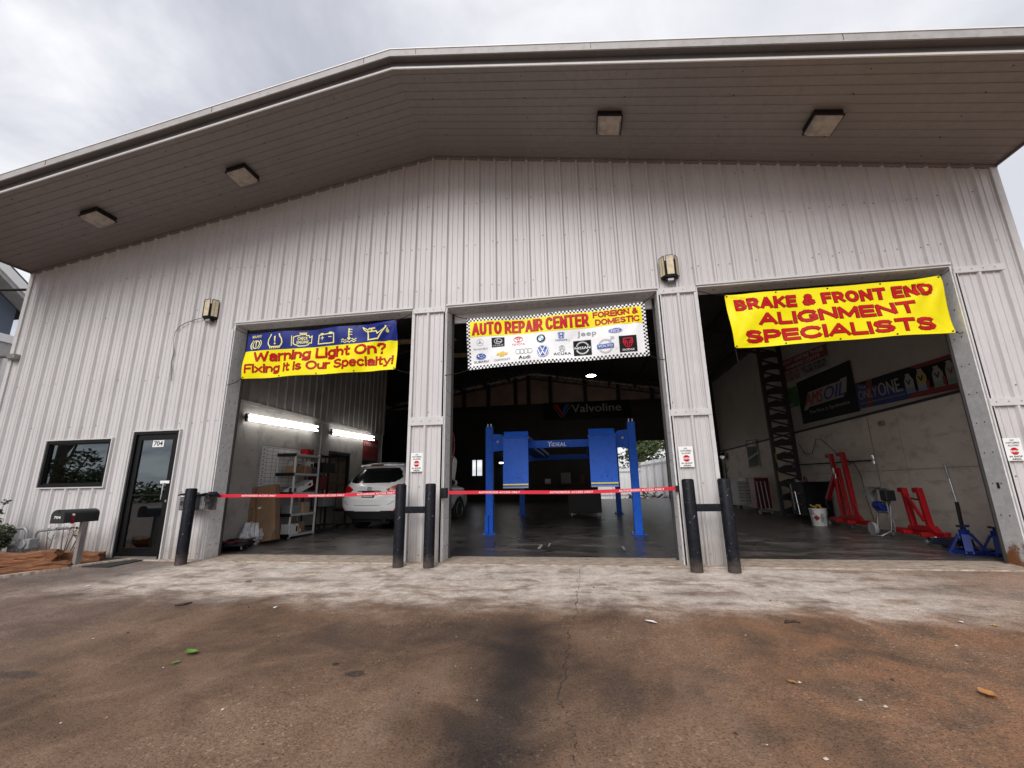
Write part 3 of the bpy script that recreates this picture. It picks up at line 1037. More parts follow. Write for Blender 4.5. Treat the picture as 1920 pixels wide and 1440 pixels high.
# what can be made out of the office through the glass
g = MB()
g.box(-5.80, -5.52, .45, .60, 0, 2.3, 0)
g.box(-9.0, LW - .12, .05, 7.8, -.015, .0, 1)
g.build('office_interior', [M_BOARD, pm('office_carpet', (0.06, 0.03, 0.025), 0.9)], bld)

# faded setting-out marks on the workshop floor
g = MB()
for x0, x1, y0, y1 in ((.95, 1.75, 1.72, 1.77), (1.70, 1.76, 1.25, 1.72), (2.55, 3.25, 1.60, 1.64), (3.20, 3.24, 1.2, 1.62), (1.86, 1.90, 1.55, 1.95)):
    g.poly([(x0, y0, fz(y0) + .004), (x1, y0, fz(y0) + .004), (x1, y1, fz(y1) + .004), (x0, y1, fz(y1) + .004)])
kind(g.build('floor_marking', pm('worn_white_line', (.24, .22, .21), .7, var=.4, scale=12)), 'structure')

# ================================================================== things outside
# ------------------------------------------------------------------ lights under the soffit
M_LENS = pm('dirty_lens', (0.40, 0.36, 0.31), 0.35, var=0.25, scale=9, dirt=(0.22, 0.19, 0.155), dscale=6, damt=0.6)


def soffit_light(x, y, label):
    t_ = thing('soffit_light', label, 'light', (x, y, eave(x)), 0, 'square lights under the soffit')
    s_ = -SL if x > 0 else SL
    sh = Matrix(((1, 0, 0, 0), (0, 1, 0, 0), (s_, 0, 1, 0), (0, 0, 0, 1)))
    g = MB(); g.M = sh
    g.box(-.185, .185, -.20, .17, -.085, -.002)
    g.box(-.20, .20, -.215, .185, -.10, -.085)
    g.build('housing', M_BLACK, t_, bevel=.008)
    g = MB(); g.M = sh
    b = g.add([(-.18, -.19, -.10), (.18, -.19, -.10), (.18, .165, -.10), (-.18, .165, -.10), (-.15, -.16, -.155), (.15, -.16, -.155), (.15, .135, -.155), (-.15, .135, -.155)])
    for q in ((4, 7, 6, 5), (0, 4, 5, 1), (1, 5, 6, 2), (2, 6, 7, 3), (3, 7, 4, 0)):
        g.face([b + i for i in q])
    g.build('lens', M_LENS, t_, bevel=.012)
    return t_


soffit_light(-6.36, -.92, 'square soffit light with a dingy lens, nearest the low left end of the roof')
soffit_light(-3.34, -.90, 'square soffit light with a dingy lens, on the left slope nearer the ridge')
soffit_light(3.29, -.90, 'square soffit light with a dingy lens, on the right slope nearer the ridge')
soffit_light(6.35, -.90, 'square soffit light with a dingy lens, farthest along the right slope')

# ------------------------------------------------------------------ wall lamps with amber panels
M_AMBER = pm('amber_glass', (0.58, 0.49, 0.33), 0.35, var=0.25, scale=14, dirt=(0.36, 0.28, 0.16), dscale=22, damt=0.5)


def wall_lamp(x, z, label):
    t_ = thing('wall_lamp', label, 'wall lamp', (x, -.03, z), 0, 'amber wall lamps')
    t_.scale = (.83, .83, .95)
    g = MB()
    g.box(-.15, .15, -.03, .0, -.20, .17)
    pl_ = [(-.165, -.03), (-.165, -.05), (-.085, -.17), (.085, -.17), (.165, -.05), (.165, -.03)]
    g.prism(pl_, 'Z', -.195, -.165)
    g.box(-.09, .09, -.12, -.03, -.24, -.195)
    for x_p, y_p in ((-.125, -.115), (.125, -.115)):
        g.box(x_p - .018, x_p + .018, y_p - .0, y_p + .08, -.165, .165)
    g.build('backplate', M_BLACK, t_, bevel=.004)
    g = MB()
    g.box(-.055, .055, -.125, -.05, -.255, -.205)
    g.build('junction_box', M_STEEL, t_, bevel=.004)
    for (ax, ay), (bx, by) in (((-.178, -.05), (-.105, -.165)), ((-.072, -.185), (.072, -.185)), ((.105, -.165), (.178, -.05))):
        d = Vector((bx - ax, by - ay, 0)).normalized()
        n_ = Vector((d.y, -d.x, 0))
        A, B = Vector((ax, ay, 0)), Vector((bx, by, 0))
        fr_ = MB()
        zt, zb = Vector((0, 0, .195)), Vector((0, 0, -.165))
        for p_, q_ in ((A + zb, A + zt), (B + zb, B + zt), (A + zb, B + zb), (A + zt, B + zt)):
            fr_.bar(p_, q_, .009, .012)
        f_ = fr_.build('panel_frame', M_BLACK, t_)
        g = MB()
        i0, i1 = A + d * .004, B - d * .004
        g.poly([i0 + zb + n_ * .002, i1 + zb + n_ * .002, i1 + zt + n_ * .002, i0 + zt + n_ * .002])
        g.build('glass_panel', M_AMBER, f_)
    return t_


wall_lamp(-4.42, 4.55, 'amber glass wall lamp with a loose wire, above the corner of the left bay')
wall_lamp(4.16, 4.575, 'amber glass wall lamp above the pillar between the middle and right bays')
g = MB()
pts = [(-4.53, -.06, 4.37), (-4.60, -.055, 4.42), (-4.78, -.05, 4.395), (-4.97, -.045, 4.35), (-5.10, -.045, 4.29), (-5.19, -.045, 4.18), (-5.20, -.04, 4.0), (-5.15, -.04, 3.75), (-5.17, -.04, 3.55), (-5.12, -.04, 3.32), (-5.09, -.04, 3.18)]
g.tube(pts, .008, 6)
tag(g.build('loose_wire', pm('grey_cable', (0.20, 0.19, 0.19), 0.6), smooth=50), 'thin grey wire hanging in a curve from the left wall lamp', 'wire')

# ------------------------------------------------------------------ pipe bracket on the left corner
g = MB()
g.tube([(-9.35, -.10, 3.93), (-8.98, -.10, 3.90)], .045, 10)
g.box(-9.04, -8.86, -.15, -.03, 3.84, 3.94)
g.tube([(-8.93, -.14, 3.86), (-8.93, -.02, 3.86)], .035, 10)
tag(g.build('pipe_bracket', M_STEEL, bevel=.004), 'short steel pipe bracket sticking out of the left corner of the wall', 'bracket')

# ------------------------------------------------------------------ banners
Y_B = (0.86, 0.74, 0.008)
M_YEL = pm('banner_yellow', (0.88, 0.77, 0.003), 0.42, var=0.03, scale=2, spec=0.2)
M_BRED = pm('banner_red', (0.50, 0.006, 0.012), 0.42, var=0.05, spec=0.15)
M_BDK = pm('banner_dark_red', (0.06, 0.004, 0.004), 0.4, spec=0.15)
M_BNAVY = pm('banner_navy', (0.014, 0.024, 0.19), 0.4, var=0.08, spec=0.2)
M_BYEL2 = pm('banner_pale_yellow', (0.86, 0.80, 0.22), 0.4, var=0.03)
M_BWHT = pm('banner_white', (0.84, 0.85, 0.87), 0.4, var=0.02)
M_INK = pm('banner_black', (0.010, 0.010, 0.012), 0.5, spec=0.12)
M_INKG = pm('banner_grey', (0.26, 0.27, 0.29), 0.4)
M_INKB = pm('banner_blue', (0.015, 0.09, 0.42), 0.35)
M_INKS = pm('banner_silver', (0.50, 0.52, 0.55), 0.35)
M_GOLD = pm('banner_gold', (0.72, 0.50, 0.04), 0.4)
M_INKLB = pm('banner_light_blue', (0.12, 0.42, 0.72), 0.4)
M_INKR2 = pm('banner_bright_red', (0.58, 0.010, 0.03), 0.4, spec=0.15)


def hang(tl, tr_, br_, bl_, seed, folds):
    rn = random.Random(seed)
    wv = [(rn.uniform(1.2, 4.5), rn.uniform(-3, 3), rn.uniform(0, 6.28), rn.uniform(.006, .016)) for _ in range(7)]

    def fn(u, v, l):
        a, b = u / 3.048, v / .914
        x = (tl[0] * (1 - a) + tr_[0] * a) * b + (bl_[0] * (1 - a) + br_[0] * a) * (1 - b)
        z = (tl[1] * (1 - a) + tr_[1] * a) * b + (bl_[1] * (1 - a) + br_[1] * a) * (1 - b)
        y = .02
        for ku, kv, ph, am in wv:
            y += am * math.sin(ku * u * 1.7 + kv * v * 2.2 + ph)
        # fine creases fanning out from the tied corners
        for cu, cv, am, rad in folds:
            du, dv = u - cu, v - cv
            r_ = math.hypot(du, dv)
            th_ = math.atan2(dv, du)
            y += am * math.sin(th_ * 11) * math.exp(-r_ / rad) * min(1, (r_ / .3) ** 1.5)
        z -= .022 * math.sin(math.pi * a) * b * b
        return (x, y - l * .0035 - .001, z)
    return fn


CUT = ((0, 3.048, 90), (0, .914, 30))


def grommets(fn, parent):
    for u in [.03] + [.75 * k for k in (1, 2, 3)] + [3.018]:
        for v in (.025, .889):
            p_ = fn(u, v, 1)
            g = MB()
            g.lathe([(.007, -.003), (.012, -.003), (.012, .003), (.007, .003)], 10, (p_[0], p_[1] - .003, p_[2]), 'Y')
            g.build('grommet', M_BLACK, parent)


def cords(fn, ends, parent):
    for (u, v), e in ends:
        g = MB()
        p_ = Vector(fn(u, v, 1))
        e = Vector(e)
        m_ = (p_ + e) / 2 - Vector((0, 0, .02))
        g.tube([p_, m_, e], .006, 6)
        g.ball(p_ - Vector((0, .01, 0)), .014, 5)
        g.build('cord', M_BLACK, parent, smooth=60)


def _ell(cx, cy, rx, ry, n=18):
    return [(cx + rx * math.cos(6.28318 * k / n), cy + ry * math.sin(6.28318 * k / n)) for k in range(n + 1)]


_BOWL = [(0, 1), (.62, 1), (.90, .91), (1, .72), (.90, .53), (.62, .44), (0, .44)]
_C = [(1, .74), (.88, .91), (.62, 1), (.38, 1), (.12, .87), (0, .62), (0, .38), (.12, .13), (.38, 0), (.62, 0), (.88, .09), (1, .26)]
_S = [(.95, .78), (.82, .94), (.58, 1), (.36, 1), (.12, .91), (.05, .75), (.16, .60), (.5, .51), (.86, .41), (1, .25), (.88, .08), (.62, 0), (.36, 0), (.12, .06), (0, .23)]
_ARCH = [(0, .48), (.25, .65), (.62, .70), (.93, .58), (1, .42), (1, 0)]
STROKES = {     # width and centre lines of every letter used on the doorway banners, cap height 1
    'A': (.95, [(0, 0), (.5, 1), (1, 0)], [(.22, .30), (.78, .30)]), 'B': (.80, [(0, 0), (0, 1)], [(0, 1), (.6, 1), (.86, .91), (.92, .77), (.82, .60), (.6, .53), (0, .53)], [(.6, .53), (.9, .44), (1, .26), (.9, .08), (.65, 0), (0, 0)]),
    'C': (.88, _C), 'D': (.86, [(0, 0), (0, 1), (.5, 1), (.82, .88), (1, .62), (1, .38), (.82, .12), (.5, 0), (0, 0)]), 'E': (.70, [(1, 1), (0, 1), (0, 0), (1, 0)], [(0, .51), (.92, .51)]),
    'F': (.66, [(1, 1), (0, 1), (0, 0)], [(0, .50), (.88, .50)]), 'G': (.90, _C[:9] + [(.65, 0), (1, .15), (1, .45), (.62, .45)]), 'I': (0, [(0, 0), (0, 1)]), 'K': (.84, [(0, 0), (0, 1)], [(1, 1), (.05, .38)], [(.32, .58), (1, 0)]),
    'L': (.66, [(0, 1), (0, 0), (1, 0)]), 'M': (1.05, [(0, 0), (0, 1), (.5, .12), (1, 1), (1, 0)]), 'N': (.86, [(0, 0), (0, 1), (1, 0), (1, 1)]), 'O': (.96, _ell(.5, .5, .5, .5)), 'P': (.76, [(0, 0), (0, 1)], _BOWL),
    'R': (.82, [(0, 0), (0, 1)], [(a * .94, b) for a, b in _BOWL], [(.48, .44), (1, 0)]), 'S': (.80, _S), 'T': (.84, [(0, 1), (1, 1)], [(.5, 1), (.5, 0)]), 'U': (.84, [(0, 1), (0, .30), (.12, .08), (.36, 0), (.64, 0), (.88, .08), (1, .30), (1, 1)]),
    '&': (.92, [(1, 0), (.25, .68), (.20, .82), (.30, .96), (.48, 1), (.64, .93), (.66, .78), (.54, .64), (.14, .42), (0, .25), (.10, .06), (.34, 0), (.62, .08), (.96, .46)]), 'W': (1.32, [(0, 1), (.25, 0), (.5, .88), (.75, 0), (1, 1)]),
    '?': (.64, [(0, .74), (.12, .93), (.42, 1), (.72, .97), (.97, .83), (.95, .66), (.56, .46), (.50, .32)], [(.5, 0), (.5, .02)]), '!': (0, [(0, .36), (0, 1)], [(0, 0), (0, .02)]),
    'a': (.58, [(.05, .55), (.25, .70), (.65, .70), (.97, .56), (.97, 0)], [(.97, .38), (.35, .38), (.05, .28), (0, .15), (.10, .03), (.35, 0), (.7, .06), (.97, .2)]), 'r': (.36, [(0, 0), (0, .7)], [(0, .45), (.35, .65), (1, .69)]),
    'n': (.58, [(0, 0), (0, .7)], _ARCH), 'i': (0, [(0, 0), (0, .68)], [(0, .99), (0, 1)]), 'g': (.60, _ell(.5, .36, .5, .34), [(1, .7), (1, -.05), (.85, -.2), (.5, -.25), (.08, -.19)]), 'h': (.58, [(0, 0), (0, 1)], _ARCH),
    't': (.40, [(.42, .95), (.42, .15), (.62, 0), (1, .02)], [(0, .68), (1, .68)]), 'x': (.60, [(0, 0), (1, .7)], [(0, .7), (1, 0)]), 'u': (.58, [(0, .7), (0, .25), (.15, .04), (.4, 0), (.7, .04), (1, .22)], [(1, .7), (1, 0)]),
    's': (.52, [(a, b * .7) for a, b in _S]), 'p': (.60, [(0, .7), (0, -.25)], _ell(.5, .35, .5, .35)), 'e': (.60, [(0, .37), (1, .37), (.95, .55), (.7, .7), (.35, .7), (.08, .56), (0, .35), (.08, .12), (.35, 0), (.7, 0), (.97, .13)]),
    'c': (.54, [(a, b * .7) for a, b in _C]), 'l': (0, [(0, 0), (0, 1)]), 'y': (.62, [(0, .7), (.5, .02)], [(1, .7), (.34, -.25), (.08, -.25)]), ' ': (.34,),
}


def heavy(s, txt, u0, u1, v0, v1, sw, mi, layer, edge=0.0, gap=0.42):
    """thick upright block lettering drawn from centre lines; edge widens every stroke for the dark outline"""
    n = len(txt)
    wsum = sum(STROKES[c][0] for c in txt)
    solid = sum(sw * (1 if c != ' ' else 0) + sw * gap for c in txt) - sw * gap
    k = (u1 - u0 - solid) / wsum
    u = u0
    cap = v1 - v0 - sw
    z = 0
    for c in txt:
        g_ = STROKES[c]
        wd = g_[0] * k
        if c != ' ':
            for path in g_[1:]:
                P = [Vector((u + sw / 2 + a * wd, v0 + sw / 2 + b * cap)) for a, b in path]
                lo = min(p.y for p in P) - sw / 2 - edge
                hi = max(p.y for p in P) + sw / 2 + edge
                curved = len(path) > 5
                for i, (a, b) in enumerate(zip(P, P[1:])):
                    if (b - a).length < 1e-6:
                        continue
                    h = sw / 2 + edge
                    d = (b - a).normalized()
                    nv = Vector((-d.y, d.x)) * h
                    e0 = d * (h if i == 0 and not curved else h * .55)
                    e1 = d * (h if i == len(P) - 2 and not curved else h * .55)
                    if curved and i == 0 and P[0] != P[-1]:
                        e0 = d * edge
                    if curved and i == len(P) - 2 and P[0] != P[-1]:
                        e1 = d * edge
                    q = [a - nv - e0, b - nv + e1, b + nv + e1, a + nv - e0]
                    q = [(p.x, min(hi, max(lo, p.y))) for p in q]
                    s.poly(q, mi, layer + z * .025)
                    z = (z + 1) % 9
            u += wd + sw + sw * gap
        else:
            u += wd + sw * gap
    return s


# yellow and navy "Warning Light On?" banner
f1 = hang((-3.638, 4.037), (-.601, 4.07), (-.585, 3.152), (-3.621, 3.145), 3, [(3.03, .90, .034, .75), (0, .9, .018, .4), (1.9, .45, .010, .5)])
bn = thing('banner', 'yellow and navy banner of dashboard warning symbols hung in the left doorway', 'banner', group='vinyl banners hung in the doorways')
s = Sheet()
s.rect(0, 3.048, 0, .545, 0, 0).rect(0, 3.048, .545, .914, 1, 0)
s.map('cloth', [M_YEL, M_BNAVY], f1, bn, CUT, True)
s = Sheet()
heavy(s, 'Warning Light On?', .21, 2.84, .32, .52, .037, 1, 1, .005)
heavy(s, 'Warning Light On?', .21, 2.84, .32, .52, .037, 0, 2)
heavy(s, 'Fixing it is Our Specialty!', .055, 2.985, .105, .275, .031, 1, 1, .004)
heavy(s, 'Fixing it is Our Specialty!', .055, 2.985, .105, .275, .031, 0, 2)
s.map('lettering', [M_BRED, M_BDK], f1, bn, CUT)
s = Sheet()
# brake symbol
cu, cv = .215, .68
s.text('BRAKE', cu - .11, cu + .11, .825, .872, 0, 1, .0, sp=1.1, bold=0.0020)
s.ring(cu, cv, .088, .018, 0, 1)
s.ring(cu, cv, .125, .016, 0, 1, a0=125, a1=235).ring(cu, cv, .125, .016, 0, 1, a0=-55, a1=55)
s.line([(cu, cv + .055), (cu, cv - .015)], .024, 0, 1)
s.disc(cu, cv - .042, .014, 0, 1)
s.map('warning_symbol', [M_BYEL2], f1, bn, CUT)
s = Sheet()
# tyre pressure symbol
cu, cv = .635, .705
L_ = [(-.085, .15), (-.10, .105), (-.135, .05), (-.145, -.02), (-.125, -.07), (-.09, -.098)]
for sg in (-1, 1):
    s.line([(cu + sg * a, cv + b) for a, b in L_], .022, 0, 1)
s.line([(cu - .10, cv - .10), (cu + .10, cv - .10)], .022, 0, 1)
for k in range(6):
    s.rect(cu - .11 + k * .037, cu - .09 + k * .037, cv - .135, cv - .10, 0, 1)
s.poly([(cu - .018, cv + .11), (cu + .018, cv + .11), (cu + .010, cv - .0), (cu - .010, cv - .0)], 0, 1)
s.disc(cu, cv - .04, .018, 0, 1)
s.map('warning_symbol', [M_BYEL2], f1, bn, CUT)
s = Sheet()
# engine symbol
cu, cv = 1.165, .705
s.line([(cu - .17, cv - .06), (cu - .17, cv + .075), (cu - .11, cv + .10), (cu - .07, cv + .10), (cu - .04, cv + .125), (cu + .055, cv + .125), (cu + .08, cv + .10), (cu + .12, cv + .10), (cu + .135, cv + .055), (cu + .155, cv + .055), (cu + .185, cv + .085), (cu + .19, cv - .07), (cu + .155, cv - .06), (cu + .14, cv - .06), (cu + .13, cv - .095), (cu + .06, cv - .115), (cu - .06, cv - .115), (cu - .10, cv - .09), (cu - .13, cv - .085)], .017, 0, 1, True)
s.line([(cu - .205, cv + .10), (cu - .205, cv - .095)], .015, 0, 1)
s.line([(cu - .06, cv + .152), (cu + .07, cv + .152)], .018, 0, 1)
s.text('CHECK', cu - .095, cu + .10, cv + .014, cv + .076, 0, 1, sp=1.1, bold=0.0020)
s.text('ENGINE', cu - .105, cu + .125, cv - .066, cv - .004, 0, 1, sp=1.1, bold=0.0020)
s.map('warning_symbol', [M_BYEL2], f1, bn, CUT)
s = Sheet()
# battery symbol
cu, cv = 1.665, .70
s.line([(cu - .16, cv - .10), (cu - .16, cv + .085), (cu + .16, cv + .085), (cu + .16, cv - .10)], .020, 0, 1, True)
s.rect(cu - .13, cu - .06, cv + .09, cv + .118, 0, 1).rect(cu + .06, cu + .13, cv + .09, cv + .118, 0, 1)
s.line([(cu - .115, cv + .02), (cu - .055, cv + .02)], .014, 0, 1).line([(cu - .085, cv - .012), (cu - .085, cv + .052)], .014, 0, 1)
s.line([(cu + .06, cv + .02), (cu + .115, cv + .02)], .014, 0, 1)
s.map('warning_symbol', [M_BYEL2], f1, bn, CUT)
s = Sheet()
# coolant symbol
cu, cv = 2.12, .70
s.line([(cu, cv + .15), (cu, cv - .03)], .022, 0, 1)
s.disc(cu, cv - .04, .028, 0, 1)
for k in range(3):
    s.line([(cu, cv + .135 - k * .05), (cu + .055, cv + .135 - k * .05)], .014, 0, 1)
for k, dx in ((0, 0), (1, 0)):
    pts = [(cu - .14 + i * .0175, cv - .062 - k * .042 + .014 * math.sin(i * 1.25)) for i in range(17)]
    if k == 0:
        s.line(pts[:6], .014, 0, 1).line(pts[11:], .014, 0, 1)
    else:
        s.line(pts, .014, 0, 1)
s.map('warning_symbol', [M_BYEL2], f1, bn, CUT)
s = Sheet()
# oil-can symbol
cu, cv = 2.62, .70
s.line([(cu - .13, cv + .055), (cu + .03, cv + .055), (cu + .06, cv + .005), (cu + .22, cv + .10), (cu + .22, cv + .125)], .024, 0, 1)
s.line([(cu + .235, cv + .115), (cu + .08, cv - .105), (cu - .12, cv - .105), (cu - .13, cv + .055)], .024, 0, 1)
s.line([(cu - .13, cv + .04), (cu - .21, cv + .10), (cu - .24, cv + .155), (cu - .13, cv + .085)], .018, 0, 1, True)
s.line([(cu - .05, cv + .06), (cu - .05, cv + .095)], .03, 0, 1)
s.line([(cu - .11, cv + .105), (cu + .01, cv + .105)], .026, 0, 1)
s.disc(cu + .265, cv + .02, .026, 0, 1)
s.poly([(cu + .243, cv + .032), (cu + .287, cv + .032), (cu + .265, cv + .085)], 0, 1)
s.map('warning_symbol', [M_BYEL2], f1, bn, CUT)
grommets(f1, bn)
cords(f1, [((0, .914), (-3.89, -.01, 4.17)), ((3.048, .914), (-.31, .02, 4.20)), ((0, 0), (-3.90, -.02, 3.03)), ((3.048, 0), (-.30, .02, 3.08))], bn)

# chequered "Auto Repair Center" banner
f2 = hang((.701, 3.989), (3.733, 4.052), (3.748, 3.133), (.715, 3.075), 8, [(3.0, .9, .020, .5), (0.02, .0, .010, .5), (1.6, .2, .008, .5)])
bn = thing('banner', 'white and yellow banner with a chequered border and car maker logos in the middle doorway', 'banner', group='vinyl banners hung in the doorways')
s = Sheet()
s.rect(0, 3.048, 0, .914, 0, 0)
s.rect(.062, 2.985, .565, .852, 1, 1)
n_u, n_v = 98, 30
du, dv = 3.048 / n_u, .914 / n_v
for i in range(n_u):
    for j in range(n_v):
        if (i + j) % 2 == 0 and (i < 2 or j < 2 or i >= n_u - 2 or j >= n_v - 2):
            s.rect(i * du + .001, (i + 1) * du - .001, j * dv + .001, (j + 1) * dv - .001, 2, 1)
s.map('cloth', [M_BWHT, M_YEL, M_INK], f2, bn, ((0, 3.048, 72), (0, .914, 24)), True)
s = Sheet()
heavy(s, 'AUTO REPAIR CENTER', .105, 2.115, .595, .821, .037, 1, 2, .005, .36)
heavy(s, 'AUTO REPAIR CENTER', .105, 2.115, .595, .821, .037, 0, 3, 0, .36)
heavy(s, 'FOREIGN &', 2.19, 2.93, .730, .832, .019, 1, 2, .003)
heavy(s, 'FOREIGN &', 2.19, 2.93, .730, .832, .019, 0, 3)
heavy(s, 'DOMESTIC', 2.22, 2.94, .592, .697, .019, 1, 2, .003)
heavy(s, 'DOMESTIC', 2.22, 2.94, .592, .697, .019, 0, 3)
s.map('lettering', [M_INKR2, M_BDK], f2, bn, ((0, 3.048, 72), (0, .914, 24)))
s = Sheet()
K, G_, S_, BL_, RD, GO, WH, LB = range(8)      # ink numbers
LOGO_INKS = [M_INK, M_INKG, M_INKS, M_INKB, M_INKR2, M_GOLD, M_BWHT, M_INKLB]
# three-pointed star in a ring
cu, cv = .235, .462
s.ring(cu, cv, .062, .007, S_, 2)
for a in (90, 210, 330):
    s.poly([(cu + .055 * math.cos(R(a)), cv + .055 * math.sin(R(a))), (cu + .011 * math.cos(R(a + 60)), cv + .011 * math.sin(R(a + 60))), (cu, cv), (cu + .011 * math.cos(R(a - 60)), cv + .011 * math.sin(R(a - 60)))], G_, 2)
s.text('Mercedes-Benz', cu - .12, cu + .13, .335, .37, G_, 2)
s.map('logo', LOGO_INKS, f2, bn, ((0, 3.048, 72), (0, .914, 24)))
s = Sheet()
# L in an oval on black
cu, cv = .555, .442
s.rect(cu - .112, cu + .112, cv - .085, cv + .085, K, 2)
s.ring(cu, cv + .018, .072, .011, S_, 3, rv=.050)
s.line([(cu - .005, cv + .058), (cu - .03, cv + .005), (cu + .045, cv + .005)], .013, S_, 3)
s.text('LEXUS', cu - .09, cu + .09, cv - .072, cv - .045, S_, 3)
s.map('logo', LOGO_INKS, f2, bn, ((0, 3.048, 72), (0, .914, 24)))
s = Sheet()
# three ovals, red
cu, cv = .905, .465
s.ring(cu, cv, .083, .010, RD, 2, rv=.056).ring(cu, cv + .008, .024, .008, RD, 3, rv=.050).ring(cu, cv + .024, .055, .008, RD, 3, rv=.020)
s.text('TOYOTA', cu - .115, cu + .115, .350, .390, RD, 2, sp=1.1, bold=0.0008)
s.map('logo', LOGO_INKS, f2, bn, ((0, 3.048, 72), (0, .914, 24)))
s = Sheet()
# quartered roundel
cu, cv = 1.295, .445
s.disc(cu, cv, .077, K, 2)
s.ring(cu, cv, .079, .006, S_, 3)
s.disc(cu, cv, .048, WH, 3)
s.disc(cu, cv, .046, LB, 4, a0=90, a1=180).disc(cu, cv, .046, LB, 4, a0=270, a1=360)
s.text('BMW', cu - .035, cu + .035, cv + .051, cv + .068, WH, 3)
s.map('logo', LOGO_INKS, f2, bn, ((0, 3.048, 72), (0, .914, 24)))
s = Sheet()
# H in a rounded frame
cu, cv = 1.64, .468
s.line([(cu - .05, cv + .05), (cu - .04, cv - .042), (cu + .04, cv - .042), (cu + .05, cv + .05)], .009, BL_, 2, True)
s.line([(cu - .028, cv + .045), (cu - .022, cv - .036)], .013, BL_, 3).line([(cu + .028, cv + .045), (cu + .022, cv - .036)], .013, BL_, 3).line([(cu - .024, cv + .0), (cu + .024, cv + .0)], .013, BL_, 3)
s.text('HONDA', cu - .10, cu + .10, .376, .407, BL_, 2, sp=1.1, bold=0.0012)
s.map('logo', LOGO_INKS, f2, bn, ((0, 3.048, 72), (0, .914, 24)))
s = Sheet()
# Jeep wordmark
s.text('Jeep', 1.905, 2.225, .405, .515, G_, 2, sp=1.1, bold=0.0028)
s.map('logo', LOGO_INKS, f2, bn, ((0, 3.048, 72), (0, .914, 24)))
s = Sheet()
# blue oval script
cu, cv = 2.53, .463
s.disc(cu, cv, .118, BL_, 2, rv=.046)
s.ring(cu, cv, .112, .006, WH, 3, rv=.041)
s.text('Ford', cu - .07, cu + .07, cv - .028, cv + .028, WH, 4, .0, shear=.3)
s.map('logo', LOGO_INKS, f2, bn, ((0, 3.048, 72), (0, .914, 24)))
s = Sheet()
# lower row: stars in a blue oval
cu, cv = .245, .215
s.disc(cu, cv, .088, BL_, 2, rv=.053)
s.ring(cu, cv, .090, .006, S_, 3, rv=.055)
for a, b, r_ in ((-.045, .012, .016), (.0, .02, .009), (.03, .028, .009), (.045, -.005, .009), (.01, -.022, .009), (-.02, -.012, .008)):
    s.disc(cu + a, cv + b, r_, WH, 3, n=8)
s.text('SUBARU', cu - .13, cu + .13, .106, .142, K, 2, sp=1.1, bold=0.0012)
s.map('logo', LOGO_INKS, f2, bn, ((0, 3.048, 72), (0, .914, 24)))
s = Sheet()
# gold bow-tie
cu, cv = .62, .222
s.poly([(cu - .10, cv - .018), (cu - .088, cv + .024), (cu - .032, cv + .024), (cu - .028, cv + .042), (cu + .04, cv + .042), (cu + .036, cv + .024), (cu + .10, cv + .018), (cu + .088, cv - .024), (cu + .03, cv - .024), (cu + .026, cv - .042), (cu - .042, cv - .042), (cu - .038, cv - .020)], GO, 2)
s.text('CHEVROLET', cu - .14, cu + .14, .106, .138, G_, 2, sp=1.05, bold=0.0008)
s.map('logo', LOGO_INKS, f2, bn, ((0, 3.048, 72), (0, .914, 24)))
s = Sheet()
# four rings
for k in range(4):
    s.ring(.90 + k * .066, .235, .048, .009, G_, 2 + (k % 2))
s.text('Audi', .905, 1.105, .098, .158, K, 2, sp=1.1, bold=0.0020)
s.map('logo', LOGO_INKS, f2, bn, ((0, 3.048, 72), (0, .914, 24)))
s = Sheet()
# V over W in a disc
cu, cv = 1.315, .215
s.disc(cu, cv, .108, BL_, 2)
s.ring(cu, cv, .104, .012, WH, 3)
s.line([(cu - .042, cv + .080), (cu, cv + .010), (cu + .042, cv + .080)], .016, WH, 4)
s.line([(cu - .082, cv + .038), (cu - .040, cv - .072), (cu, cv - .010), (cu + .040, cv - .072), (cu + .082, cv + .038)], .016, WH, 4)
s.map('logo', LOGO_INKS, f2, bn, ((0, 3.048, 72), (0, .914, 24)))
s = Sheet()
# calliper A in an oval
cu, cv = 1.64, .240
s.ring(cu, cv, .052, .007, G_, 2, rv=.056)
s.line([(cu - .030, cv - .038), (cu - .006, cv + .045)], .010, G_, 3).line([(cu + .030, cv - .038), (cu + .006, cv + .045)], .010, G_, 3).line([(cu - .016, cv - .005), (cu + .016, cv - .005)], .008, G_, 3)
s.text('ACURA', cu - .145, cu + .145, .126, .170, K, 2, sp=1.1, bold=0.0012)
s.map('logo', LOGO_INKS, f2, bn, ((0, 3.048, 72), (0, .914, 24)))
s = Sheet()
# bar across a ring on black
cu, cv = 1.98, .225
s.rect(cu - .148, cu + .148, cv - .13, cv + .13, K, 2)
s.ring(cu, cv, .112, .022, S_, 3)
s.rect(cu - .14, cu + .14, cv - .030, cv + .030, K, 4)
s.text('NISSAN', cu - .13, cu + .13, cv - .022, cv + .022, WH, 5, sp=1.1, bold=0.0012)
s.map('logo', LOGO_INKS, f2, bn, ((0, 3.048, 72), (0, .914, 24)))
s = Sheet()
# ring with an arrow and a blue bar
cu, cv = 2.355, .215
s.ring(cu, cv, .120, .026, S_, 2)
s.line([(cu + .075, cv + .085), (cu + .125, cv + .135)], .022, S_, 2)
s.poly([(cu + .145, cv + .150), (cu + .145, cv + .098), (cu + .085, cv + .150)], S_, 3)
s.rect(cu - .135, cu + .135, cv - .035, cv + .035, BL_, 4)
s.text('VOLVO', cu - .115, cu + .115, cv - .022, cv + .022, WH, 5, sp=1.1, bold=0.0012)
s.map('logo', LOGO_INKS, f2, bn, ((0, 3.048, 72), (0, .914, 24)))
s = Sheet()
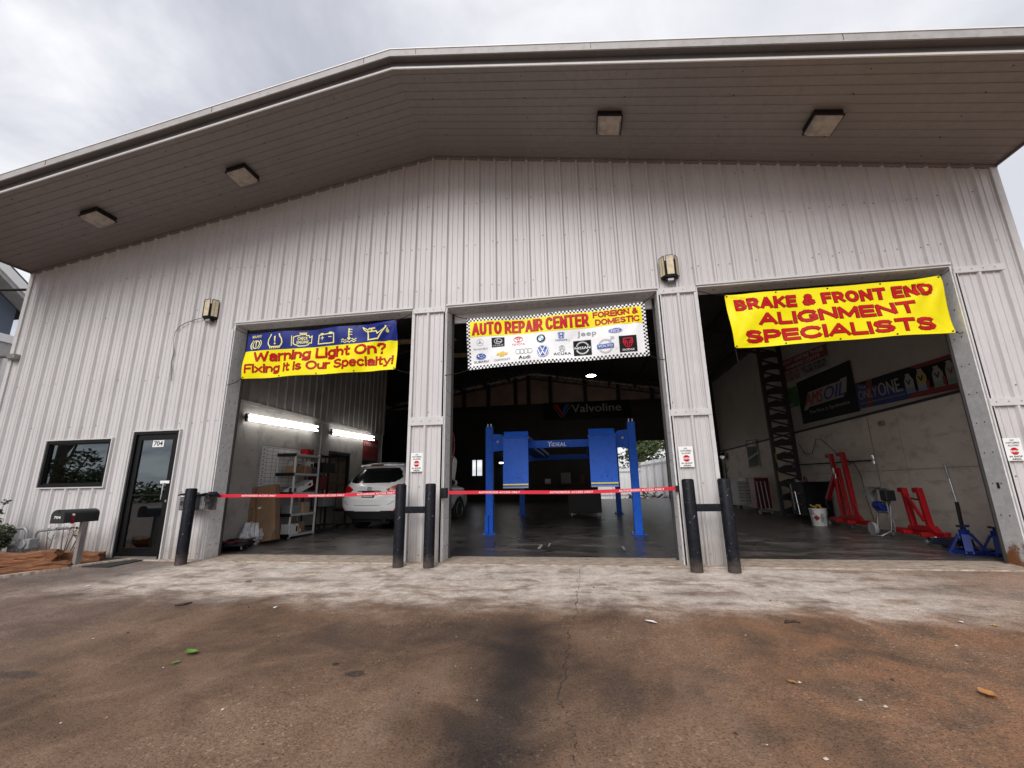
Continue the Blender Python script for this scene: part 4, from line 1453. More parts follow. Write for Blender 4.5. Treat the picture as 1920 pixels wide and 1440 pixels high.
# red shield with a horned head, on black
cu, cv = 2.72, .222
s.rect(cu - .142, cu + .142, cv - .135, cv + .135, K, 2)
s.poly([(cu - .075, cv + .095), (cu + .075, cv + .095), (cu + .082, cv + .02), (cu + .05, cv - .045), (cu, cv - .07), (cu - .05, cv - .045), (cu - .082, cv + .02)], RD, 3)
s.poly([(cu - .058, cv + .080), (cu + .058, cv + .080), (cu + .064, cv + .018), (cu + .038, cv - .035), (cu, cv - .055), (cu - .038, cv - .035), (cu - .064, cv + .018)], K, 4)
for sg in (-1, 1):
    s.line([(cu + sg * .012, cv - .035), (cu + sg * .020, cv + .030), (cu + sg * .048, cv + .055), (cu + sg * .048, cv + .0), (cu + sg * .034, cv + .012)], .012, RD, 5)
s.text('DODGE', cu - .095, cu + .095, cv - .115, cv - .085, WH, 3, sp=1.1, bold=0.0012)
s.map('logo', LOGO_INKS, f2, bn, ((0, 3.048, 72), (0, .914, 24)))
grommets(f2, bn)
cords(f2, [((0, .914), (.345, -.01, 4.15)), ((3.048, .914), (3.95, -.01, 4.22)), ((0, 0), (.33, -.03, 2.98)), ((3.048, 0), (3.96, -.03, 3.03))], bn)

# plain yellow "Brake & Front End" banner
f3 = hang((4.998, 4.076), (8.034, 4.098), (8.103, 3.213), (5.028, 3.161), 21, [(3.03, .9, .030, .6), (.02, .9, .020, .5), (3.03, 0, .012, .4), (.02, 0, .014, .5)])
bn = thing('banner', 'plain yellow banner with three lines of red capitals hung in the right doorway', 'banner', group='vinyl banners hung in the doorways')
s = Sheet()
s.rect(0, 3.048, 0, .914, 0, 0)
s.map('cloth', [M_YEL], f3, bn, CUT, True)
for txt, u0, u1, v0, v1 in (('BRAKE & FRONT END', .125, 2.90, .622, .818), ('ALIGNMENT', .43, 2.61, .350, .550), ('SPECIALISTS', .19, 2.82, .070, .272)):
    s = Sheet()
    heavy(s, txt, u0, u1, v0, v1, .049, 1, 1, .006)
    heavy(s, txt, u0, u1, v0, v1, .049, 0, 2)
    s.map('lettering', [M_BRED, M_BDK], f3, bn, CUT)
grommets(f3, bn)
cords(f3, [((0, .914), (4.57, -.01, 4.17)), ((3.048, .914), (8.19, -.01, 4.20)), ((0, 0), (5.06, .03, 2.93)), ((3.048, .0), (8.17, .03, 3.20))], bn)


# ------------------------------------------------------------------ small wall signs
def shop_sign(x, z, label):
    t_ = thing('wall_sign', label, 'sign', (x, -.042, z), 0, 'no customers signs')
    g = MB()
    g.box(-.104, .104, -.004, .004, -.152, .152)
    g.build('plate', M_WHITE, t_, bevel=.002)
    s = Sheet()
    s.text('NO', -.022, .022, .112, .134, 0, 1, .02)
    s.text('CUSTOMERS', -.080, .080, .076, .100, 0, 1, .02)
    s.text('ALLOWED', -.064, .064, .040, .064, 0, 1, .02)
    a8 = [(.052 * math.cos(R(22.5 + 45 * k)), -.025 + .052 * math.sin(R(22.5 + 45 * k))) for k in range(8)]
    s.poly(a8, 1, 1)
    s.rect(-.046, .046, -.038, -.012, 2, 2)
    s.text('STOP', -.036, .036, -.035, -.015, 1, 3, .02)
    s.text('IN SHOP', -.076, .076, -.108, -.084, 0, 1, .03)
    s.text('AREA', -.056, .056, -.142, -.118, 0, 1, .03)
    s.map('lettering', [M_INK, M_BRED, M_WHITE], lambda u, v, l: (u, -.004 - l * .0012, v), t_)


shop_sign(-.112, 1.523, 'small white no customers sign on the pillar beside the white car')
shop_sign(4.122, 1.503, 'small white no customers sign on the pillar under the right-hand wall lamp')
shop_sign(8.335, 1.492, 'small white no customers sign on the wall past the right bay')


# ------------------------------------------------------------------ retractable belts
M_BELT = pm('belt_red', (0.60, 0.008, 0.032), 0.45, var=0.05)


def belt(x0, x1, z0, z1, label, cassette_x, texts):
    t_ = thing('belt_barrier', label, 'barrier', (cassette_x, -.02, z0), 0, 'red belts across the doorways')
    g = MB()
    g.box(-.055, .055, -.085, .0, -.085, .075)
    g.build('cassette', M_BLACK, t_, bevel=.008)
    Lb = x1 - x0

    def bf(u, v, l):
        a = u / Lb
        sag = -.018 * math.sin(math.pi * a)
        return (x0 - cassette_x + u, -.045 - l * .002, (z1 - z0) * a + sag + v + .006 * math.sin(u * 2.1))
    s = Sheet()
    s.rect(0, Lb, -.026, .026, 0, 0)
    s.map('belt', [M_BELT], bf, t_, ((0, Lb, 40), (-.03, .03, 1)), True)
    s = Sheet()
    for u in texts:
        s.text('AUTHORIZED ACCESS ONLY', u, u + .66, -.015, .014, 0, 1, sp=1.08, bold=0.0012)
    s.map('lettering', [M_WHITE], bf, t_)
    g = MB()
    g.box(x1 - cassette_x - .012, x1 - cassette_x + .03, -.06, -.02, z1 - z0 - .045, z1 - z0 + .045)
    g.build('clip', M_BLACK, t_, bevel=.004)


belt(-3.78, -.32, 1.03, 1.04, 'red retractable belt across the left doorway in front of the white car', -3.83, (.52, 1.78, 2.66))
belt(.44, 3.93, 1.03, 1.04, 'red retractable belt across the middle doorway in front of the blue lift', .37, (.50, 1.62, 2.66))


# ------------------------------------------------------------------ bollards
def post_mesh(g, x, y, h, r=.082):
    z0 = gz(x, y) - .04
    g.lathe([(r, z0), (r, h - .025), (r - .006, h - .01), (r - .022, h)], 24, (x, y, 0))


def bollard_pair(xa, xb, y, label):
    t_ = thing('bollard_pair', label, 'bollards', ((xa + xb) / 2, y, gz(xa, y)), 0, 'black bollard pairs guarding the pillars')
    o = t_.location
    for x in (xa, xb):
        g = MB()
        g.M = Matrix.Translation(-Vector(o))
        post_mesh(g, x, y, 1.175)
        g.build('post', M_BLACKP, t_, smooth=40)
    g = MB()
    g.M = Matrix.Translation(-Vector(o))
    g.box(xa + .06, xb - .06, y - .02, y + .02, .735, .835)
    g.build('crossbar', M_BLACKP, t_, bevel=.006)
    return t_


bollard_pair(-.235, .245, -.34, 'joined pair of black bollards in front of the pillar beside the white car')
bollard_pair(4.025, 4.50, -.40, 'joined pair of black bollards in front of the pillar left of the right bay')
t_ = thing('bollard', 'single black bollard beside the office door with a weathered box fixed behind it', 'bollard', (-3.97, -.36, gz(-3.97, -.36)))
g = MB(); g.M = Matrix.Translation(-Vector(t_.location))
post_mesh(g, -3.97, -.36, 1.165, .085)
g.prism([(-4.06, .81), (-3.97, .81), (-3.97, .52), (-4.0, .60)], 'Y', -.375, -.345)
g.build('post', M_BLACKP, t_, smooth=40)
t_ = thing('drop_box', 'weathered grey and black steel box with an open front behind the single bollard', 'box', (-3.97, -.2, .82))
M_WPL = pm('weathered_steel', (0.10, 0.10, 0.105), 0.55, var=0.3, scale=18, dirt=(0.30, 0.30, 0.30), dscale=12, damt=0.5)
g = MB()
g.box(-.30, .28, -.05, .10, -.02, .0, 0)
g.box(-.30, .28, .08, .10, .0, .24, 0)
g.box(-.30, -.10, -.06, -.05, .0, .19, 0)
g.box(-.275, -.165, -.066, -.06, .065, .135, 1)
g.box(-.20, -.172, -.068, -.066, .07, .128, 2)
g.box(.10, .20, -.06, -.05, .0, .21, 0)
g.box(-.10, .10, .0, .08, .0, .20, 0)
g.box(.20, .205, -.05, .08, .0, .2, 0)
g.box(-.31, -.30, -.05, .09, .0, .2, 0)
g.poly([(.21, -.06, .0), (.275, -.06, .0), (.24, -.06, .12)], 1)
# buckled lid with a wavy front edge
lidp = [(-.33, .235), (-.27, .262), (-.23, .238), (-.19, .262), (-.12, .268), (-.09, .245), (.12, .245), (.20, .268), (.27, .25), (.315, .215)]
for (xa, za), (xb, zb) in zip(lidp, lidp[1:]):
    b = g.add([(xa, -.09, za - .012), (xb, -.09, zb - .012), (xb, .11, zb), (xa, .11, za), (xa, -.09, za), (xb, -.09, zb), (xb, .11, zb + .012), (xa, .11, za + .012)])
    for q in ((0, 3, 2, 1), (4, 5, 6, 7), (0, 1, 5, 4), (2, 3, 7, 6), (1, 2, 6, 5), (3, 0, 4, 7)):
        g.face([b + i for i in q], 1)
g.box(.20, .31, -.09, -.08, .12, .235, 1)
g.build('case', [M_WPL, M_BLACKP, M_STEEL], t_)

# ------------------------------------------------------------------ mailbox
t_ = thing('mailbox', 'black rural mailbox with a red flag on a grey wooden post by the office window', 'mailbox', (-5.67, -.62, gz(-5.67, -.6)), 0)
M_MB = pm('mailbox_black', (0.02, 0.021, 0.023), 0.42, var=0.2, scale=8, bump=0.05)
b0 = .62
g = MB()
rotm = Matrix.Rotation(R(3), 4, 'Z')
TM = Matrix.Translation((-.10, -.06, .70)) @ rotm @ Matrix.Scale(.70, 4) @ Matrix.Translation((0, 0, -b0))
g.M = TM
arc = [(-.17, b0)] + [(-.17 * math.cos(math.pi * k / 14), b0 + .17 + .13 * math.sin(math.pi * k / 14)) for k in range(15)] + [(.17, b0)]
g.prism(arc, 'Y', -.38, .38)
mb_ = g.build('body', M_MB, t_, smooth=35, fix=True)
g = MB(); g.M = TM
arc2 = [(x * 1.04, z + (.004 if z > b0 else -.004)) for x, z in arc]
g.prism(arc2, 'Y', -.405, -.38)
g.box(-.03, .03, -.42, -.405, b0 + .24, b0 + .28)
g.build('door', M_MB, t_, smooth=35, fix=True)
s = Sheet()
s.text('704', -.085, .085, b0 + .10, b0 + .16, 0, 0, .02)
s.map('house_number', [M_WHITE], lambda u, v, l: TM @ Vector((u, -.408, v)), t_)
g = MB(); g.M = TM
g.box(.172, .180, -.24, -.19, b0 + .0, b0 + .18)
g.tube([(.17, -.215, b0 + .18), (.188, -.215, b0 + .18)], .026, 10, 1)
g.box(.172, .180, -.255, -.175, b0 - .02, b0 + .03)
g.build('flag', [M_RED, M_WHITE], t_)
g = MB()
g.box(-.032, .032, -.045, .045, -.08, .70)
g.build('post', pm('grey_timber', (0.22, 0.20, 0.19), 0.8, var=0.25, scale=4, stretch=(8, 8, 1), bump=0.3), t_, bevel=.006)

# ------------------------------------------------------------------ door mat
g = MB()
b = g.add([(x, y, gz(x, y) + h) for h in (.004, .016) for x, y in ((-5.70, -.66), (-4.98, -.66), (-4.98, -.08), (-5.70, -.08))])
for q in ((4, 5, 6, 7), (0, 1, 5, 4), (1, 2, 6, 5), (2, 3, 7, 6), (3, 0, 4, 7)):
    g.face([b + i for i in q])
tag(g.build('door_mat', pm('mat_fibre', (0.03, 0.03, 0.03), 0.95, var=0.4, scale=30, bump=0.4)), 'dark ribbed mat lying in front of the office door', 'door mat')

# ------------------------------------------------------------------ planted bed at the left: kerb, soil, stones, meter, shrubs
g = MB()
kp = [(-5.15, -.03), (-5.45, -.50), (-5.62, -.95), (-5.90, -1.5), (-6.4, -2.3), (-7.2, -3.4)]
for (xa, ya), (xb, yb) in zip(kp, kp[1:]):
    b = g.add([(xa, ya, gz(xa, ya) - .02), (xb, yb, gz(xb, yb) - .02), (xb, yb, gz(xb, yb) + .035), (xa, ya, gz(xa, ya) + .035), (xa - .14, ya + .02, gz(xa, ya) + .035), (xb - .14, yb + .02, gz(xb, yb) + .035)])
    g.face((b, b + 1, b + 2, b + 3))
    g.face((b + 3, b + 2, b + 5, b + 4))
    for q in ():
        pass
kerb = g.build('kerb', lip_mat(), fix=False)
kind(kerb, 'structure')
g = MB()
g.poly([(-5.29, -.02, .0), (-5.59, -.5, -.02), (-5.75, -.95, -.03), (-6.05, -1.5, -.05), (-6.55, -2.3, -.08), (-7.35, -3.4, -.1), (-20, -3.4, -.1), (-20, -.02, .0)])
kind(g.build('soil', pm('dark_soil', (0.055, 0.035, 0.026), 0.95, var=0.4, scale=9, bump=0.5)), 'structure')


def stone(x, y, z, lx, ly, lz, rz, seed, label):
    rn = random.Random(seed)
    bm = bmesh.new()
    bmesh.ops.create_cube(bm, size=1)
    bmesh.ops.subdivide_edges(bm, edges=bm.edges[:], cuts=7, use_grid_fill=True)
    ph = [rn.uniform(0, 6) for _ in range(6)]
    for v in bm.verts:
        p = v.co
        k = 1 - .07 * (abs(p.x) * 2) ** 12 - .04 * (abs(p.y) * 2) ** 12
        v.co = Vector((p.x * lx * (1 + .05 * math.sin(p.z * 9 + ph[0])), p.y * ly * k * (1 + .06 * math.sin(p.x * 7 + ph[1])), p.z * lz * k + .018 * math.sin(p.x * 6 + ph[2]) + .012 * math.sin(p.x * 15 + p.y * 9 + ph[3]) + .05 * p.x * p.z)) + Vector([rn.uniform(-.011, .011) for _ in range(3)])
    me = bpy.data.meshes.new('stone_block')
    bm.to_mesh(me)
    bm.free()
    me.shade_smooth()
    me.set_sharp_from_angle(angle=R(28))
    me.materials.append(M_STONE)
    o = bpy.data.objects.new('stone_block', me)
    C.objects.link(o)
    o.location = (x, y, z)
    o.rotation_euler = (0, rn.uniform(-.05, .05), rz)
    return tag(o, label, 'stone', 'sandstone blocks edging the bed')


M_STONE = pm('red_sandstone', (0.27, 0.115, 0.052), 0.85, var=0.4, scale=3, stretch=(1, 1, 5), dirt=(0.09, 0.045, 0.028), dscale=5, damt=0.8, bump=0.9, bscale=16)
stone(-6.30, -1.00, .125, .95, .34, .17, R(38), 1, 'upper orange sandstone block resting on another at the left edge')
stone(-6.12, -1.10, -.045, 1.15, .42, .15, R(46), 2, 'lower orange sandstone block under the upper one at the left edge')
stone(-6.0, -.38, .045, .70, .26, .17, R(30), 3, 'redder sandstone block lying behind the mailbox post')

# gas meter
M_GAL = pm('galvanised_pipe', (0.30, 0.31, 0.32), 0.5, 0.3, var=0.25, scale=12)
t_ = thing('gas_meter', 'grey gas meter with bent pipes against the wall under the office window', 'gas meter', (-7.28, -.22, 0.0))
g = MB(); g.box(-.12, .13, -.10, .06, .16, .34); g.lathe([(.085, -.02), (.085, .02)], 18, (0, -.11, .25), 'Y')
g.build('case', M_GAL, t_, bevel=.02)
g = MB()
g.tube([(-.42, 0, -.1), (-.42, 0, .42), (-.38, 0, .50), (-.18, 0, .52), (-.11, 0, .46), (-.10, 0, .34)], .028, 10)
g.build('inlet_pipe', M_GAL, t_, smooth=50)
g = MB()
g.tube([(.08, 0, .33), (.09, 0, .42), (.15, 0, .47), (.50, .02, .50)], .026, 10)
g.tube([(.50, .02, .50), (.56, .16, .5)], .026, 10)
g.build('outlet_pipe', M_GAL, t_, smooth=50)
g = MB()
g.ball((-.33, -.06, .25), .07, 8, sq=(1, 1, .8)); g.tube([(-.42, 0, .2), (-.12, -.02, .22)], .03, 10); g.tube([(-.33, -.06, .28), (-.33, -.06, .34)], .04, 10)
g.build('regulator', pm('pale_casting', (0.5, 0.5, 0.5), 0.5, 0.2), t_, smooth=40)


# ------------------------------------------------------------------ plants
def leaf_mat(name, a, b):
    m, nt, p = principled(name)
    oi = nt.node('ShaderNodeObjectInfo')
    n = nt.noise(objco(nt), 2.3, 4, 0.6)
    f = nt.noise(objco(nt), 23, 2, 0.5)
    nt.put(p.inputs['Base Color'], nt.ramp(nt.math('ADD', nt.math('MULTIPLY', n, .55), nt.math('MULTIPLY', f, .45)), (0.36, a), (0.64, b)))
    p.inputs['Roughness'].default_value = 0.5
    p.inputs['Transmission Weight'].default_value = 0.0
    p.inputs['Subsurface Weight'].default_value = 0.0
    return m


M_LEAF = leaf_mat('bush_leaf', (0.010, 0.018, 0.006), (0.055, 0.075, 0.018))
M_LEAFD = leaf_mat('tree_leaf', (0.020, 0.036, 0.012), (0.10, 0.14, 0.035))
M_BARK = pm('bark', (0.10, 0.075, 0.06), 0.9, var=0.3, scale=10, bump=0.4)


def leaves(mb, c, rad, n, size, rn, flat=1.0, shell=0.45):
    c = Vector(c)
    for _ in range(n):
        d = Vector((rn.gauss(0, 1), rn.gauss(0, 1), rn.gauss(0, 1))).normalized()
        r_ = rn.uniform(shell, 1.0) ** 0.6
        p = c + Vector((d.x * rad[0], d.y * rad[1], d.z * rad[2])) * r_
        a = Vector((rn.gauss(0, 1), rn.gauss(0, 1), rn.gauss(0, .5))).normalized()
        b = a.cross(d + Vector((rn.gauss(0, .6), rn.gauss(0, .6), rn.gauss(0, .6)))).normalized()
        k = size * rn.uniform(.6, 1.4)
        mb.poly([p - a * k * .5, p + b * k * .28, p + a * k * .6, p - b * k * .28])


def tree(name, label, x, y, z0, h, rad, seed, nl, size, group=None, cat='tree', trunk=.14, low=.35):
    rn = random.Random(seed)
    t_ = thing(name, label, cat, (x, y, z0), 0, group)
    g = MB()
    g.tube([(0, 0, -.1), (rn.uniform(-.1, .1), 0, h * .3), (rn.uniform(-.2, .2), .1, h * .6), (rn.uniform(-.2, .2), 0, h * .85)], [trunk, trunk * .8, trunk * .5, trunk * .2], 9)
    cl = []
    for k in range(13):
        a = k * 2.4 + rn.uniform(-.4, .4)
        q = rn.uniform(low, 1.0)
        rr = rad * rn.uniform(.35, .85) * (1.15 - .6 * abs(q - .6))
        c = Vector((rr * math.cos(a), rr * math.sin(a), h * q - rad * .12))
        cl.append((c, rad * rn.uniform(.28, .48)))
        g.tube([(0, 0, h * q * .55), c * .6 + Vector((0, 0, h * q * .12)), c], [trunk * .4, trunk * .25, trunk * .08], 6)
    g.build('trunk', M_BARK, t_, smooth=60)
    g = MB()
    for c, r_ in cl + [(Vector((0, 0, h * .9)), rad * .45)]:
        leaves(g, c, (r_, r_, r_ * .75), nl // 14, size, rn)
    g.build('crown', M_LEAFD, t_)
    return t_


rn = random.Random(4)
t_ = thing('bush', 'dense dark green bush at the left edge beside the gas meter', 'bush', (-7.62, -.62, .0))
g = MB()
for k in range(7):
    g.tube([(rn.uniform(-.06, .06), rn.uniform(-.06, .06), -.05), (rn.uniform(-.25, .25), rn.uniform(-.2, .2), .45)], [.014, .005], 5)
g.build('stems', M_BARK, t_)
g = MB()
for k in range(9):
    leaves(g, (rn.uniform(-.42, .25), rn.uniform(-.25, .2), rn.uniform(.12, .50)), (.24, .22, .18), 900, .042, rn)
g.build('foliage', M_LEAF, t_)
t_ = thing('shrub', 'thin open shrub with a few leafy sprays behind the dense bush', 'shrub', (-8.02, -.45, .0))
g = MB()
gl_ = MB()
for k in range(6):
    e = Vector((rn.uniform(-.35, .55), rn.uniform(-.2, .1), rn.uniform(.75, 1.12)))
    g.tube([(0, 0, -.05), e * .5 + Vector((0, 0, .1)), e], [.012, .008, .004], 5)
    for q in (.7, .85, 1.0):
        leaves(gl_, e * q + Vector((rn.uniform(-.06, .06), 0, rn.uniform(-.03, .05))), (.09, .07, .05), 22, .055, rn, shell=.1)
g.build('stems', M_BARK, t_)
gl_.build('foliage', M_LEAF, t_)
t_ = thing('bare_shrub', 'bare thorny twigs with a few withered leaves in front of the outlet pipe', 'shrub', (-6.35, -.30, .0))
g = MB()
gl_ = MB()
for k, (dx, hh) in enumerate(((-.42, .52), (-.40, .40), (-.12, .56), (-.06, .50), (.05, .46), (.42, .62), (.40, .36), (.18, .52))):
    x0 = (-.42, -.42, -.10, -.08, -.05, .02, .05, .02)[k]
    e = Vector((dx, rn.uniform(-.06, .06), hh))
    pts = [Vector((x0, 0, -.03)), Vector((x0, 0, 0)).lerp(e, .5) + Vector((rn.uniform(-.03, .03), 0, .03)), e]
    g.tube(pts, [.013, .009, .004], 6)
    for j in range(3):
        q = pts[1].lerp(pts[2], rn.uniform(0, .9))
        e2 = q + Vector((rn.uniform(-.14, .14), rn.uniform(-.03, .03), rn.uniform(.02, .12)))
        g.tube([q, e2], [.005, .002], 5)
        if k in (4, 7, 5):
            leaves(gl_, e2, (.05, .04, .05), 5, .05, rn, shell=.1)
g.build('twigs', pm('twig', (0.15, 0.10, 0.085), 0.8), t_, smooth=60)
gl_.build('leaves', leaf_mat('withered_leaf', (0.10, 0.05, 0.02), (0.20, 0.17, 0.05)), t_)

# ------------------------------------------------------------------ litter on the apron
M_LG = leaf_mat('fresh_leaf', (0.07, 0.17, 0.02), (0.16, 0.30, 0.05))
M_LO = pm('dry_leaf', (0.42, 0.19, 0.06), 0.7, var=.3)
M_LD = pm('dark_leaf', (0.05, 0.03, 0.025), 0.8)
M_PAP = pm('scrap_paper', (0.80, 0.80, 0.80), 0.7)


def scrap(name, x, y, lx, ly, m_, seed, label, cat, group=None, curl=.25):
    rn = random.Random(seed)
    n = 8
    g = MB()
    pts = []
    for i in range(n + 1):
        q = i / n
        wd = math.sin(math.pi * min(.98, max(.04, q))) ** .7 * ly / 2 * rn.uniform(.8, 1.15)
        zc = curl * lx * (q - .5) ** 2 + rn.uniform(0, .004) + .004
        pts.append(((q - .5) * lx, wd, zc))
    b = g.add([(a, -c_, z_ + .3 * c_) for a, c_, z_ in pts] + [(a, 0, z_) for a, c_, z_ in pts] + [(a, c_, z_ + .35 * c_) for a, c_, z_ in pts])
    for i in range(n):
        for r_ in (0, 1):
            o_ = b + r_ * (n + 1)
            g.face((o_ + i, o_ + i + 1, o_ + n + 2 + i, o_ + n + 1 + i))
    o = g.build(name, m_, smooth=60)
    o.location = (x, y, gz(x, y) + .004)
    o.rotation_euler = (0, 0, rn.uniform(0, 3.1))
    return tag(o, label, cat, group)


scrap('leaf', -.57, -3.55, .13, .08, M_LG, 1, 'largest fresh green leaf lying on the stained concrete', 'leaf', 'leaves on the apron', .5)
scrap('leaf', -.53, -3.73, .07, .04, M_LG, 2, 'small yellow-green leaf just in front of the larger green one', 'leaf', 'leaves on the apron')
scrap('leaf', 4.88, -3.63, .12, .07, M_LO, 3, 'bright orange dry leaf lying at the far right', 'leaf', 'leaves on the apron', .5)
scrap('leaf', 3.83, -3.60, .06, .03, M_LO, 4, 'small dull orange leaf beside a thin dark twig', 'leaf', 'leaves on the apron')
scrap('leaf', -1.9, -1.35, .09, .05, pm('red_leaf', (0.16, .045, .03), .8), 5, 'dark red leaf on the pale concrete near the single bollard', 'leaf', 'leaves on the apron')
scrap('paper_scrap', 3.12, -2.53, .12, .05, M_PAP, 6, 'largest torn white scrap lying on the brown concrete right of the crack', 'scrap', 'white scraps on the apron', .1)
scrap('paper_scrap', -.72, -2.38, .06, .04, M_PAP, 7, 'white scrap lying in front of the left bay', 'scrap', 'white scraps on the apron', .1)
scrap('paper_scrap', -3.97, -1.72, .09, .04, M_PAP, 8, 'white scrap lying near the office door on the grey concrete', 'scrap', 'white scraps on the apron', .1)
scrap('paper_scrap', 5.75, -2.25, .05, .03, M_PAP, 9, 'tiny white scrap lying at the far right near a yellow leaf', 'scrap', 'white scraps on the apron', .1)
scrap('leaf', 5.95, -2.32, .06, .03, pm('yellow_leaf', (0.5, .38, .06), .7), 10, 'small yellow leaf beside the tiny white scrap at the far right', 'leaf', 'leaves on the apron')
g = MB()
g.tube([(-1.93, -2.40, gz(-1.9, -2.4) + .012), (-1.86, -2.35, gz(-1.9, -2.4) + .014), (-1.84, -2.27, gz(-1.9, -2.3) + .012)], [.008, .014, .006], 6)
tag(g.build('twig', M_LD), 'short dark crooked twig lying on the stain in front of the left bay', 'twig', 'twigs on the apron')
g = MB()
g.tube([(4.27, -2.43, gz(4.3, -2.4) + .01), (4.38, -2.38, gz(4.3, -2.4) + .015)], [.009, .005], 6)
g.tube([(4.30, -2.36, gz(4.3, -2.4) + .01), (4.40, -2.42, gz(4.3, -2.4) + .012)], [.005, .006], 6)
tag(g.build('twig', M_LD), 'forked dark twig lying in front of the right bollards', 'twig', 'twigs on the apron')
rn = random.Random(11)
g = MB()
for k in range(130):
    x, y = rn.uniform(-3.5, 6.5), -rn.uniform(1.2, 5.4)
    r_ = rn.choice((.004, .006, .006, .009, .013))
    b = g.add([(x + r_ * rn.uniform(.6, 1.3) * math.cos(a), y + r_ * rn.uniform(.5, 1.2) * math.sin(a), gz(x, y) + .003) for a in (0, 1.05, 2.1, 3.14, 4.2, 5.2)] + [(x, y, gz(x, y) + .004 + r_ * .6)])
    mi_ = rn.choice((0, 0, 0, 1, 2))
    for i in range(6):
        g.face((b + i, b + (i + 1) % 6, b + 6), mi_)
kind(g.build('gravel', [M_LD, pm('pale_grit', (0.5, .44, .38), .8), pm('tan_grit', (.3, .17, .09), .8)]), 'stuff')['label'] = 'scattered grit and leaf crumbs on the apron'

# ------------------------------------------------------------------ neighbouring house, cable
t_ = thing('neighbour_house', 'brick house with a white-trimmed gable and blue siding beyond the left corner', 'house', (-13.3, -.4, 0))
hy = 2.7      # half width of the gable, which faces the workshop
g = MB()
g.box(-9, 0, -hy, hy, -.1, 4.88)
g.build('wall', pm('orange_brick', (0.40, 0.17, 0.085), 0.85, var=0.3, scale=9, stretch=(1, 1, 4), dirt=(0.26, .13, .08), dscale=14), t_)
PK = 7.19 + .12 + .74 * 1.96
g = MB()
g.prism([(-hy, 5.4), (hy, 5.4), (hy, PK - .74 * hy - .45), (0, PK - .45), (-hy, PK - .74 * hy - .45)], 'X', -9, -.02)
g.build('gable', pm('blue_siding', (0.10, 0.125, 0.17), 0.6, var=.1, scale=3, stretch=(1, 1, 20)), t_)
g = MB()
g.box(-.1, .30, -hy - .1, hy + .1, 5.22, 5.44)
g.box(-.1, .25, -hy - .1, hy + .1, 4.88, 5.22, 1)
g.box(.05, .25, hy - .16, hy + .04, -.1, 4.88, 0)
g.build('porch_beam', [M_WHITE, pm('grey_board', (0.42, .41, .40), .6)], t_)
g = MB()
for s_ in (-1, 1):
    for d0, d1, x0, x1, mi_ in ((-.02, .04, -9.3, .55, 1), (-.30, -.02, .50, .55, 0), (-.42, -.30, -.02, .50, 2)):
        q = []
        for y in (0, hy + .6):
            z_ = PK - y * .74
            q += [(x0, s_ * y, z_ + d0), (x1, s_ * y, z_ + d0), (x1, s_ * y, z_ + d1), (x0, s_ * y, z_ + d1)]
        b = g.add(q)
        for f_ in ((0, 1, 2, 3), (7, 6, 5, 4), (0, 4, 5, 1), (1, 5, 6, 2), (2, 6, 7, 3), (3, 7, 4, 0)):
            g.face([b + i for i in f_], mi_)
g.build('roof', [M_WHITE, pm('shingle', (0.10, .10, .105), .9), pm('house_soffit', (0.40, .395, .39), .7)], t_, fix=True)
g = MB()
pts = []
for k in range(15):
    q = k / 14
    pts.append((-40 + 30.3 * q, -6 + 6.6 * q, 6.7 - .9 * q - 1.4 * math.sin(math.pi * q) * .4))
pts += [(-9.45, .55, 5.62), (-9.30, .50, 5.35), (-9.22, .45, 5.15)]
g.tube(pts, .03, 6)
g.tube([(-9.32, .42, 5.02), (-9.15, .42, 5.12)], .06, 8)
tag(g.build('service_cable', M_BLACK, smooth=60), 'black overhead cable dropping to a fitting at the left corner of the workshop', 'cable')

# ------------------------------------------------------------------ beyond the rear doorway
M_FENCE = pm('white_fence_metal', (0.66, 0.67, 0.68), 0.5, var=.08, scale=2)


def fence_run(label, xa, ya, xb, yb, h, n):
    t_ = thing('metal_fence', label, 'fence', (xa, ya, 0))
    d = Vector((xb - xa, yb - ya, 0))
    nn_ = Vector((d.y, -d.x, 0)).normalized()
    g = MB()
    for i in range(n):
        p, q = d * (i / n), d * ((i + 1) / n)
        k = (q - p)
        prof_ = [(0, 0), (.7, 0), (.78, .04), (.92, .04), (1, 0)]
        for (a, da), (b, db) in zip(prof_, prof_[1:]):
            A, B = p + k * a + nn_ * da, p + k * b + nn_ * db
            g.poly([A, B, B + Vector((0, 0, h)), A + Vector((0, 0, h))])
    g.build('sheeting', M_FENCE, t_)
    g = MB()
    for z in (.35, h - .25):
        g.bar(nn_ * .07 + Vector((0, 0, z)), d + nn_ * .07 + Vector((0, 0, z)), .05, .05)
    for i in range(0, n + 1, 5):
        p = d * (i / n) + nn_ * .09
        g.bar(p, p + Vector((0, 0, h + .05)), .06, .06)
    g.build('rails', pm('fence_rail', (.4, .4, .41), .5), t_)


fence_run('white sheet-metal fence facing the rear doorway of the workshop', 3.2, 30.5, 7.2, 30.5, 2.45, 12)
fence_run('taller white sheet-metal fence running back along the right of the rear yard', 7.2, 30.5, 8.9, 21.0, 2.9, 28)
tree('tree', 'leafy green tree above the fence seen through the rear doorway', 7.6, 34, 0, 7.5, 3.2, 3, 5200, .30, trunk=.2, low=.25)
tree('tree', 'darker tree left of the rear doorway beyond the fence', 3.9, 33.5, 0, 6.6, 2.6, 9, 4200, .28, trunk=.18, low=.2)
rn = random.Random(8)
g = MB()
for k in range(46):
    x, y = rn.uniform(5.3, 7.9), rn.uniform(22.5, 26)
    a = rn.uniform(0, 3.14)
    L_ = rn.uniform(.2, .9)
    z_ = rn.uniform(0, .35)
    g.bar((x, y, z_), (x + L_ * math.cos(a), y + L_ * math.sin(a), z_ + rn.uniform(-.05, .5)), rn.uniform(.03, .14), rn.uniform(.02, .1), rn.choice((0, 0, 1, 2)))
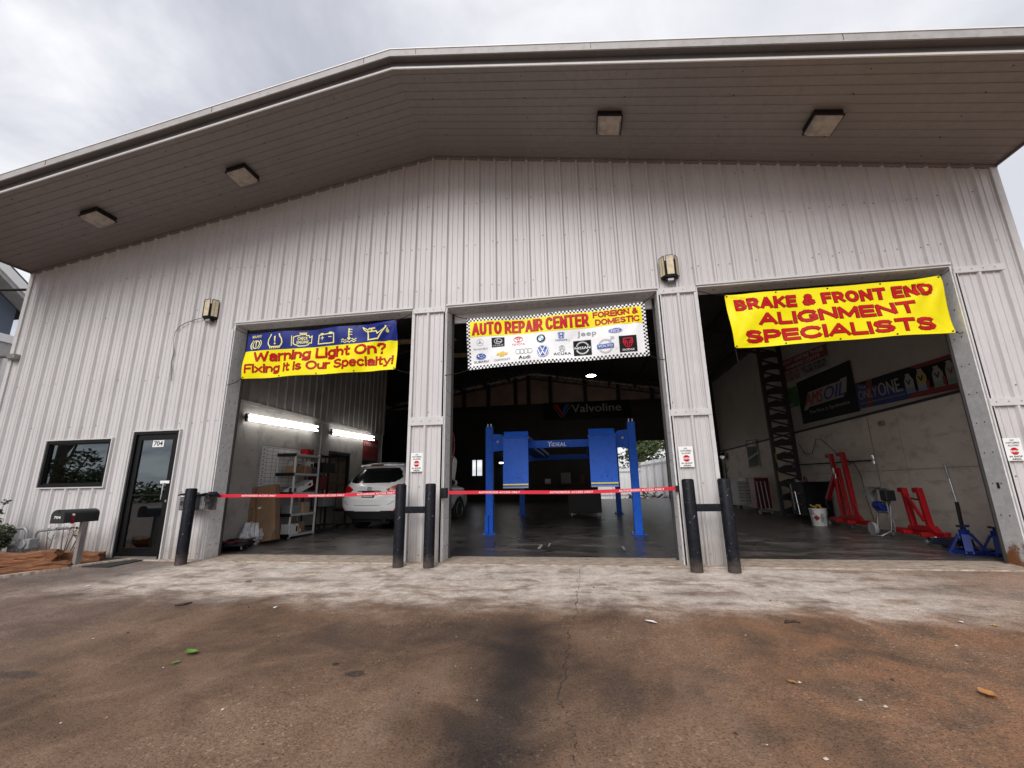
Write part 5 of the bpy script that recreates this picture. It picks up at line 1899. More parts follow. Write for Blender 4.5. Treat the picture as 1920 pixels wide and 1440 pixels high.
kind(g.build('scrap_heap', [M_DARK, M_STEEL, pm('rusty', (.2, .1, .06), .8)]), 'stuff')['label'] = 'jumble of scrap metal lying in the rear yard'

# ------------------------------------------------------------------ trees across the street, seen in the window glass
tree('street_tree', 'tall tree across the street, mirrored in the office window', -27.2, -13.9, -.5, 10, 1.9, 5, 3000, .20, trunk=.35, low=.15)
tree('street_tree', 'round tree farther off across the street, mirrored in the office window', -45, -30, -.5, 4.0, 2.6, 6, 4500, .28, trunk=.25, low=.3)
rn = random.Random(12)
g = MB()
for k in range(110):
    a = -2.9 + 2.75 * k / 110
    r_ = rn.uniform(88, 100)
    leaves(g, (r_ * math.cos(a), r_ * math.sin(a), rn.uniform(.3, 1.2)), (5, 5, rn.uniform(1.8, 3.0)), 220, .8, rn, shell=.2)
kind(g.build('treeline', M_LEAFD), 'stuff')['label'] = 'far line of dark trees across the street'

# ================================================================== things inside
# ------------------------------------------------------------------ lit fluorescent fittings
M_TUBE = emit('lit_tube', (1.0, 0.98, 0.95), 6.5)


def fluorescent(name, label, p, q, group, tubes=2, out=(1, 0, 0)):
    p, q, out = Vector(p), Vector(q), Vector(out)
    t_ = thing(name, label, 'lamp', (p + q) / 2, 0, group)
    o = (p + q) / 2
    d = (q - p).normalized()
    vv = d.cross(out).normalized()
    g = MB(); g.M = Matrix.Translation(-o)
    g.bar(p, q, .055, .10, 0, side=vv)
    for e in (p - d * .02, q + d * .02):
        g.bar(e - vv * .09, e + vv * .09, .04, .05, 1, side=out)
    g.build('fixture', [M_WHITE, M_BLACK], t_)
    for k in range(tubes):
        c = vv * (.055 - .11 * k) + out * .055 if tubes > 1 else out * .05
        g = MB(); g.M = Matrix.Translation(-o)
        g.tube([p + c, q + c], .019, 10)
        g.build('tube', M_TUBE, t_, smooth=60)
    return t_


fluorescent('fluorescent_lamp', 'lit twin-tube strip lamp on the office wall above the steel shelf', (LW + .07, 1.32, 2.655), (LW + .07, 3.80, 2.725), 'lit strip lamps')
fluorescent('fluorescent_lamp', 'lit twin-tube strip lamp on the office wall beyond, above the office door', (LW + .07, 4.58, 2.725), (LW + .07, 7.05, 2.80), 'lit strip lamps')
fluorescent('fluorescent_lamp', 'distant lit strip lamp on the rear wall seen behind the blue lift', (-2.02, 17.15, 2.42), (-.80, 17.15, 2.42), 'lit strip lamps', 1, (0, -1, 0))
t_ = thing('high_bay_lamp', 'lit round lamp hanging in the dark roof behind the chequered banner', 'lamp', (3.14, 12.0, 5.9))
g = MB(); g.lathe([(.05, .30), (.09, .22), (.10, .08), (.24, -.02), (.25, -.05)][::-1], 20); g.tube([(0, 0, .28), (0, 0, .9)], .012, 6)
g.build('housing', M_BLACK, t_, smooth=40)
g = MB(); g.lathe([(.02, -.085), (.15, -.075), (.22, -.045), (.2, -.03)], 20)
g.build('lens', emit('lit_lens', (1.0, 0.90, 0.68), 32.0), t_, smooth=50)
M_LOUV = pm('louver_warm_reflection', (0.52, 0.36, 0.22), 0.35, 0.3, var=.2)  # warm tan base colour stands in for light reflected by the unlit louvers
for x0, x1, y, z, lb in ((-3.95, -1.62, 7.0, 6.2, 'unlit twin louvred strip light high behind the first pillar'), (-2.35, .15, 9.0, 6.2, 'unlit twin louvred strip light behind the left end of the chequered banner')):
    t_ = thing('strip_light', lb, 'light', ((x0 + x1) / 2, y, z), 0, 'unlit strip lights under the roof')
    h_ = (x1 - x0) / 2
    g = MB()
    for dy in (-.14, .02, .14):
        g.box(-h_, h_, dy - .02, dy + .02, -.02, .05)
    for k in range(24):
        xk = -h_ + 2 * h_ * (k + .5) / 24
        g.box(xk - .012, xk + .012, -.14, .14, .0, .03)
    g.build('louver', M_LOUV, t_)
    g = MB()
    g.box(-h_, h_, -.16, .16, .06, .10)
    for xk in (-h_ + .2, h_ - .2):
        g.tube([(xk, 0, .1), (xk, 0, .7)], .008, 5)
    g.build('housing', M_DARK, t_)

# ------------------------------------------------------------------ wall chart behind the shelf
s = Sheet()
s.rect(0, 1.9, 0, .95, 0, 0)
for k in range(11):
    s.rect(.03, 1.87, .05 + k * .085, .058 + k * .085, 1, 1)
for k, u in enumerate((.03, .22, .40, .58, .80, 1.05, 1.3, 1.55, 1.862)):
    s.rect(u, u + .012, .05, .90, 1, 1)
for k in range(10):
    s.rect(.09, .15, .075 + k * .085, .105 + k * .085, 1, 1)
for u0, u1, v0, v1 in ((0, 1.9, 0, .02), (0, 1.9, .93, .95), (0, .02, 0, .95), (1.88, 1.9, 0, .95)):
    s.rect(u0, u1, v0, v1, 2, 2)
tag(s.map('wall_chart', [M_WHITE, M_INKG, pm('alu_edge', (.3, .3, .3), .4)], lambda u, v, l: (LW + .012 + l * .002, 1.90 + u, 1.18 + v)), 'white gridded schedule board on the office wall behind the shelf', 'board')

# ------------------------------------------------------------------ steel shelf with boxes
M_SHELF = pm('shelf_grey', (0.55, 0.54, 0.53), 0.5, var=.06)
sx0, sx1, sy0, sy1, sz = -4.53, -4.07, 2.44, 3.36, fz(2.9)
t_ = thing('storage_shelf', 'grey five-shelf storage rack with black ends standing by the office wall', 'shelf', ((sx0 + sx1) / 2, (sy0 + sy1) / 2, sz))
o = Vector(t_.location)
for x in (sx0, sx1):
    for y in (sy0, sy1):
        g = MB(); g.M = Matrix.Translation(-o)
        g.tube([(x, y, sz), (x, y, 1.98)], .026, 10)
        g.build('leg', M_SHELF, t_, smooth=50)
SHZ = [.13, .58, 1.06, 1.50, 1.95]
for z in SHZ:
    g = MB(); g.M = Matrix.Translation(-o)
    g.box(sx0 - .02, sx1 + .025, sy0 + .005, sy1 + .02, z - .05, z, 0)
    g.box(sx0 - .02, sx1 + .02, sy0 - .03, sy0 + .004, z - .065, z + .01, 1)
    g.build('shelf_board', [M_SHELF, M_BLACK], t_, bevel=.006)
M_CARD = pm('cardboard', (0.28, 0.175, 0.10), 0.85, var=.12, scale=3, dirt=(.20, .12, .065), dscale=5, damt=.5)
M_CARDL = pm('pale_cardboard', (0.40, 0.29, 0.19), 0.85, var=.12)
M_GREYB = pm('grey_card', (0.24, 0.24, 0.25), 0.7)
M_DBLUE = pm('navy_card', (0.03, 0.035, 0.09), 0.5)


def carton(label, x0, x1, y0, y1, z, h, m_, rot=0, extra=None, tilt=0):
    t_ = thing('carton', label, 'box', ((x0 + x1) / 2, (y0 + y1) / 2, z), rot, 'boxes on the storage rack')
    if tilt:
        t_.rotation_euler = (tilt, 0, rot)
    a, b_ = (x1 - x0) / 2, (y1 - y0) / 2
    g = MB(); g.box(-a, a, -b_, b_, 0, h)
    g.build('box', m_, t_, bevel=.004)
    g = MB()
    g.box(-a - .0005, a + .0005, -.02, .02, h - .03, h + .001)
    g.build('tape', M_CARDL, t_)
    if extra:
        s = Sheet()
        extra(s, a, b_, h)
        s.map('print', [M_INK, M_WHITE, M_BRED], lambda u, v, l: (a + .003 + l * .002, u, v), t_)
    return t_


carton('brown carton with crumpled wrapping on the second shelf from the top', -4.38, -4.10, 2.50, 2.80, 1.502, .17, M_CARD)
carton('brown carton at the middle of the second shelf from the top', -4.36, -4.06, 2.84, 3.08, 1.502, .18, M_CARD)
carton('white printed box standing at the back of the second shelf from the top', -4.50, -4.38, 2.78, 3.22, 1.502, .30, M_WHITE, 0, lambda s, a, b, h: s.text('KURO', -.16, .12, .16, .24, 0, 0, .05))
carton('tall white box at the right end of the second shelf from the top', -4.30, -4.14, 3.10, 3.26, 1.502, .30, M_WHITE, 0, lambda s, a, b, h: s.rect(-.05, .05, .12, .24, 0, 0))
carton('navy box at the right end of the second shelf from the top', -4.12, -4.06, 3.09, 3.30, 1.502, .15, M_DBLUE)
carton('long white carton tilted up across the middle shelf', -4.36, -4.08, 2.52, 3.24, 1.10, .14, M_WHITE, 0, lambda s, a, b, h: s.rect(.18, .28, .04, .09, 0, 0), R(20))
carton('small navy packet on the middle shelf', -4.2, -4.08, 2.48, 2.58, 1.062, .10, M_DBLUE)
carton('grey carton on the fourth shelf down', -4.36, -4.08, 2.50, 2.78, .582, .19, M_GREYB)
carton('pale brown carton on the fourth shelf down', -4.34, -4.06, 2.86, 3.12, .582, .24, M_CARDL)
carton('white carton with a dark label on the bottom shelf at the near end', -4.30, -4.05, 2.46, 2.74, .132, .22, M_WHITE, 0, lambda s, a, b, h: s.rect(.05, .11, .05, .17, 0, 0))
carton('brown carton stack on the bottom shelf at the far end', -4.36, -4.08, 2.84, 3.02, .132, .24, M_CARD)
carton('low brown carton with a white label on the bottom shelf', -4.28, -4.04, 2.74, 2.84, .132, .15, M_CARD, 0, lambda s, a, b, h: s.rect(-.03, .03, .03, .10, 1, 0))
carton('red and black case lying on top of the storage rack', -4.44, -4.22, 3.10, 3.34, 1.952, .16, M_RED)

# leaning cardboard box
t_ = thing('cardboard_box', 'tall flat brown cardboard box leaning against the storage rack', 'box', (-4.14, 1.86, fz(1.9)), R(8))
TL = Matrix.Rotation(R(-9), 4, 'Y') @ Matrix.Rotation(R(-5), 4, 'X')
g = MB(); g.M = TL
g.box(-.36, .22, -.10, .10, 0.03, 1.20)
g.build('carton', M_CARD, t_, bevel=.006)
g = MB(); g.M = TL
g.box(-.362, -.358, -.02, .02, .03, 1.2, 0)
for k in range(5):
    g.box(-.30, -.27, -.102, -.1005, .35 + k * .09, .41 + k * .09, 1)
g.box(-.15, -.08, -.103, -.101, .72, .76, 2)
rn = random.Random(2)
for k in range(16):
    z = .06 + k * .07
    g.box(-.205 + rn.uniform(-.012, .008), -.185 + rn.uniform(0, .012), -.1035, -.1005, z, z + .07, 1)
g.prism([(.13, .03), (.22, .03), (.22, .25), (.19, .20), (.15, .12)], 'Y', -.1035, -.1005, 1)
g.build('torn_marks', [M_CARDL, pm('torn_card', (.17, .10, .055), .9), M_WHITE], t_)

# plastic sack and mechanic's creeper
bm = bmesh.new()
bmesh.ops.create_icosphere(bm, subdivisions=4, radius=1)
rn = random.Random(3)
ph = [rn.uniform(0, 6) for _ in range(9)]
for v in bm.verts:
    p = v.co
    n_ = .12 * math.sin(p.x * 6 + ph[0] + p.z * 3) + .09 * math.sin(p.y * 9 + ph[1] - p.z * 5) + .06 * math.sin(p.x * 15 + p.y * 13 + ph[2]) + .05 * math.sin(p.z * 21 + p.x * 8)
    r_ = 1 + n_
    v.co = Vector((p.x * .20 * r_ * (1 - .35 * max(0, p.z)), p.y * .24 * r_ * (1 - .35 * max(0, p.z)), max(-.62, p.z * r_) * .27 + .17))
me = bpy.data.meshes.new('plastic_sack')
bm.to_mesh(me); bm.free(); me.shade_smooth(); me.set_sharp_from_angle(angle=R(38))
me.materials.append(pm('white_polythene', (0.66, 0.66, 0.67), 0.3, var=.1, scale=4, dirt=(.3, .3, .32), dscale=9, damt=.5))
o = bpy.data.objects.new('plastic_sack', me); C.objects.link(o)
tag(o, 'crumpled white plastic sack on the floor behind the leaning cardboard box', 'bag', loc=(-4.36, 1.62, fz(1.6)))
s = Sheet(); s.text('AB', -.06, .07, .12, .19, 0, 0, .06)
s.map('print', [M_BRED], lambda u, v, l: (.18 + .03 * (u + .06), u, v + .03), o)
t_ = thing('creeper', 'low black mechanic trolley on castors by the foot of the left door frame', 'trolley', (-4.26, 1.10, fz(1.1)), R(25))
g = MB()
g.box(-.25, .25, -.42, .42, .075, .10); g.box(-.22, .22, .22, .42, .10, .15)
g.bar((-.24, -.4, .065), (-.24, .4, .065), .03, .04); g.bar((.24, -.4, .065), (.24, .4, .065), .03, .04)
g.build('bed', M_BLACK, t_, bevel=.008)
for x in (-.22, .22):
    for y in (-.36, 0, .36):
        g = MB(); g.tube([(x - .014, y, .032), (x + .014, y, .032)], .030, 12); g.box(x - .02, x + .02, y - .02, y + .02, .05, .08)
        g.build('castor', M_STEEL, t_, smooth=50)
g = MB()
rn = random.Random(5)
for k in range(14):
    x, y = rn.uniform(-.22, .2), rn.uniform(-.4, .3)
    g.bar((x, y, .12), (x + rn.uniform(-.2, .2), y + rn.uniform(-.25, .25), .12 + rn.uniform(0, .05)), .05, .03, rn.choice((0, 1)))
tag(g.build('rags', [pm('rag_red', (.12, .02, .02), .9), pm('rag_grey', (.10, .10, .11), .9)], bevel=.01), 'dark rags and parts piled on the mechanic trolley', 'rags', loc=(-4.26, 1.10, fz(1.1)))

# ------------------------------------------------------------------ further along the office wall
s = Sheet()
s.rect(0, 1.1, 0, .95, 0, 0)
s.text('IS YOUR LIGHT ON', .06, 1.0, .68, .80, 1, 1, .03)
for k in range(5):
    s.ring(.14 + k * .2, .42, .075, .02, 2, 1)
    s.line([(.14 + k * .2, .46), (.14 + k * .2, .39)], .02, 2, 1)
s.rect(0, 1.1, 0, .2, 3, 1)
tag(s.map('poster', [pm('dull_red_poster', (.22, .012, .014), .5), pm('poster_cream', (.45, .4, .36), .6), pm('poster_dark_line', (.09, .01, .01), .6), M_INK], lambda u, v, l: (LW + .012 + l * .002, 6.55 + u, 1.85 + v)), 'dull red poster of warning symbols on the office wall above the white car', 'poster')
t_ = thing('wire_rack', 'tall black wire rack standing between the storage shelf and the office door', 'shelf', (-4.33, 3.95, fz(4)))
g = MB()
for x in (-.2, .2):
    for y in (-.42, .42):
        g.tube([(x, y, 0), (x, y, 1.95)], .014, 6)
g.build('posts', M_BLACK, t_)
for z in (.15, .6, 1.05, 1.5, 1.92):
    g = MB(); g.box(-.22, .22, -.45, .45, z - .012, z)
    g.build('shelf_board', M_BLACK, t_)
for lb, y0, y1, z, h, m_ in (('dark red canister on the wire rack middle shelf', -.34, -.05, 1.055, .34, pm('red_can', (.14, .012, .014), .5)), ('dark grey bin on the wire rack second shelf', -.1, .36, .605, .3, M_GREYB), ('black case on the wire rack upper shelf', -.3, .3, 1.505, .22, M_BLACK)):
    g = MB(); g.box(-.16, .19, y0, y1, 0, h); g.box(-.05, .08, (y0 + y1) / 2 - .06, (y0 + y1) / 2 + .06, h, h + .03)
    tag(g.build('canister' if 'red' in lb else 'bin' if 'bin' in lb else 'case', m_, bevel=.02), lb, 'container', 'containers on the wire rack', (-4.33, 3.95, fz(4) + z))
t_ = thing('office_chair', 'black high-backed office chair in shadow beside the white car', 'chair', (-4.0, 4.72, fz(4.7)), R(-110))
g = MB(); g.box(-.26, .26, -.26, .26, .44, .53); g.build('seat', M_BLACK, t_, bevel=.04)
g = MB(); g.prism([(.22, .55), (.30, .55), (.40, 1.25), (.33, 1.27)], 'X', -.26, .26); g.build('backrest', M_BLACK, t_, bevel=.03)
g = MB(); g.tube([(0, 0, .08), (0, 0, .45)], .03, 10)
for k in range(5):
    a = R(72 * k); g.bar((0, 0, .10), (.28 * math.cos(a), .28 * math.sin(a), .06), .05, .04); g.ball((.28 * math.cos(a), .28 * math.sin(a), .03), .03, 6)
g.build('base', M_BLACK, t_)

# ------------------------------------------------------------------ white SUV with its bonnet up
M_CARP, nt, p = principled('car_white')
nt.put(p.inputs['Base Color'], nt.ramp(nt.noise(objco(nt), 3, 3), (0.3, (0.83, 0.84, 0.85)), (0.7, (0.87, 0.87, 0.87))))
p.inputs['Roughness'].default_value = 0.25
p.inputs['Coat Weight'].default_value = 0.6
p.inputs['Coat Roughness'].default_value = 0.06
M_CGL = pm('car_glass', (0.006, 0.007, 0.008), 0.12, var=.05)
M_TAIL = pm('tail_lens', (0.42, 0.006, 0.012), 0.18, var=.1)
M_CLAD = pm('car_cladding', (0.022, 0.022, 0.023), 0.6)
car = thing('parked_car', 'white SUV parked inside the left bay with its bonnet raised', 'car', (-2.90, 3.76, fz(3.72)), R(-8.5))
car.scale = (1.04, 1.04, 1.045)


def lerp_tab(tab, z):
    if z <= tab[0][0]:
        return tab[0][1]
    for (a, va), (b, vb) in zip(tab, tab[1:]):
        if z <= b:
            return va + (vb - va) * (z - a) / (b - a)
    return tab[-1][1]


T_W = [(.30, .74), (.42, .83), (.55, .875), (.80, .895), (.98, .885), (1.08, .855), (1.20, .80), (1.40, .705), (1.56, .615), (1.62, .57)]
T_P = [(.28, .16), (.40, .08), (.48, .02), (.56, .0), (.76, .0), (.80, .03), (.86, .055), (1.06, .10), (1.12, .14), (1.30, .27), (1.50, .44), (1.62, .56)]
T_F = [(.28, 4.25), (.5, 4.40), (.72, 4.38), (.86, 4.22), (.97, 3.95), (1.04, 3.42), (1.12, 3.28), (1.40, 2.78), (1.60, 2.42), (1.62, 2.38)]
wz = lambda z: lerp_tab(T_W, z)
ZT = 1.62


def rear_pt(t_, z):
    return (t_ * wz(z), lerp_tab(T_P, z) + .20 * abs(t_) ** 5, z)


def in_poly(x, y, P):
    c = False
    for i in range(len(P)):
        (xa, ya), (xb, yb) = P[i], P[i - 1]
        if (ya > y) != (yb > y) and x < (xb - xa) * (y - ya) / (yb - ya) + xa:
            c = not c
    return c


GLP = [(-.80, 1.17), (-.62, 1.145), (.62, 1.145), (.80, 1.17), (.96, 1.27), (.93, 1.44), (.86, 1.52), (-.86, 1.52), (-.93, 1.44), (-.96, 1.27)]
TLP = [(.55, .99), (.70, 1.06), (1.01, 1.13), (1.01, .86), (.78, .855), (.64, .91)]
TLW = [(.64, .925), (.66, .90), (.78, .855), (.98, .86), (.9, .90), (.76, .915)]
RFP = [(.78, .475), (.93, .60), (1.01, .61), (1.01, .475)]


def rear_region(a, b):
    t_, z = a * 2 - 1, .28 + b * (ZT - .28)
    if in_poly(t_, z, GLP):
        return 'glass'
    q = abs(t_)
    if in_poly(q, z, TLW):
        return 'rev'
    if in_poly(q, z, TLP):
        return 'tailR' if t_ > 0 else 'tailL'
    if in_poly(q, z, RFP):
        return 'refR' if t_ > 0 else 'refL'
    if z < .475 + .01 * q:
        return 'clad'
    return 'body'


NU, NV = 96, 84


def rear_part(reg, off=0.0):
    g = MB()

    def fn(a, b):
        x, y, z = rear_pt(a * 2 - 1, .28 + b * (ZT - .28))
        return (x * (1 + off * .3), y - off, z)
    g.grid(NU, NV, fn, 0, lambda a, b: rear_region(a, b) in reg)
    return g


body = rear_part(('body',))
# sides
ARC = ((.92, .36), (3.52, .36))
DLO = [(.80, 1.20), (1.02, 1.42), (1.30, 1.50), (2.30, 1.50), (3.02, 1.13), (.95, 1.13)]


def side_sz(a, b):
    z = .28 + b * (ZT - .28)
    s0 = lerp_tab(T_P, z) + .20
    s1 = lerp_tab(T_F, z) - (.16 if z < .97 else 0)
    return s0 + (s1 - s0) * a, z


def side_region(a, b):
    s_, z = side_sz(a, b)
    for cx, cz in ARC:
        if (s_ - cx) ** 2 + (z - cz) ** 2 < .385 ** 2:
            return 'none'
    if in_poly(s_, z, DLO):
        return 'pillar' if abs(s_ - 2.0) < .03 or abs(s_ - 1.22) < .02 else 'glass'
    if z < .40:
        return 'clad'
    return 'body'


def side_fn(sg, off=0.0):
    def fn(a, b):
        s_, z = side_sz(a, b)
        wd = wz(z) * (1 - .10 * max(0, (s_ - 3.5) / .9) ** 2)
        if .78 < z < .86:
            wd += .006
        return (sg * (wd + off), s_, z)
    return fn


sides = {'glass': MB(), 'clad': MB(), 'pillar': MB()}
for sg in (-1, 1):
    body.grid(130, 60, side_fn(sg), 0, lambda a, b: side_region(a, b) == 'body', flip=(sg < 0))
    for k in sides:
        sides[k].grid(130, 60, side_fn(sg), 0, lambda a, b: side_region(a, b) == k, flip=(sg < 0))
# roof
body.grid(16, 16, lambda a, b: ((a * 2 - 1) * wz(ZT), .56 + .20 * abs(a * 2 - 1) ** 5 * (1 - b) + b * (2.38 - .56), ZT + .055 * (1 - (a * 2 - 1) ** 2) * (.4 + .6 * math.sin(math.pi * min(1, .15 + b * .75)))), 0)
# front face
body.grid(24, 16, lambda a, b: ((a * 2 - 1) * wz(.28 + b * .69) * .90, lerp_tab(T_F, .28 + b * .69) - .16 * abs(a * 2 - 1) ** 3, .28 + b * .69), 0, flip=True)
body.build('body', M_CARP, car, smooth=35)
g = MB()
g.grid(20, 12, lambda a, b: ((a * 2 - 1) * (wz(1.06) * (1 - b) + wz(1.6) * b) * .985, 3.36 + (2.40 - 3.36) * b, 1.06 + .56 * b + .03 * (1 - (a * 2 - 1) ** 2)))
g.build('windscreen', M_CGL, car, smooth=35)
rear_part(('glass',)).build('rear_window', M_CGL, car, smooth=35)
sides['glass'].build('side_windows', M_CGL, car, smooth=35)
sides['pillar'].build('door_pillars', M_BLACK, car, smooth=35)
g = rear_part(('clad',))
g.grid(10, 3, lambda a, b: ((a * 2 - 1) * .74, .16 + b * .5, .28 - b * .04))
g.build('bumper', M_CLAD, car, smooth=35)
sides['clad'].build('sill', M_CLAD, car, smooth=35)
for rg in ('tailL', 'tailR'):
    tl = rear_part((rg,), .006).build('tail_light', M_TAIL, car, smooth=35)
    if rg == 'tailR':
        g = rear_part(('rev',), .007)
        g.build('reversing_light', pm('clear_lens', (.7, .7, .7), .2), tl, smooth=35)
    rear_part((rg.replace('tail', 'ref'),), .004).build('reflector', M_TAIL, car, smooth=35)
g = MB()       # roof spoiler with the high brake lamp
b0_ = []
for k in range(13):
    t_ = -1 + k / 6
    yb = .36 + .20 * abs(t_) ** 2.2
    b0_.append([(t_ * .66, yb, 1.575), (t_ * .66, yb + .01, 1.615), (t_ * .62, yb + .30, 1.675 - .03 * abs(t_) ** 2), (t_ * .64, yb + .26, 1.575)])
idx = [g.add(r_) for r_ in b0_]
for a, b in zip(idx, idx[1:]):
    for k in range(4):
        g.face((a + k, b + k, b + (k + 1) % 4, a + (k + 1) % 4))
g.face([idx[0] + k for k in range(4)]); g.face([idx[-1] + 3 - k for k in range(4)])
sp_ = g.build('spoiler', M_CARP, car, smooth=35, fix=True)
g = MB(); g.box(-.18, .18, .348, .365, 1.578, 1.612); g.build('brake_light', pm('dark_red_lens', (.13, .004, .008), .2), sp_, bevel=.004)
g = MB(); g.box(-.17, .17, .012, .05, .80, .94); g.build('plate_recess', M_CLAD, car)
s = Sheet()
s.rect(-.155, .155, 0, .155, 0, 0).rect(-.14, .14, .012, .125, 1, 1)
for k in range(6):
    s.rect(-.11 + k * .038, -.085 + k * .038, .045, .095, 2, 2)
s.map('number_plate', [M_BLACK, pm('plate_white', (.6, .6, .6), .4), pm('plate_ink', (.1, .1, .16), .5)], lambda u, v, l: (u, .008 - l * .003, .79 + v), car)
s = Sheet()
s.ring(0, 0, .075, .012, 0, 0, rv=.048)
s.line([(-.032, -.03), (-.022, .034)], .014, 0, 0).line([(.022, -.034), (.032, .03)], .014, 0, 0).line([(-.03, -.008), (.03, .008)], .012, 0, 0)
s.map('badge', [M_CHROME], lambda u, v, l: (u, .075 + v * .1, 1.005 + v), car)
g = MB(); g.tube([(-.33, .070, .945), (-.2, .062, .95), (.2, .062, .95), (.33, .070, .945)], .012, 6); g.build('tailgate_trim', M_CLAD, car, smooth=50)
g = MB()       # shut line of the tailgate
pts = [(-.72, .80), (-.70, .70), (-.60, .64), (-.3, .615), (.3, .615), (.60, .64), (.70, .70), (.72, .80)]
g.tube([(x, rear_pt(x / wz(z), z)[1] - .001, z) for x, z in pts], .006, 4); g.build('shut_line', M_CLAD, car)
for sg in (-1, 1):
    g = MB(); g.tube([(sg * .58, .75, 1.66), (sg * .61, 1.1, 1.71), (sg * .61, 2.0, 1.715), (sg * .58, 2.35, 1.66)], .018, 8); g.build('roof_rail', M_BLACK, car, smooth=60)
    g = MB(); g.M = Matrix.Translation((sg * .98, 2.86, 1.14))
    g.ball((0, 0, 0), .12, 8, sq=(1, .65, .85)); g.box(-sg * .16 - .03, -sg * .16 + .03, .02, .08, -.08, -.02)
    mr = g.build('wing_mirror', M_CARP, car, smooth=50)
    g = MB(); g.lathe([(.001, -.083), (.082, -.081), (.082, -.06), (.06, -.05)], 16, (sg * .98, 2.86, 1.14), 'Y'); g.build('mirror_glass', M_CGL, mr, smooth=40)


def rounded(hw_, L, r_, n=6):
    P = [(-hw_, 0), (hw_, 0)]
    for k in range(n + 1):
        a = math.pi / 2 * k / n
        P.append((hw_ - r_ + r_ * math.cos(a), L - r_ + r_ * math.sin(a)))
    for k in range(n + 1):
        a = math.pi / 2 + math.pi / 2 * k / n
        P.append((-hw_ + r_ + r_ * math.cos(a), L - r_ + r_ * math.sin(a)))
    return P


g = MB(); g.M = Matrix.Translation((0, 3.40, 1.07)) @ Matrix.Rotation(R(74), 4, 'X')
g.prism([(x, y) for x, y in rounded(.74, .98, .25)], 'Z', 0, .035)
g.build('bonnet', M_CARP, car, smooth=40, bevel=.01)
g = MB(); g.box(-.70, .70, 3.45, 4.1, .5, .90); g.box(-.3, .3, 3.6, 3.95, .9, .98); g.tube([(-.62, 4.0, .9), (-.5, 3.95, 1.85)], .008, 5)
g.build('engine', M_CLAD, car, bevel=.02)
g = MB(); g.box(-.72, .72, .45, 4.0, .24, .30); g.tube([(.45, .10, .27), (.45, .6, .27)], .035, 10); g.bar((-.5, .3, .26), (.5, .3, .26), .12, .1)
g.build('underbody', M_BLACK, car)
for sg in (-1, 1):
    for cy, cz in ARC:
        g = MB()
        g.lathe([(.20, -.095), (.30, -.11), (.345, -.10), (.355, -.06), (.355, .06), (.345, .10), (.30, .11), (.20, .095)], 32, (sg * .78, cy, .355), 'X')
        tyre = g.build('wheel', M_RUBBER, car, smooth=40)
        g = MB()
        g.lathe([(.001, .04), (.05, .095), (.07, .09), (.07, .05)] if sg > 0 else [(.07, -.05), (.07, -.09), (.05, -.095), (.001, -.04)], 16, (sg * .78, cy, .355), 'X')
        for k in range(5):
            a = R(72 * k + 15)
            g.bar((sg * .85, cy + .05 * math.cos(a), .355 + .05 * math.sin(a)), (sg * .865, cy + .20 * math.cos(a), .355 + .20 * math.sin(a)), .06, .02, side=(1, 0, 0))
        g.lathe([(.195, .08), (.215, .11), (.225, .10), (.2, .06)] if sg > 0 else [(.2, -.06), (.225, -.10), (.215, -.11), (.195, -.08)], 32, (sg * .78, cy, .355), 'X')
        g.build('rim', pm('alloy', (.42, .42, .43), .35, .6), tyre, smooth=40)
        g = MB(); g.grid(14, 2, lambda a, b: (sg * (.60 + .24 * b), cy + .39 * math.cos(math.pi * a), .33 + .39 * math.sin(math.pi * a)))
        g.build('arch_liner', M_BLACK, car, smooth=50)

# ------------------------------------------------------------------ four-post lift
LZ = fz(3.3)
lift = thing('car_lift', 'blue four-post car lift with its two ramps hanging down in the middle bay', 'lift', (2.06, 3.25, LZ))
LY2 = 5.45
PX = (-1.66, 1.655)
for x in PX:
    for y in (0, LY2):
        sg = 1 if x < 0 else -1
        zb = fz(3.25 + y) - LZ
        g = MB()
        g.box(x - .085, x + .085, y - .012, y, zb, 2.47 + zb)
        g.box(x - .085, x - .070, y, y + .13, zb, 2.47 + zb); g.box(x + .070, x + .085, y, y + .13, zb, 2.47 + zb)
        g.box(x - .15, x + .15, y - .11, y + .19, zb, .018 + zb)
        p_ = g.build('post', M_BLUE, lift, bevel=.004)
        g = MB()
        for dx in (-.12, .12):
            for dy in (-.08, .15):
                g.tube([(x + dx, y + dy, zb), (x + dx, y + dy, .075 + zb)], .009, 6)
                g.tube([(x + dx, y + dy, .018 + zb), (x + dx, y + dy, .036 + zb)], .018, 6)
        for dx in (-.04, .04):
            g.tube([(x + dx, y + .03, 2.46 + zb), (x + dx, y + .03, 2.54 + zb)], .014, 8)
        g.build('anchor_bolts', M_CHROME, p_)
g = MB(); g.box(PX[0] - .10, PX[0] - .02, -.055, -.013, .02, .42); g.build('locking_box', M_BLUE, lift, bevel=.004)
for y in (.02, LY2 + .02):
    zo = 0.0 if y < 1 else .04
    g = MB()
    g.box(PX[0] + .09, PX[1] - .09, y - .01, y + .10, 1.93 + zo, 2.10 + zo)
    for x, sg in ((PX[0] + .088, 1), (PX[1] - .088, -1)):
        g.prism([(x, 1.87 + zo), (x + sg * .38, 1.90 + zo), (x + sg * .38, 2.12 + zo), (x + sg * .22, 2.27 + zo), (x, 2.29 + zo)], 'Y', y - .025, y - .012)
        g.tube([(x + sg * .12, y - .03, 2.1 + zo), (x + sg * .12, y - .025, 2.1 + zo)], .03, 12, 1)
    g.build('crossbeam', [M_BLUE, M_STEEL], lift, bevel=.004)
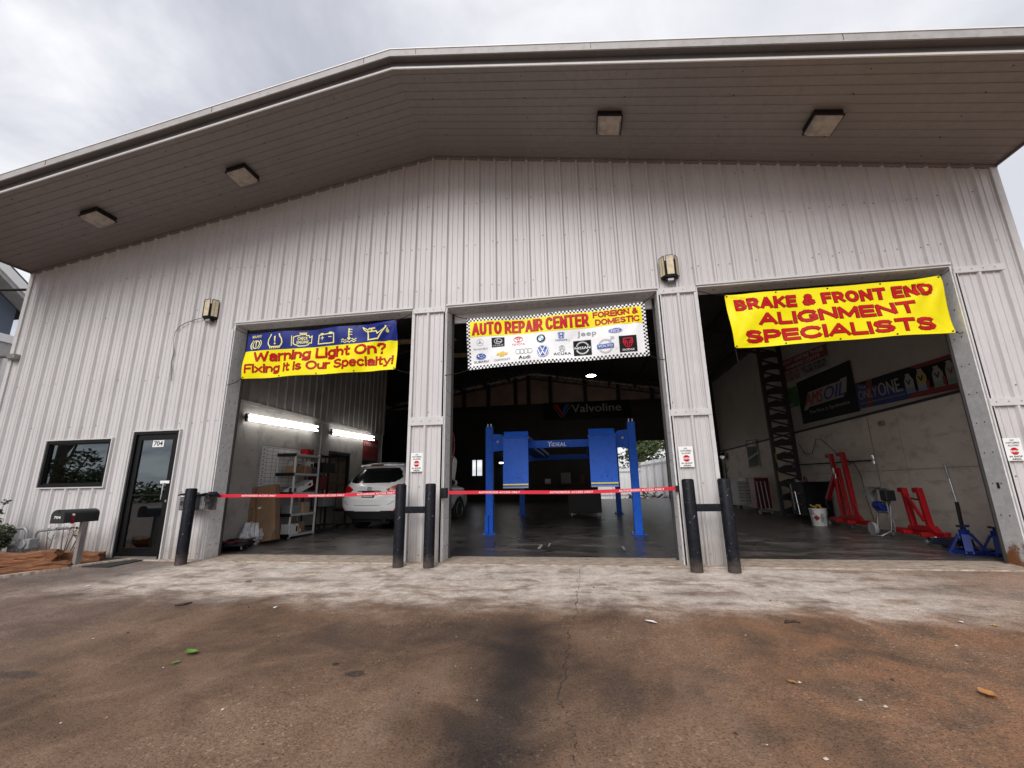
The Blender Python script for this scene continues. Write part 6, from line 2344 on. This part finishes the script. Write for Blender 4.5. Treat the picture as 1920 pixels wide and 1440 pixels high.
for x0, x1 in ((-1.22, -.665), (.68, 1.245)):
    g = MB()
    g.box(x0, x1, -.42, LY2 + .3, 2.10, 2.14)
    g.box(x0, x0 + .04, -.42, LY2 + .3, 2.14, 2.19); g.box(x1 - .04, x1, -.42, LY2 + .3, 2.14, 2.19)
    g.box(x0 + .08, x1 - .08, -.38, LY2 + .2, 2.03, 2.10)
    g.build('runway', M_BLUE, lift, bevel=.004)
    g = MB()
    g.prism([(-.50, 2.12), (-.485, 2.12), (-.42, 2.275), (-.435, 2.275)], 'X', x0, x1)
    g.tube([(x0 - .02, -.47, 2.12), (x1 + .02, -.47, 2.12)], .018, 8, 1)
    g.build('wheel_stop', [M_BLUE, M_STEEL], lift)
    g = MB()
    g.prism([(-.50, 2.11), (-.485, 2.11), (-.60, 1.04), (-.615, 1.04)], 'X', x0 - .004, x1 + .004)
    for q in range(3):
        xx = x0 + .08 + q * (x1 - x0 - .16) / 2
        g.prism([(-.485, 2.08), (-.47, 2.08), (-.545, 1.12), (-.60, 1.12)], 'X', xx - .008, xx + .008)
    rp = g.build('ramp', M_BLUE, lift)
    g = MB()
    g.prism([(-.6125, 1.085), (-.6145, 1.085), (-.611, 1.112), (-.609, 1.112)], 'X', x0, x1, 0)
    g.prism([(-.618, 1.02), (-.598, 1.02), (-.598, 1.05), (-.618, 1.05)], 'X', x0 + .0, x1 - .0, 1)
    g.tube([((x0 + x1) / 2 + .06, -.60, 1.24), ((x0 + x1) / 2 + .06, -.585, 1.24)], .014, 8, 2)
    g.build('edge_stripe', [M_YEL, M_STEEL, M_BLACK], rp)
s = Sheet()
s.text('IDEAL', -.15, .19, 1.955, 2.04, 0, 0, sp=1.1, bold=0.0032)
s.line([(-.23, 2.065), (-.20, 2.03), (-.155, 2.065)], .018, 0, 0).line([(-.20, 2.03), (-.20, 1.96)], .022, 0, 0)
s.map('lettering', [M_WHITE], lambda u, v, l: (u - .02, .005 - l * .002, v), lift)
# under and behind the lift
t_ = thing('plastic_jug', 'white plastic jug standing on the floor under the lift', 'jug', (2.2, 8.6, fz(8.6)))
g = MB(); g.lathe([(.10, 0), (.11, .03), (.11, .22), (.07, .30), (.03, .34), (.03, .38)], 14); g.build('jug', pm('jug_white', (.5, .5, .5), .4), t_, smooth=50)
t_ = thing('work_trolley', 'low dark wheeled oil drain standing in the shadow under the lift', 'trolley', (2.55, 7.9, fz(7.9)))
g = MB(); g.box(-.5, .55, -.3, .3, .12, .75); g.box(-.55, .6, -.33, .33, .75, .80); g.build('tank', M_DARK, t_, bevel=.02)
for x in (-.40, .48):
    g = MB(); g.tube([(x - .02, -.3, .06), (x + .02, -.3, .06)], .06, 12); g.box(x - .03, x + .03, -.33, -.27, .06, .12); g.build('castor', M_STEEL, t_, smooth=50)
t_ = thing('workbench', 'dark workbench with clutter against the rear wall seen under the lift', 'bench', (1.3, 16.6, fz(16.6)))
g = MB(); g.box(-2.0, 2.0, -.4, .4, .86, .92); g.build('top', M_FRAME, t_)
for x in (-1.9, 1.9):
    g = MB(); g.box(x - .05, x + .05, -.35, .35, 0, .86); g.build('leg', M_FRAME, t_)
rn = random.Random(4)
for k, (lb, x, z0, h, wd, m_) in enumerate((('pale grey cabinet on the rear workbench', .35, .92, .55, .5, pm('dim_grey', (.20, .20, .21), .6)), ('dark red can on the rear workbench', 1.2, .92, .4, .2, pm('red_can', (.14, .012, .014), .5)), ('small grey vice on the rear workbench', -.6, .92, .25, .3, M_STEEL))):
    g = MB(); g.box(-wd / 2, wd / 2, -.15, .15, 0, h); g.box(-wd / 3, wd / 3, -.17, -.15, h * .2, h * .8)
    tag(g.build(('cabinet', 'can', 'vice')[k], m_, bevel=.02), lb, ('cabinet', 'can', 'vice')[k], None, (1.3 + x, 16.55, fz(16.6) + z0))

# hose hanging from the pillar
g = MB()
g.tube([(.30, .42, 2.10), (.345, .44, 2.06), (.37, .46, 1.95), (.372, .47, 1.78), (.355, .47, 1.62), (.31, .46, 1.48), (.24, .45, 1.38)], .010, 8)
tag(g.build('air_hose', pm('hose_red', (.20, .02, .02), .5), smooth=60), 'thin dark red hose looping out from behind the first pillar', 'hose')

# rear sign board
s = Sheet()
s.rect(0, 4.7, 0, .95, 0, 0)
s.text('Valvoline', 1.55, 4.25, .36, .80, 1, 1, bold=0.0072)
s.poly([(.55, .86), (.80, .86), (1.02, .40), (1.02, .18)], 2, 1)
s.poly([(1.48, .86), (1.23, .86), (1.02, .40), (1.02, .18)], 3, 1)
s.line([(.5, .80), (.98, .10)], .02, 1, 2).line([(1.54, .80), (1.06, .10)], .02, 1, 2)
tag(s.map('rear_sign', [M_INK, pm('sign_grey', (.34, .34, .35), .5), M_BRED, M_INKB], lambda u, v, l: (.55 + u, YB - .20 - l * .004, 4.72 + v)), 'black sign board with a red and blue V logo on the rear wall', 'sign')


# ------------------------------------------------------------------ banners on the right-hand wall
def rwall(y0, y1, zl, zr, h_l, h_r, W_, H_):
    """u runs towards the doors (decreasing Y); the far end is the left one"""
    def fn(u, v, l):
        a = u / W_
        z0 = zl + (zr - zl) * a
        hh = h_l + (h_r - h_l) * a
        return (8.98 - l * .005 - .006 * math.sin(u * 4 + v * 3), y0 + (y1 - y0) * a, z0 + hh * v / H_)
    return fn


s = Sheet()
s.rect(0, 2.65, 0, .72, 0, 0).rect(0, 2.65, .36, .72, 1, 1)
s.text("DON'T IGNORE THESE", .12, 2.5, .56, .68, 2, 2, .02)
s.text("WARNING LIGHTS!", .35, 2.3, .40, .52, 2, 2, .02)
for k in range(3):
    s.ring(.25 + k * .36, .18, .14, .035, 3, 2)
    s.line([(.25 + k * .36, .26), (.25 + k * .36, .12)], .04, 3, 2)
s.text('LET US CHECK', 1.25, 2.55, .20, .31, 4, 2, .03)
s.text('YOURS TODAY', 1.35, 2.55, .07, .18, 4, 2, .03)
P_W = pm('dim_white_poster', (.31, .29, .275), .6, spec=.2)
tag(s.map('wall_banner', [P_W, pm('poster_red', (.17, .010, .012), .5), pm('poster_cream2', (.5, .42, .4), .6), pm('symbol_red', (.22, .02, .02), .5), M_INK], rwall(7.65, 4.97, 4.12, 3.99, .74, .62, 2.65, .72), cut=((0, 2.65, 12), (0, .72, 2))), 'red and white banner about warning lights high on the right wall', 'banner', 'banners on the right wall')
s = Sheet()
s.rect(0, 1.05, 0, .6, 0, 0)
s.poly([(.2, .48), (.85, .48), (.8, .28), (.52, .14), (.24, .28)], 1, 1)
s.poly([(.26, .43), (.79, .43), (.74, .30), (.52, .20), (.30, .30)], 0, 2)
s.rect(.34, .72, .04, .10, 2, 1)
tag(s.map('wall_banner', [pm('poster_green', (.02, .16, .055), .5), pm('poster_dull_red', (.25, .03, .03), .5), P_W], rwall(7.9, 6.9, 3.37, 3.32, .6, .58, 1.05, .6)), 'small green poster with a red shield on the right wall', 'poster', 'banners on the right wall')
s = Sheet()
s.rect(0, 2.68, 0, 1.23, 0, 0)
s.poly([(.20, .36), (.36, .36), (.52, .43), (2.18, .43), (2.22, .52), (2.30, .52), (2.44, .88), (2.14, .88), (2.14, .84), (.55, .84)], 1, .5)
s.text('AMS', .33, 1.34, .47, .80, 2, 3, shear=.35, bold=0.0088)
s.text('OIL', 1.36, 2.27, .47, .80, 3, 3, shear=.35, bold=0.0088)
s.text('The First in Synthetics', .45, 2.35, .20, .32, 1, 1, .01)
tag(s.map('wall_banner', [M_INK, P_W, pm('logo_red', (.34, .015, .02), .5), pm('logo_blue', (.02, .03, .22), .5), P_W], rwall(6.82, 4.13, 2.75, 2.69, 1.24, 1.23, 2.68, 1.23), cut=((0, 2.68, 14), (0, 1.23, 3))), 'black oil banner with a slanting red and blue word on the right wall', 'banner', 'banners on the right wall')
s = Sheet()
s.rect(0, 2.85, 0, .62, 0, 0)
s.poly([(0, 0), (1.55, 0), (1.75, .17), (0, .62)], 1, 1)
s.poly([(.28, 0), (.48, 0), (.62, .62), (.42, .62)], 2, 2)
s.poly([(1.55, 0), (2.85, 0), (2.85, .13), (1.7, .13)], 2, 2)
s.poly([(1.75, .62), (2.85, .62), (2.85, .55), (1.95, .54)], 2, 2)
s.text('The', .10, .38, .44, .52, 3, 3, .01)
s.text('ONLY', .08, .72, .20, .41, 3, 3, bold=0.0032)
s.text('ONE.', .76, 1.50, .18, .47, 4, 3, bold=0.0056)
s.text('Exclusively Recommended by Cummins', .10, 1.52, .085, .135, 4, 3, .01)
for k, cx in enumerate((1.70, 2.02, 2.40, 2.70)):
    hh = .36 + .03 * (k % 2)
    s.poly([(cx - .12, .10), (cx + .12, .10), (cx + .12, .10 + hh * .7), (cx + .05, .10 + hh), (cx - .06, .10 + hh), (cx - .12, .10 + hh * .7)], (3, 5, 3, 3)[k], 3)
    s.rect(cx - .06, cx + .05, .10 + hh, .13 + hh, 4, 4)
    s.line([(cx - .05, .10 + hh * .72), (cx, .10 + hh * .5), (cx + .05, .10 + hh * .72)], .025, 2 if k == 3 else 0, 5)
    s.rect(cx - .11, cx + .11, .11, .20, (6, 6, 7, 7)[k], 4)
s.rect(2.12, 2.2, .12, .27, 2, 5).rect(2.50, 2.57, .12, .27, 2, 5)
tag(s.map('wall_banner', [M_INK, pm('poster_blue', (.014, .025, .15), .5), pm('poster_red2', (.16, .010, .014), .5), pm('bottle_grey', (.24, .235, .23), .4), P_W, pm('bottle_gold', (.30, .22, .07), .4), pm('label_blue', (.10, .2, .36), .4), pm('label_green', (.12, .2, .14), .4)], rwall(4.12, 1.30, 2.735, 2.615, .60, .61, 2.85, .62), cut=((0, 2.85, 12), (0, .62, 2))), 'long black and blue banner of oil bottles on the right wall nearest the doorway', 'banner', 'banners on the right wall')
s = Sheet()
s.rect(0, 1.1, 0, 1.05, 0, 0).rect(.1, 1.0, .80, 1.02, 1, 1)
s.text('TIRES', .12, .98, .82, 1.0, 2, 2, .02)
s.poly([(.0, .30), (1.1, .52), (1.1, .60), (.0, .38)], 3, 1).poly([(0, 0), (1.1, 0), (1.1, .05), (0, .05)], 3, 1).poly([(1.0, 0), (1.06, 0), (1.06, .8), (1.0, .8)], 3, 1)
tag(s.map('wall_banner', [M_INK, M_BOARDR, M_BRED, pm('flag_green', (.25, .3, .04), .5)], rwall(11.55, 10.4, 1.65, 1.68, 1.1, 1.0, 1.1, 1.05)), 'small dark tires banner with green edging far along the right wall', 'banner', 'banners on the right wall')

# pipe and hoses on the right wall
t_ = thing('air_pipe', 'dark horizontal pipe with a chrome end valve along the right wall', 'pipe', (8.93, 6.1, 1.6))
g = MB(); g.tube([(0, 2.3, .03), (0, -2.18, -.045)], .017, 8); g.build('pipe', M_FRAME, t_, smooth=50)
g = MB(); g.tube([(0, -2.18, -.13), (0, -2.18, .06)], .035, 12); g.tube([(0, -2.22, -.04), (0, -2.12, -.04)], .028, 10); g.build('valve', M_CHROME, t_, smooth=40)
g = MB(); g.tube([(0, -.95, .0), (.03, -1.05, -.12), (.03, -1.35, -.03), (.03, -1.55, -.35), (.03, -1.6, -.9), (.03, -1.72, -1.35)], .009, 6)
tag(g.build('air_hose', pm('hose_brown', (.09, .03, .025), .6), smooth=60), 'thin brown hose hanging down the right wall behind the tall folded crane', 'hose', 'hoses on the right wall', (8.93, 6.1, 1.6))
g = MB(); g.tube([(8.92, 7.15, 2.2), (8.92, 6.9, 1.9), (8.92, 6.5, 1.87), (8.92, 6.15, 2.25), (8.92, 5.9, 2.22), (8.92, 5.2, 1.75), (8.92, 4.75, 1.55)], .010, 6)
tag(g.build('air_hose', pm('hose_brown', (.09, .03, .025), .6), smooth=60), 'dark hose swagged along the right wall above the pipe', 'hose', 'hoses on the right wall')
g = MB(); g.box(8.93, 9.0, 3.42, 3.54, 2.26, 2.36); g.tube([(8.93, 3.48, 2.31), (8.90, 3.48, 2.31)], .03, 10)
tag(g.build('socket_box', M_STEEL, bevel=.006), 'small pale electrical box on the right wall under the banners', 'box')
g = MB(); g.tube([(8.985, 3.95, .3), (8.985, 3.95, 2.5)], .008, 6)
tag(g.build('conduit', pm('conduit_brown', (.30, .25, .21), .6)), 'thin vertical conduit running down the right wall boards', 'conduit')


# ------------------------------------------------------------------ folded shop cranes
def shop_crane(label, x, y, h, sp, base0, base1, boom, jack_h):
    z = fz(y)
    t_ = thing('engine_crane', label, 'crane', (x, y, z), 0, 'red folded shop cranes by the right wall')
    g = MB()
    g.bar((0, base0, .16), (0, base1, .16), .09, .09)
    g.bar((-.22, -.25, .16), (.22, -.25, .16), .07, .07); g.bar((-.18, .25, .16), (.18, .25, .16), .07, .07)
    g.prism([(-sp / 2 - .16, .20), (sp / 2 + .14, .20), (sp / 2 + .06, .28), (-sp / 2 - .06, .30)], 'X', -.06, .06)
    g.build('base', M_RED, t_, bevel=.008)
    for yy_, lean in ((sp / 2, .0), (-sp / 2, .02)):
        g = MB()
        g.bar((0, yy_, .18), (-.02, yy_ + lean + .05, h), .085 if h > 1.2 else .075, .085, side=(1, 0, 0))
        arm = .20 if h > 1.2 else .12
        g.bar((-.02, yy_ + lean + .08, h - .02), (-.02, yy_ + lean + arm, h - .03), .06, .06)
        l_ = g.build('folded_leg', M_RED, t_, bevel=.006)
        g = MB(); g.tube([(-.05, yy_ + lean + arm + .02, h - .04), (.02, yy_ + lean + arm + .02, h - .04)], .045, 14); g.build('castor', M_RED, l_, smooth=50)
    if boom:
        g = MB()
        g.bar((-.03, -.06, .2), (-.06, .0, h * .80), .06, .06, side=(1, 0, 0))
        g.prism([(-sp / 2 - .20, .2), (-sp / 2 - .02, .2), (-sp / 2 + .01, .72)], 'X', -.03, -.01)
        g.build('mast', M_RED, t_, bevel=.006)
    if boom:
        g = MB(); g.bar((-.10, .0, h * .78), (-.10, .62, .62), .075, .085, side=(1, 0, 0)); g.bar((-.10, .62, .62), (-.10, .70, .48), .05, .05, 1); g.tube([(-.10, .70, .48), (-.10, .68, .40), (-.10, .63, .42)], .015, 6, 1)
        g.box(-.145, -.14, .03, .10, h * .72, h * .80, 2)
        g.build('boom', [M_RED, M_BLACK, M_WHITE], t_, bevel=.005)
        g = MB(); g.tube([(-.12, .10, .55), (-.12, .06, 1.1)], .035, 12); g.tube([(-.12, .06, 1.1), (-.12, .04, 1.32)], .018, 10, 1)
        g.build('hydraulic_ram', [M_RED, M_CHROME], t_, smooth=50)
    else:
        g = MB(); g.bar((-.06, .14, .80), (-.06, -.16, .38), .04, .04, 0); g.tube([(-.12, -.05, .76), (-.12, -.22, .74)], .014, 8, 1)
        g.build('brace', [M_RED, M_BLACK], t_)
    for yy_ in (base0 + .1, base1 - .1, -.1):
        g = MB(); g.tube([(-.05, yy_, .05), (.0, yy_, .05)], .05, 14); g.bar((-.025, yy_, .06), (-.025, yy_, .13), .05, .03)
        g.build('castor', M_STEEL, t_, smooth=50)
    return t_


shop_crane('taller red folded shop crane with its boom slanting down to a white bucket', 8.48, 4.36, 1.68, .50, .78, -.80, True, 1)
shop_crane('shorter red folded shop crane with two upright legs beside the floor jack', 8.50, 2.22, .94, .40, .72, -.52, False, 0)

# bucket
t_ = thing('paint_bucket', 'white plastic bucket with a red diamond label below the crane boom', 'bucket', (8.10, 4.95, fz(5)))
g = MB(); g.lathe([(.145, 0), (.15, .01), (.175, .37), (.185, .375), (.185, .40), (.17, .40), (.16, .2), (.01, .15)], 24); g.build('body', pm('bucket_white', (.62, .62, .61), .4, dirt=(.2, .2, .22), dscale=9, damt=.7), t_, smooth=40)
g = MB(); n_ = 14
g.tube([(.18 * math.cos(R(200 + 140 * k / n_)), .18 * math.sin(R(200 + 140 * k / n_)) - .02, .36 - .18 * math.sin(math.pi * k / n_)) for k in range(n_ + 1)], .005, 5); g.build('handle', M_STEEL, t_)
s = Sheet(); s.poly([(0, -.07), (.06, 0), (0, .07), (-.06, 0)], 0, 0)
for u0, u1, v0, v1 in ((-.16, -.06, .06, .13), (.08, .14, -.10, .10), (-.13, -.08, -.12, .02)):
    s.rect(u0, u1, v0, v1, 1, 0)
s.map('label', [M_RED, M_INKG], lambda u, v, l: (.180 * math.cos(R(232) + u / .17), .180 * math.sin(R(232) + u / .17), .19 + v), t_, ((-.2, .2, 8), (-.2, .2, 2)))
g = MB(); rn = random.Random(6)
for k in range(9):
    g.bar((rn.uniform(-.1, .1), rn.uniform(-.1, .1), .36), (rn.uniform(-.14, .14), rn.uniform(-.14, .14), .43 + rn.uniform(0, .06)), .05, .03, rn.choice((0, 0, 1)))
tag(g.build('strap_bundle', [pm('strap_yellow', (.40, .26, .02), .7), M_BLACK], bevel=.008), 'yellow straps stuffed in the top of the white bucket', 'straps', loc=(8.10, 4.95, fz(5)))

# pressure washer on its two-wheeled frame
t_ = thing('pressure_washer', 'grey tubular pressure washer cart with a blue pump between the two red cranes', 'washer', (8.42, 3.05, fz(3)))
g = MB()
for y in (-.18, .22):
    g.tube([(-.05, y, .08), (.02, y, .55), (.05, y, .90), (-.06, y, .93)], .018, 8)
g.tube([(-.06, -.18, .93), (-.06, .22, .93)], .018, 8); g.tube([(.0, -.18, .45), (.0, .22, .45)], .016, 8); g.tube([(-.04, -.18, .12), (-.25, -.22, .03), (-.3, -.05, .03)], .018, 8)
g.build('frame', M_STEEL, t_, smooth=60)
g = MB(); g.tube([(-.04, -.10, .58), (-.04, .14, .58)], .085, 14); g.box(-.10, .04, -.14, .10, .48, .54); g.build('pump', M_JBLUE, t_, bevel=.005, smooth=50)
g = MB(); g.box(-.12, .06, -.34, -.16, .68, .88); g.build('control_box', M_BLACK, t_, bevel=.02)
g = MB(); g.lathe([(.05, -.03), (.12, -.035), (.13, 0), (.12, .035), (.05, .03)], 24, (-.10, .27, .125), 'X'); g.build('wheel', pm('wheel_grey', (.25, .25, .25), .6), t_, smooth=50)
g = MB()
for k in range(5):
    pts = [(-.06 + .02 * k + .01 * math.sin(a), .02 + (.20 + .012 * k) * math.cos(a), .74 + (.16 + .01 * k) * math.sin(a)) for a in [i * .42 for i in range(16)]]
    g.tube(pts, .011, 6)
g.tube([(-.05, -.2, .8), (-.1, -.3, .5), (-.08, -.36, .25), (-.06, -.3, .1)], .011, 6); g.tube([(-.02, .2, .85), (-.1, .3, .95), (-.1, .36, .8), (0, .24, .7)], .010, 6)
g.build('hose', pm('hose_grey', (.14, .15, .17), .5), t_, smooth=60)

# floor jack with a long handle
t_ = thing('floor_jack', 'low black trolley jack with a long chrome handle leaning on the right wall', 'jack', (8.48, 1.62, fz(1.6)))
g = MB()
for x in (-.11, .11):
    g.prism([(-.30, .04), (.38, .035), (.42, .07), (.1, .12), (-.28, .17)], 'X', x - .008, x + .008)
g.box(-.1, .1, -.26, -.02, .06, .15); g.prism([(-.2, .12), (.30, .09), (.33, .12), (-.1, .18)], 'X', -.05, .05)
g.build('body', pm('jack_navy', (.015, .02, .045), .4), t_, bevel=.006)
g = MB(); g.tube([(0, .30, .12), (0, .30, .15)], .05, 14); g.build('saddle', M_CHROME, t_)
for x, y, r_ in ((-.13, .37, .045), (.13, .37, .045), (-.12, -.26, .04), (.12, -.26, .04)):
    g = MB(); g.tube([(x - .02, y, r_), (x + .02, y, r_)], r_, 14); g.build('wheel', M_STEEL, t_, smooth=50)
g = MB(); g.tube([(-.02, -.27, .14), (-.03, -.33, .36), (-.04, -.355, .74)], .026, 12, 0); g.tube([(-.04, -.355, .74), (-.05, -.335, 1.10)], .016, 10, 1); g.tube([(-.05, -.335, 1.10), (-.06, -.325, 1.33)], .019, 10, 2)
g.build('handle', [M_BLACK, M_CHROME, M_STEEL], t_, smooth=50)


def jack_stand(label, x, y, rz):
    t_ = thing('jack_stand', label, 'jack stand', (x, y, fz(y)), rz, 'blue jack stands')
    g = MB()
    for sx, sy in ((1, 1), (1, -1), (-1, 1), (-1, -1)):
        g.bar((sx * .155, sy * .145, .0), (sx * .05, sy * .05, .27), .10, .03)
    g.box(-.18, .18, -.17, -.145, 0, .045); g.box(-.18, .18, .145, .17, 0, .045); g.box(-.18, -.155, -.16, .16, 0, .045); g.box(.155, .18, -.16, .16, 0, .045)
    g.prism([(-.055, .24), (.055, .24), (.045, .34), (-.045, .34)], 'Y', -.045, .045)
    g.build('base', M_JBLUE, t_, bevel=.004)
    g = MB(); g.box(-.028, .028, -.02, .02, .05, .37); g.prism([(-.075, .375), (.075, .375), (.085, .41), (.03, .395), (-.03, .395), (-.085, .41)], 'Y', -.035, .035)
    g.build('ratchet_post', pm('post_navy', (.01, .015, .05), .5), t_, bevel=.003)
    g = MB(); g.tube([(.05, 0, .28), (.16, .02, .27)], .010, 8); g.build('lever', M_STEEL, t_)
    return t_


jack_stand('blue jack stand beside the floor jack handle', 8.36, 1.15, .25)
jack_stand('blue jack stand against the foot of the right door frame', 8.66, .98, .1)

# tool chests and carts further down the right wall
t_ = thing('tool_chest', 'white drawer tool chest far down the right side of the workshop', 'tool chest', (8.36, 10.6, fz(10.6)), R(12))
g = MB(); g.box(-.38, .38, -.26, .26, .14, .98); g.box(-.02, .36, -.2, .2, .98, 1.10); g.build('cabinet', pm('chest_white', (.7, .7, .7), .4), t_, bevel=.01)
for k in range(6):
    for x0, x1 in ((-.36, -.16), (-.14, .12)):
        g = MB(); g.box(x0, x1, -.275, -.26, .20 + k * .12, .30 + k * .12); g.box(x0 + .02, x1 - .02, -.285, -.275, .285 + k * .12, .30 + k * .12, 1)
        g.build('drawer', [pm('chest_white', (.7, .7, .7), .4), M_BLACK], t_)
for x in (-.3, .3):
    g = MB(); g.tube([(x - .02, -.2, .06), (x + .02, -.2, .06)], .06, 12); g.box(x - .03, x + .03, -.22, -.18, .06, .14); g.build('castor', M_BLACK, t_, smooth=50)
t_ = thing('tool_rack', 'dark red drawer rack between the white tool chest and the lattice column', 'tool chest', (8.42, 9.2, fz(9.2)))
g = MB(); g.box(-.25, .2, -.25, .25, .12, 1.1); g.build('cabinet', pm('rack_red', (.16, .012, .016), .45), t_, bevel=.01)
for k in range(7):
    g = MB(); g.box(-.23, .18, -.262, -.25, .18 + k * .125, .28 + k * .125); g.box(-.2, .15, -.275, -.262, .265 + k * .125, .28 + k * .125, 1); g.build('drawer', [pm('rack_red', (.16, .012, .016), .45), M_BLACK], t_)
t_ = thing('leg_stand', 'folded stand of bright steel tubes beside the lattice column', 'stand', (8.2, 8.3, fz(8.3)))
for dx in (-.14, -.02, .10):
    g = MB(); g.tube([(dx, 0, .1), (dx - .05, 0, 1.0)], .020, 8); g.build('tube', M_STEEL, t_, smooth=50)
g = MB(); g.bar((-.25, 0, .09), (.2, 0, .09), .05, .05); g.tube([(-.2, -.03, .035), (-.2, .03, .035)], .035, 10); g.tube([(.15, -.03, .035), (.15, .03, .035)], .035, 10); g.build('foot', M_STEEL, t_)
t_ = thing('tool_cart', 'black service cart with red bars standing before the right wall', 'cart', (8.62, 6.35, fz(6.3)))
g = MB(); g.box(-.32, .32, -.42, .42, .12, .95); g.box(-.34, .34, -.45, .45, .95, 1.0); g.build('cabinet', pm('cart_black', (.008, .009, .012), .55, spec=.15), t_, bevel=.012)
g = MB(); g.tube([(-.34, .2, .25), (-.36, .2, .95)], .012, 8); g.tube([(-.34, -.05, .15), (-.36, .0, .75)], .012, 8, 1); g.bar((-.35, -.3, .42), (-.35, .4, .44), .02, .02, 2); g.bar((-.35, -.3, .70), (-.35, .4, .72), .02, .02, 2)
g.build('side_bars', [M_STEEL, M_CHROME, M_RED], t_)
g = MB(); g.tube([(-.1, -.2, 1.0), (-.12, -.22, 1.1), (-.1, -.05, 1.14), (-.05, .05, 1.05)], .018, 8); g.box(-.15, .05, .15, .35, 1.0, 1.04, 1)
tag(g.build('hand_tools', [M_RED, M_STEEL], smooth=50), 'red-handled tool lying on the black service cart', 'tools', loc=(8.62, 6.35, fz(6.3)))
t_ = thing('standing_mirror', 'round convex mirror on a thin black stand far down the right side', 'mirror', (8.3, 12.2, fz(12.2)))
g = MB(); g.tube([(0, 0, 0), (0, 0, 1.9)], .02, 8); g.tube([(0, 0, 1.3), (.12, 0, 1.5)], .012, 6); g.box(-.2, .2, -.2, .2, 0, .03); g.build('stand', M_BLACK, t_)
g = MB(); g.lathe([(.001, -.05), (.12, -.035), (.19, 0), (.19, .02)], 20, (.03, -.04, 1.95), 'Y'); g.build('mirror', M_CHROME, t_, smooth=60)
for lb, z in (('lower yellow tool hanging on the lattice column', 1.15), ('upper yellow tool hanging on the lattice column', 1.70)):
    g = MB(); g.tube([(0, 0, 0), (0, 0, .26)], .022, 8, 0); g.tube([(0, 0, .26), (0, 0, .30)], .012, 8, 0)
    tag(g.build('hanging_tool', [pm('tool_yellow', (.45, .24, .01), .5)]), lb, 'tool', 'yellow tools on the lattice column', loc=(8.33, 7.38, z))
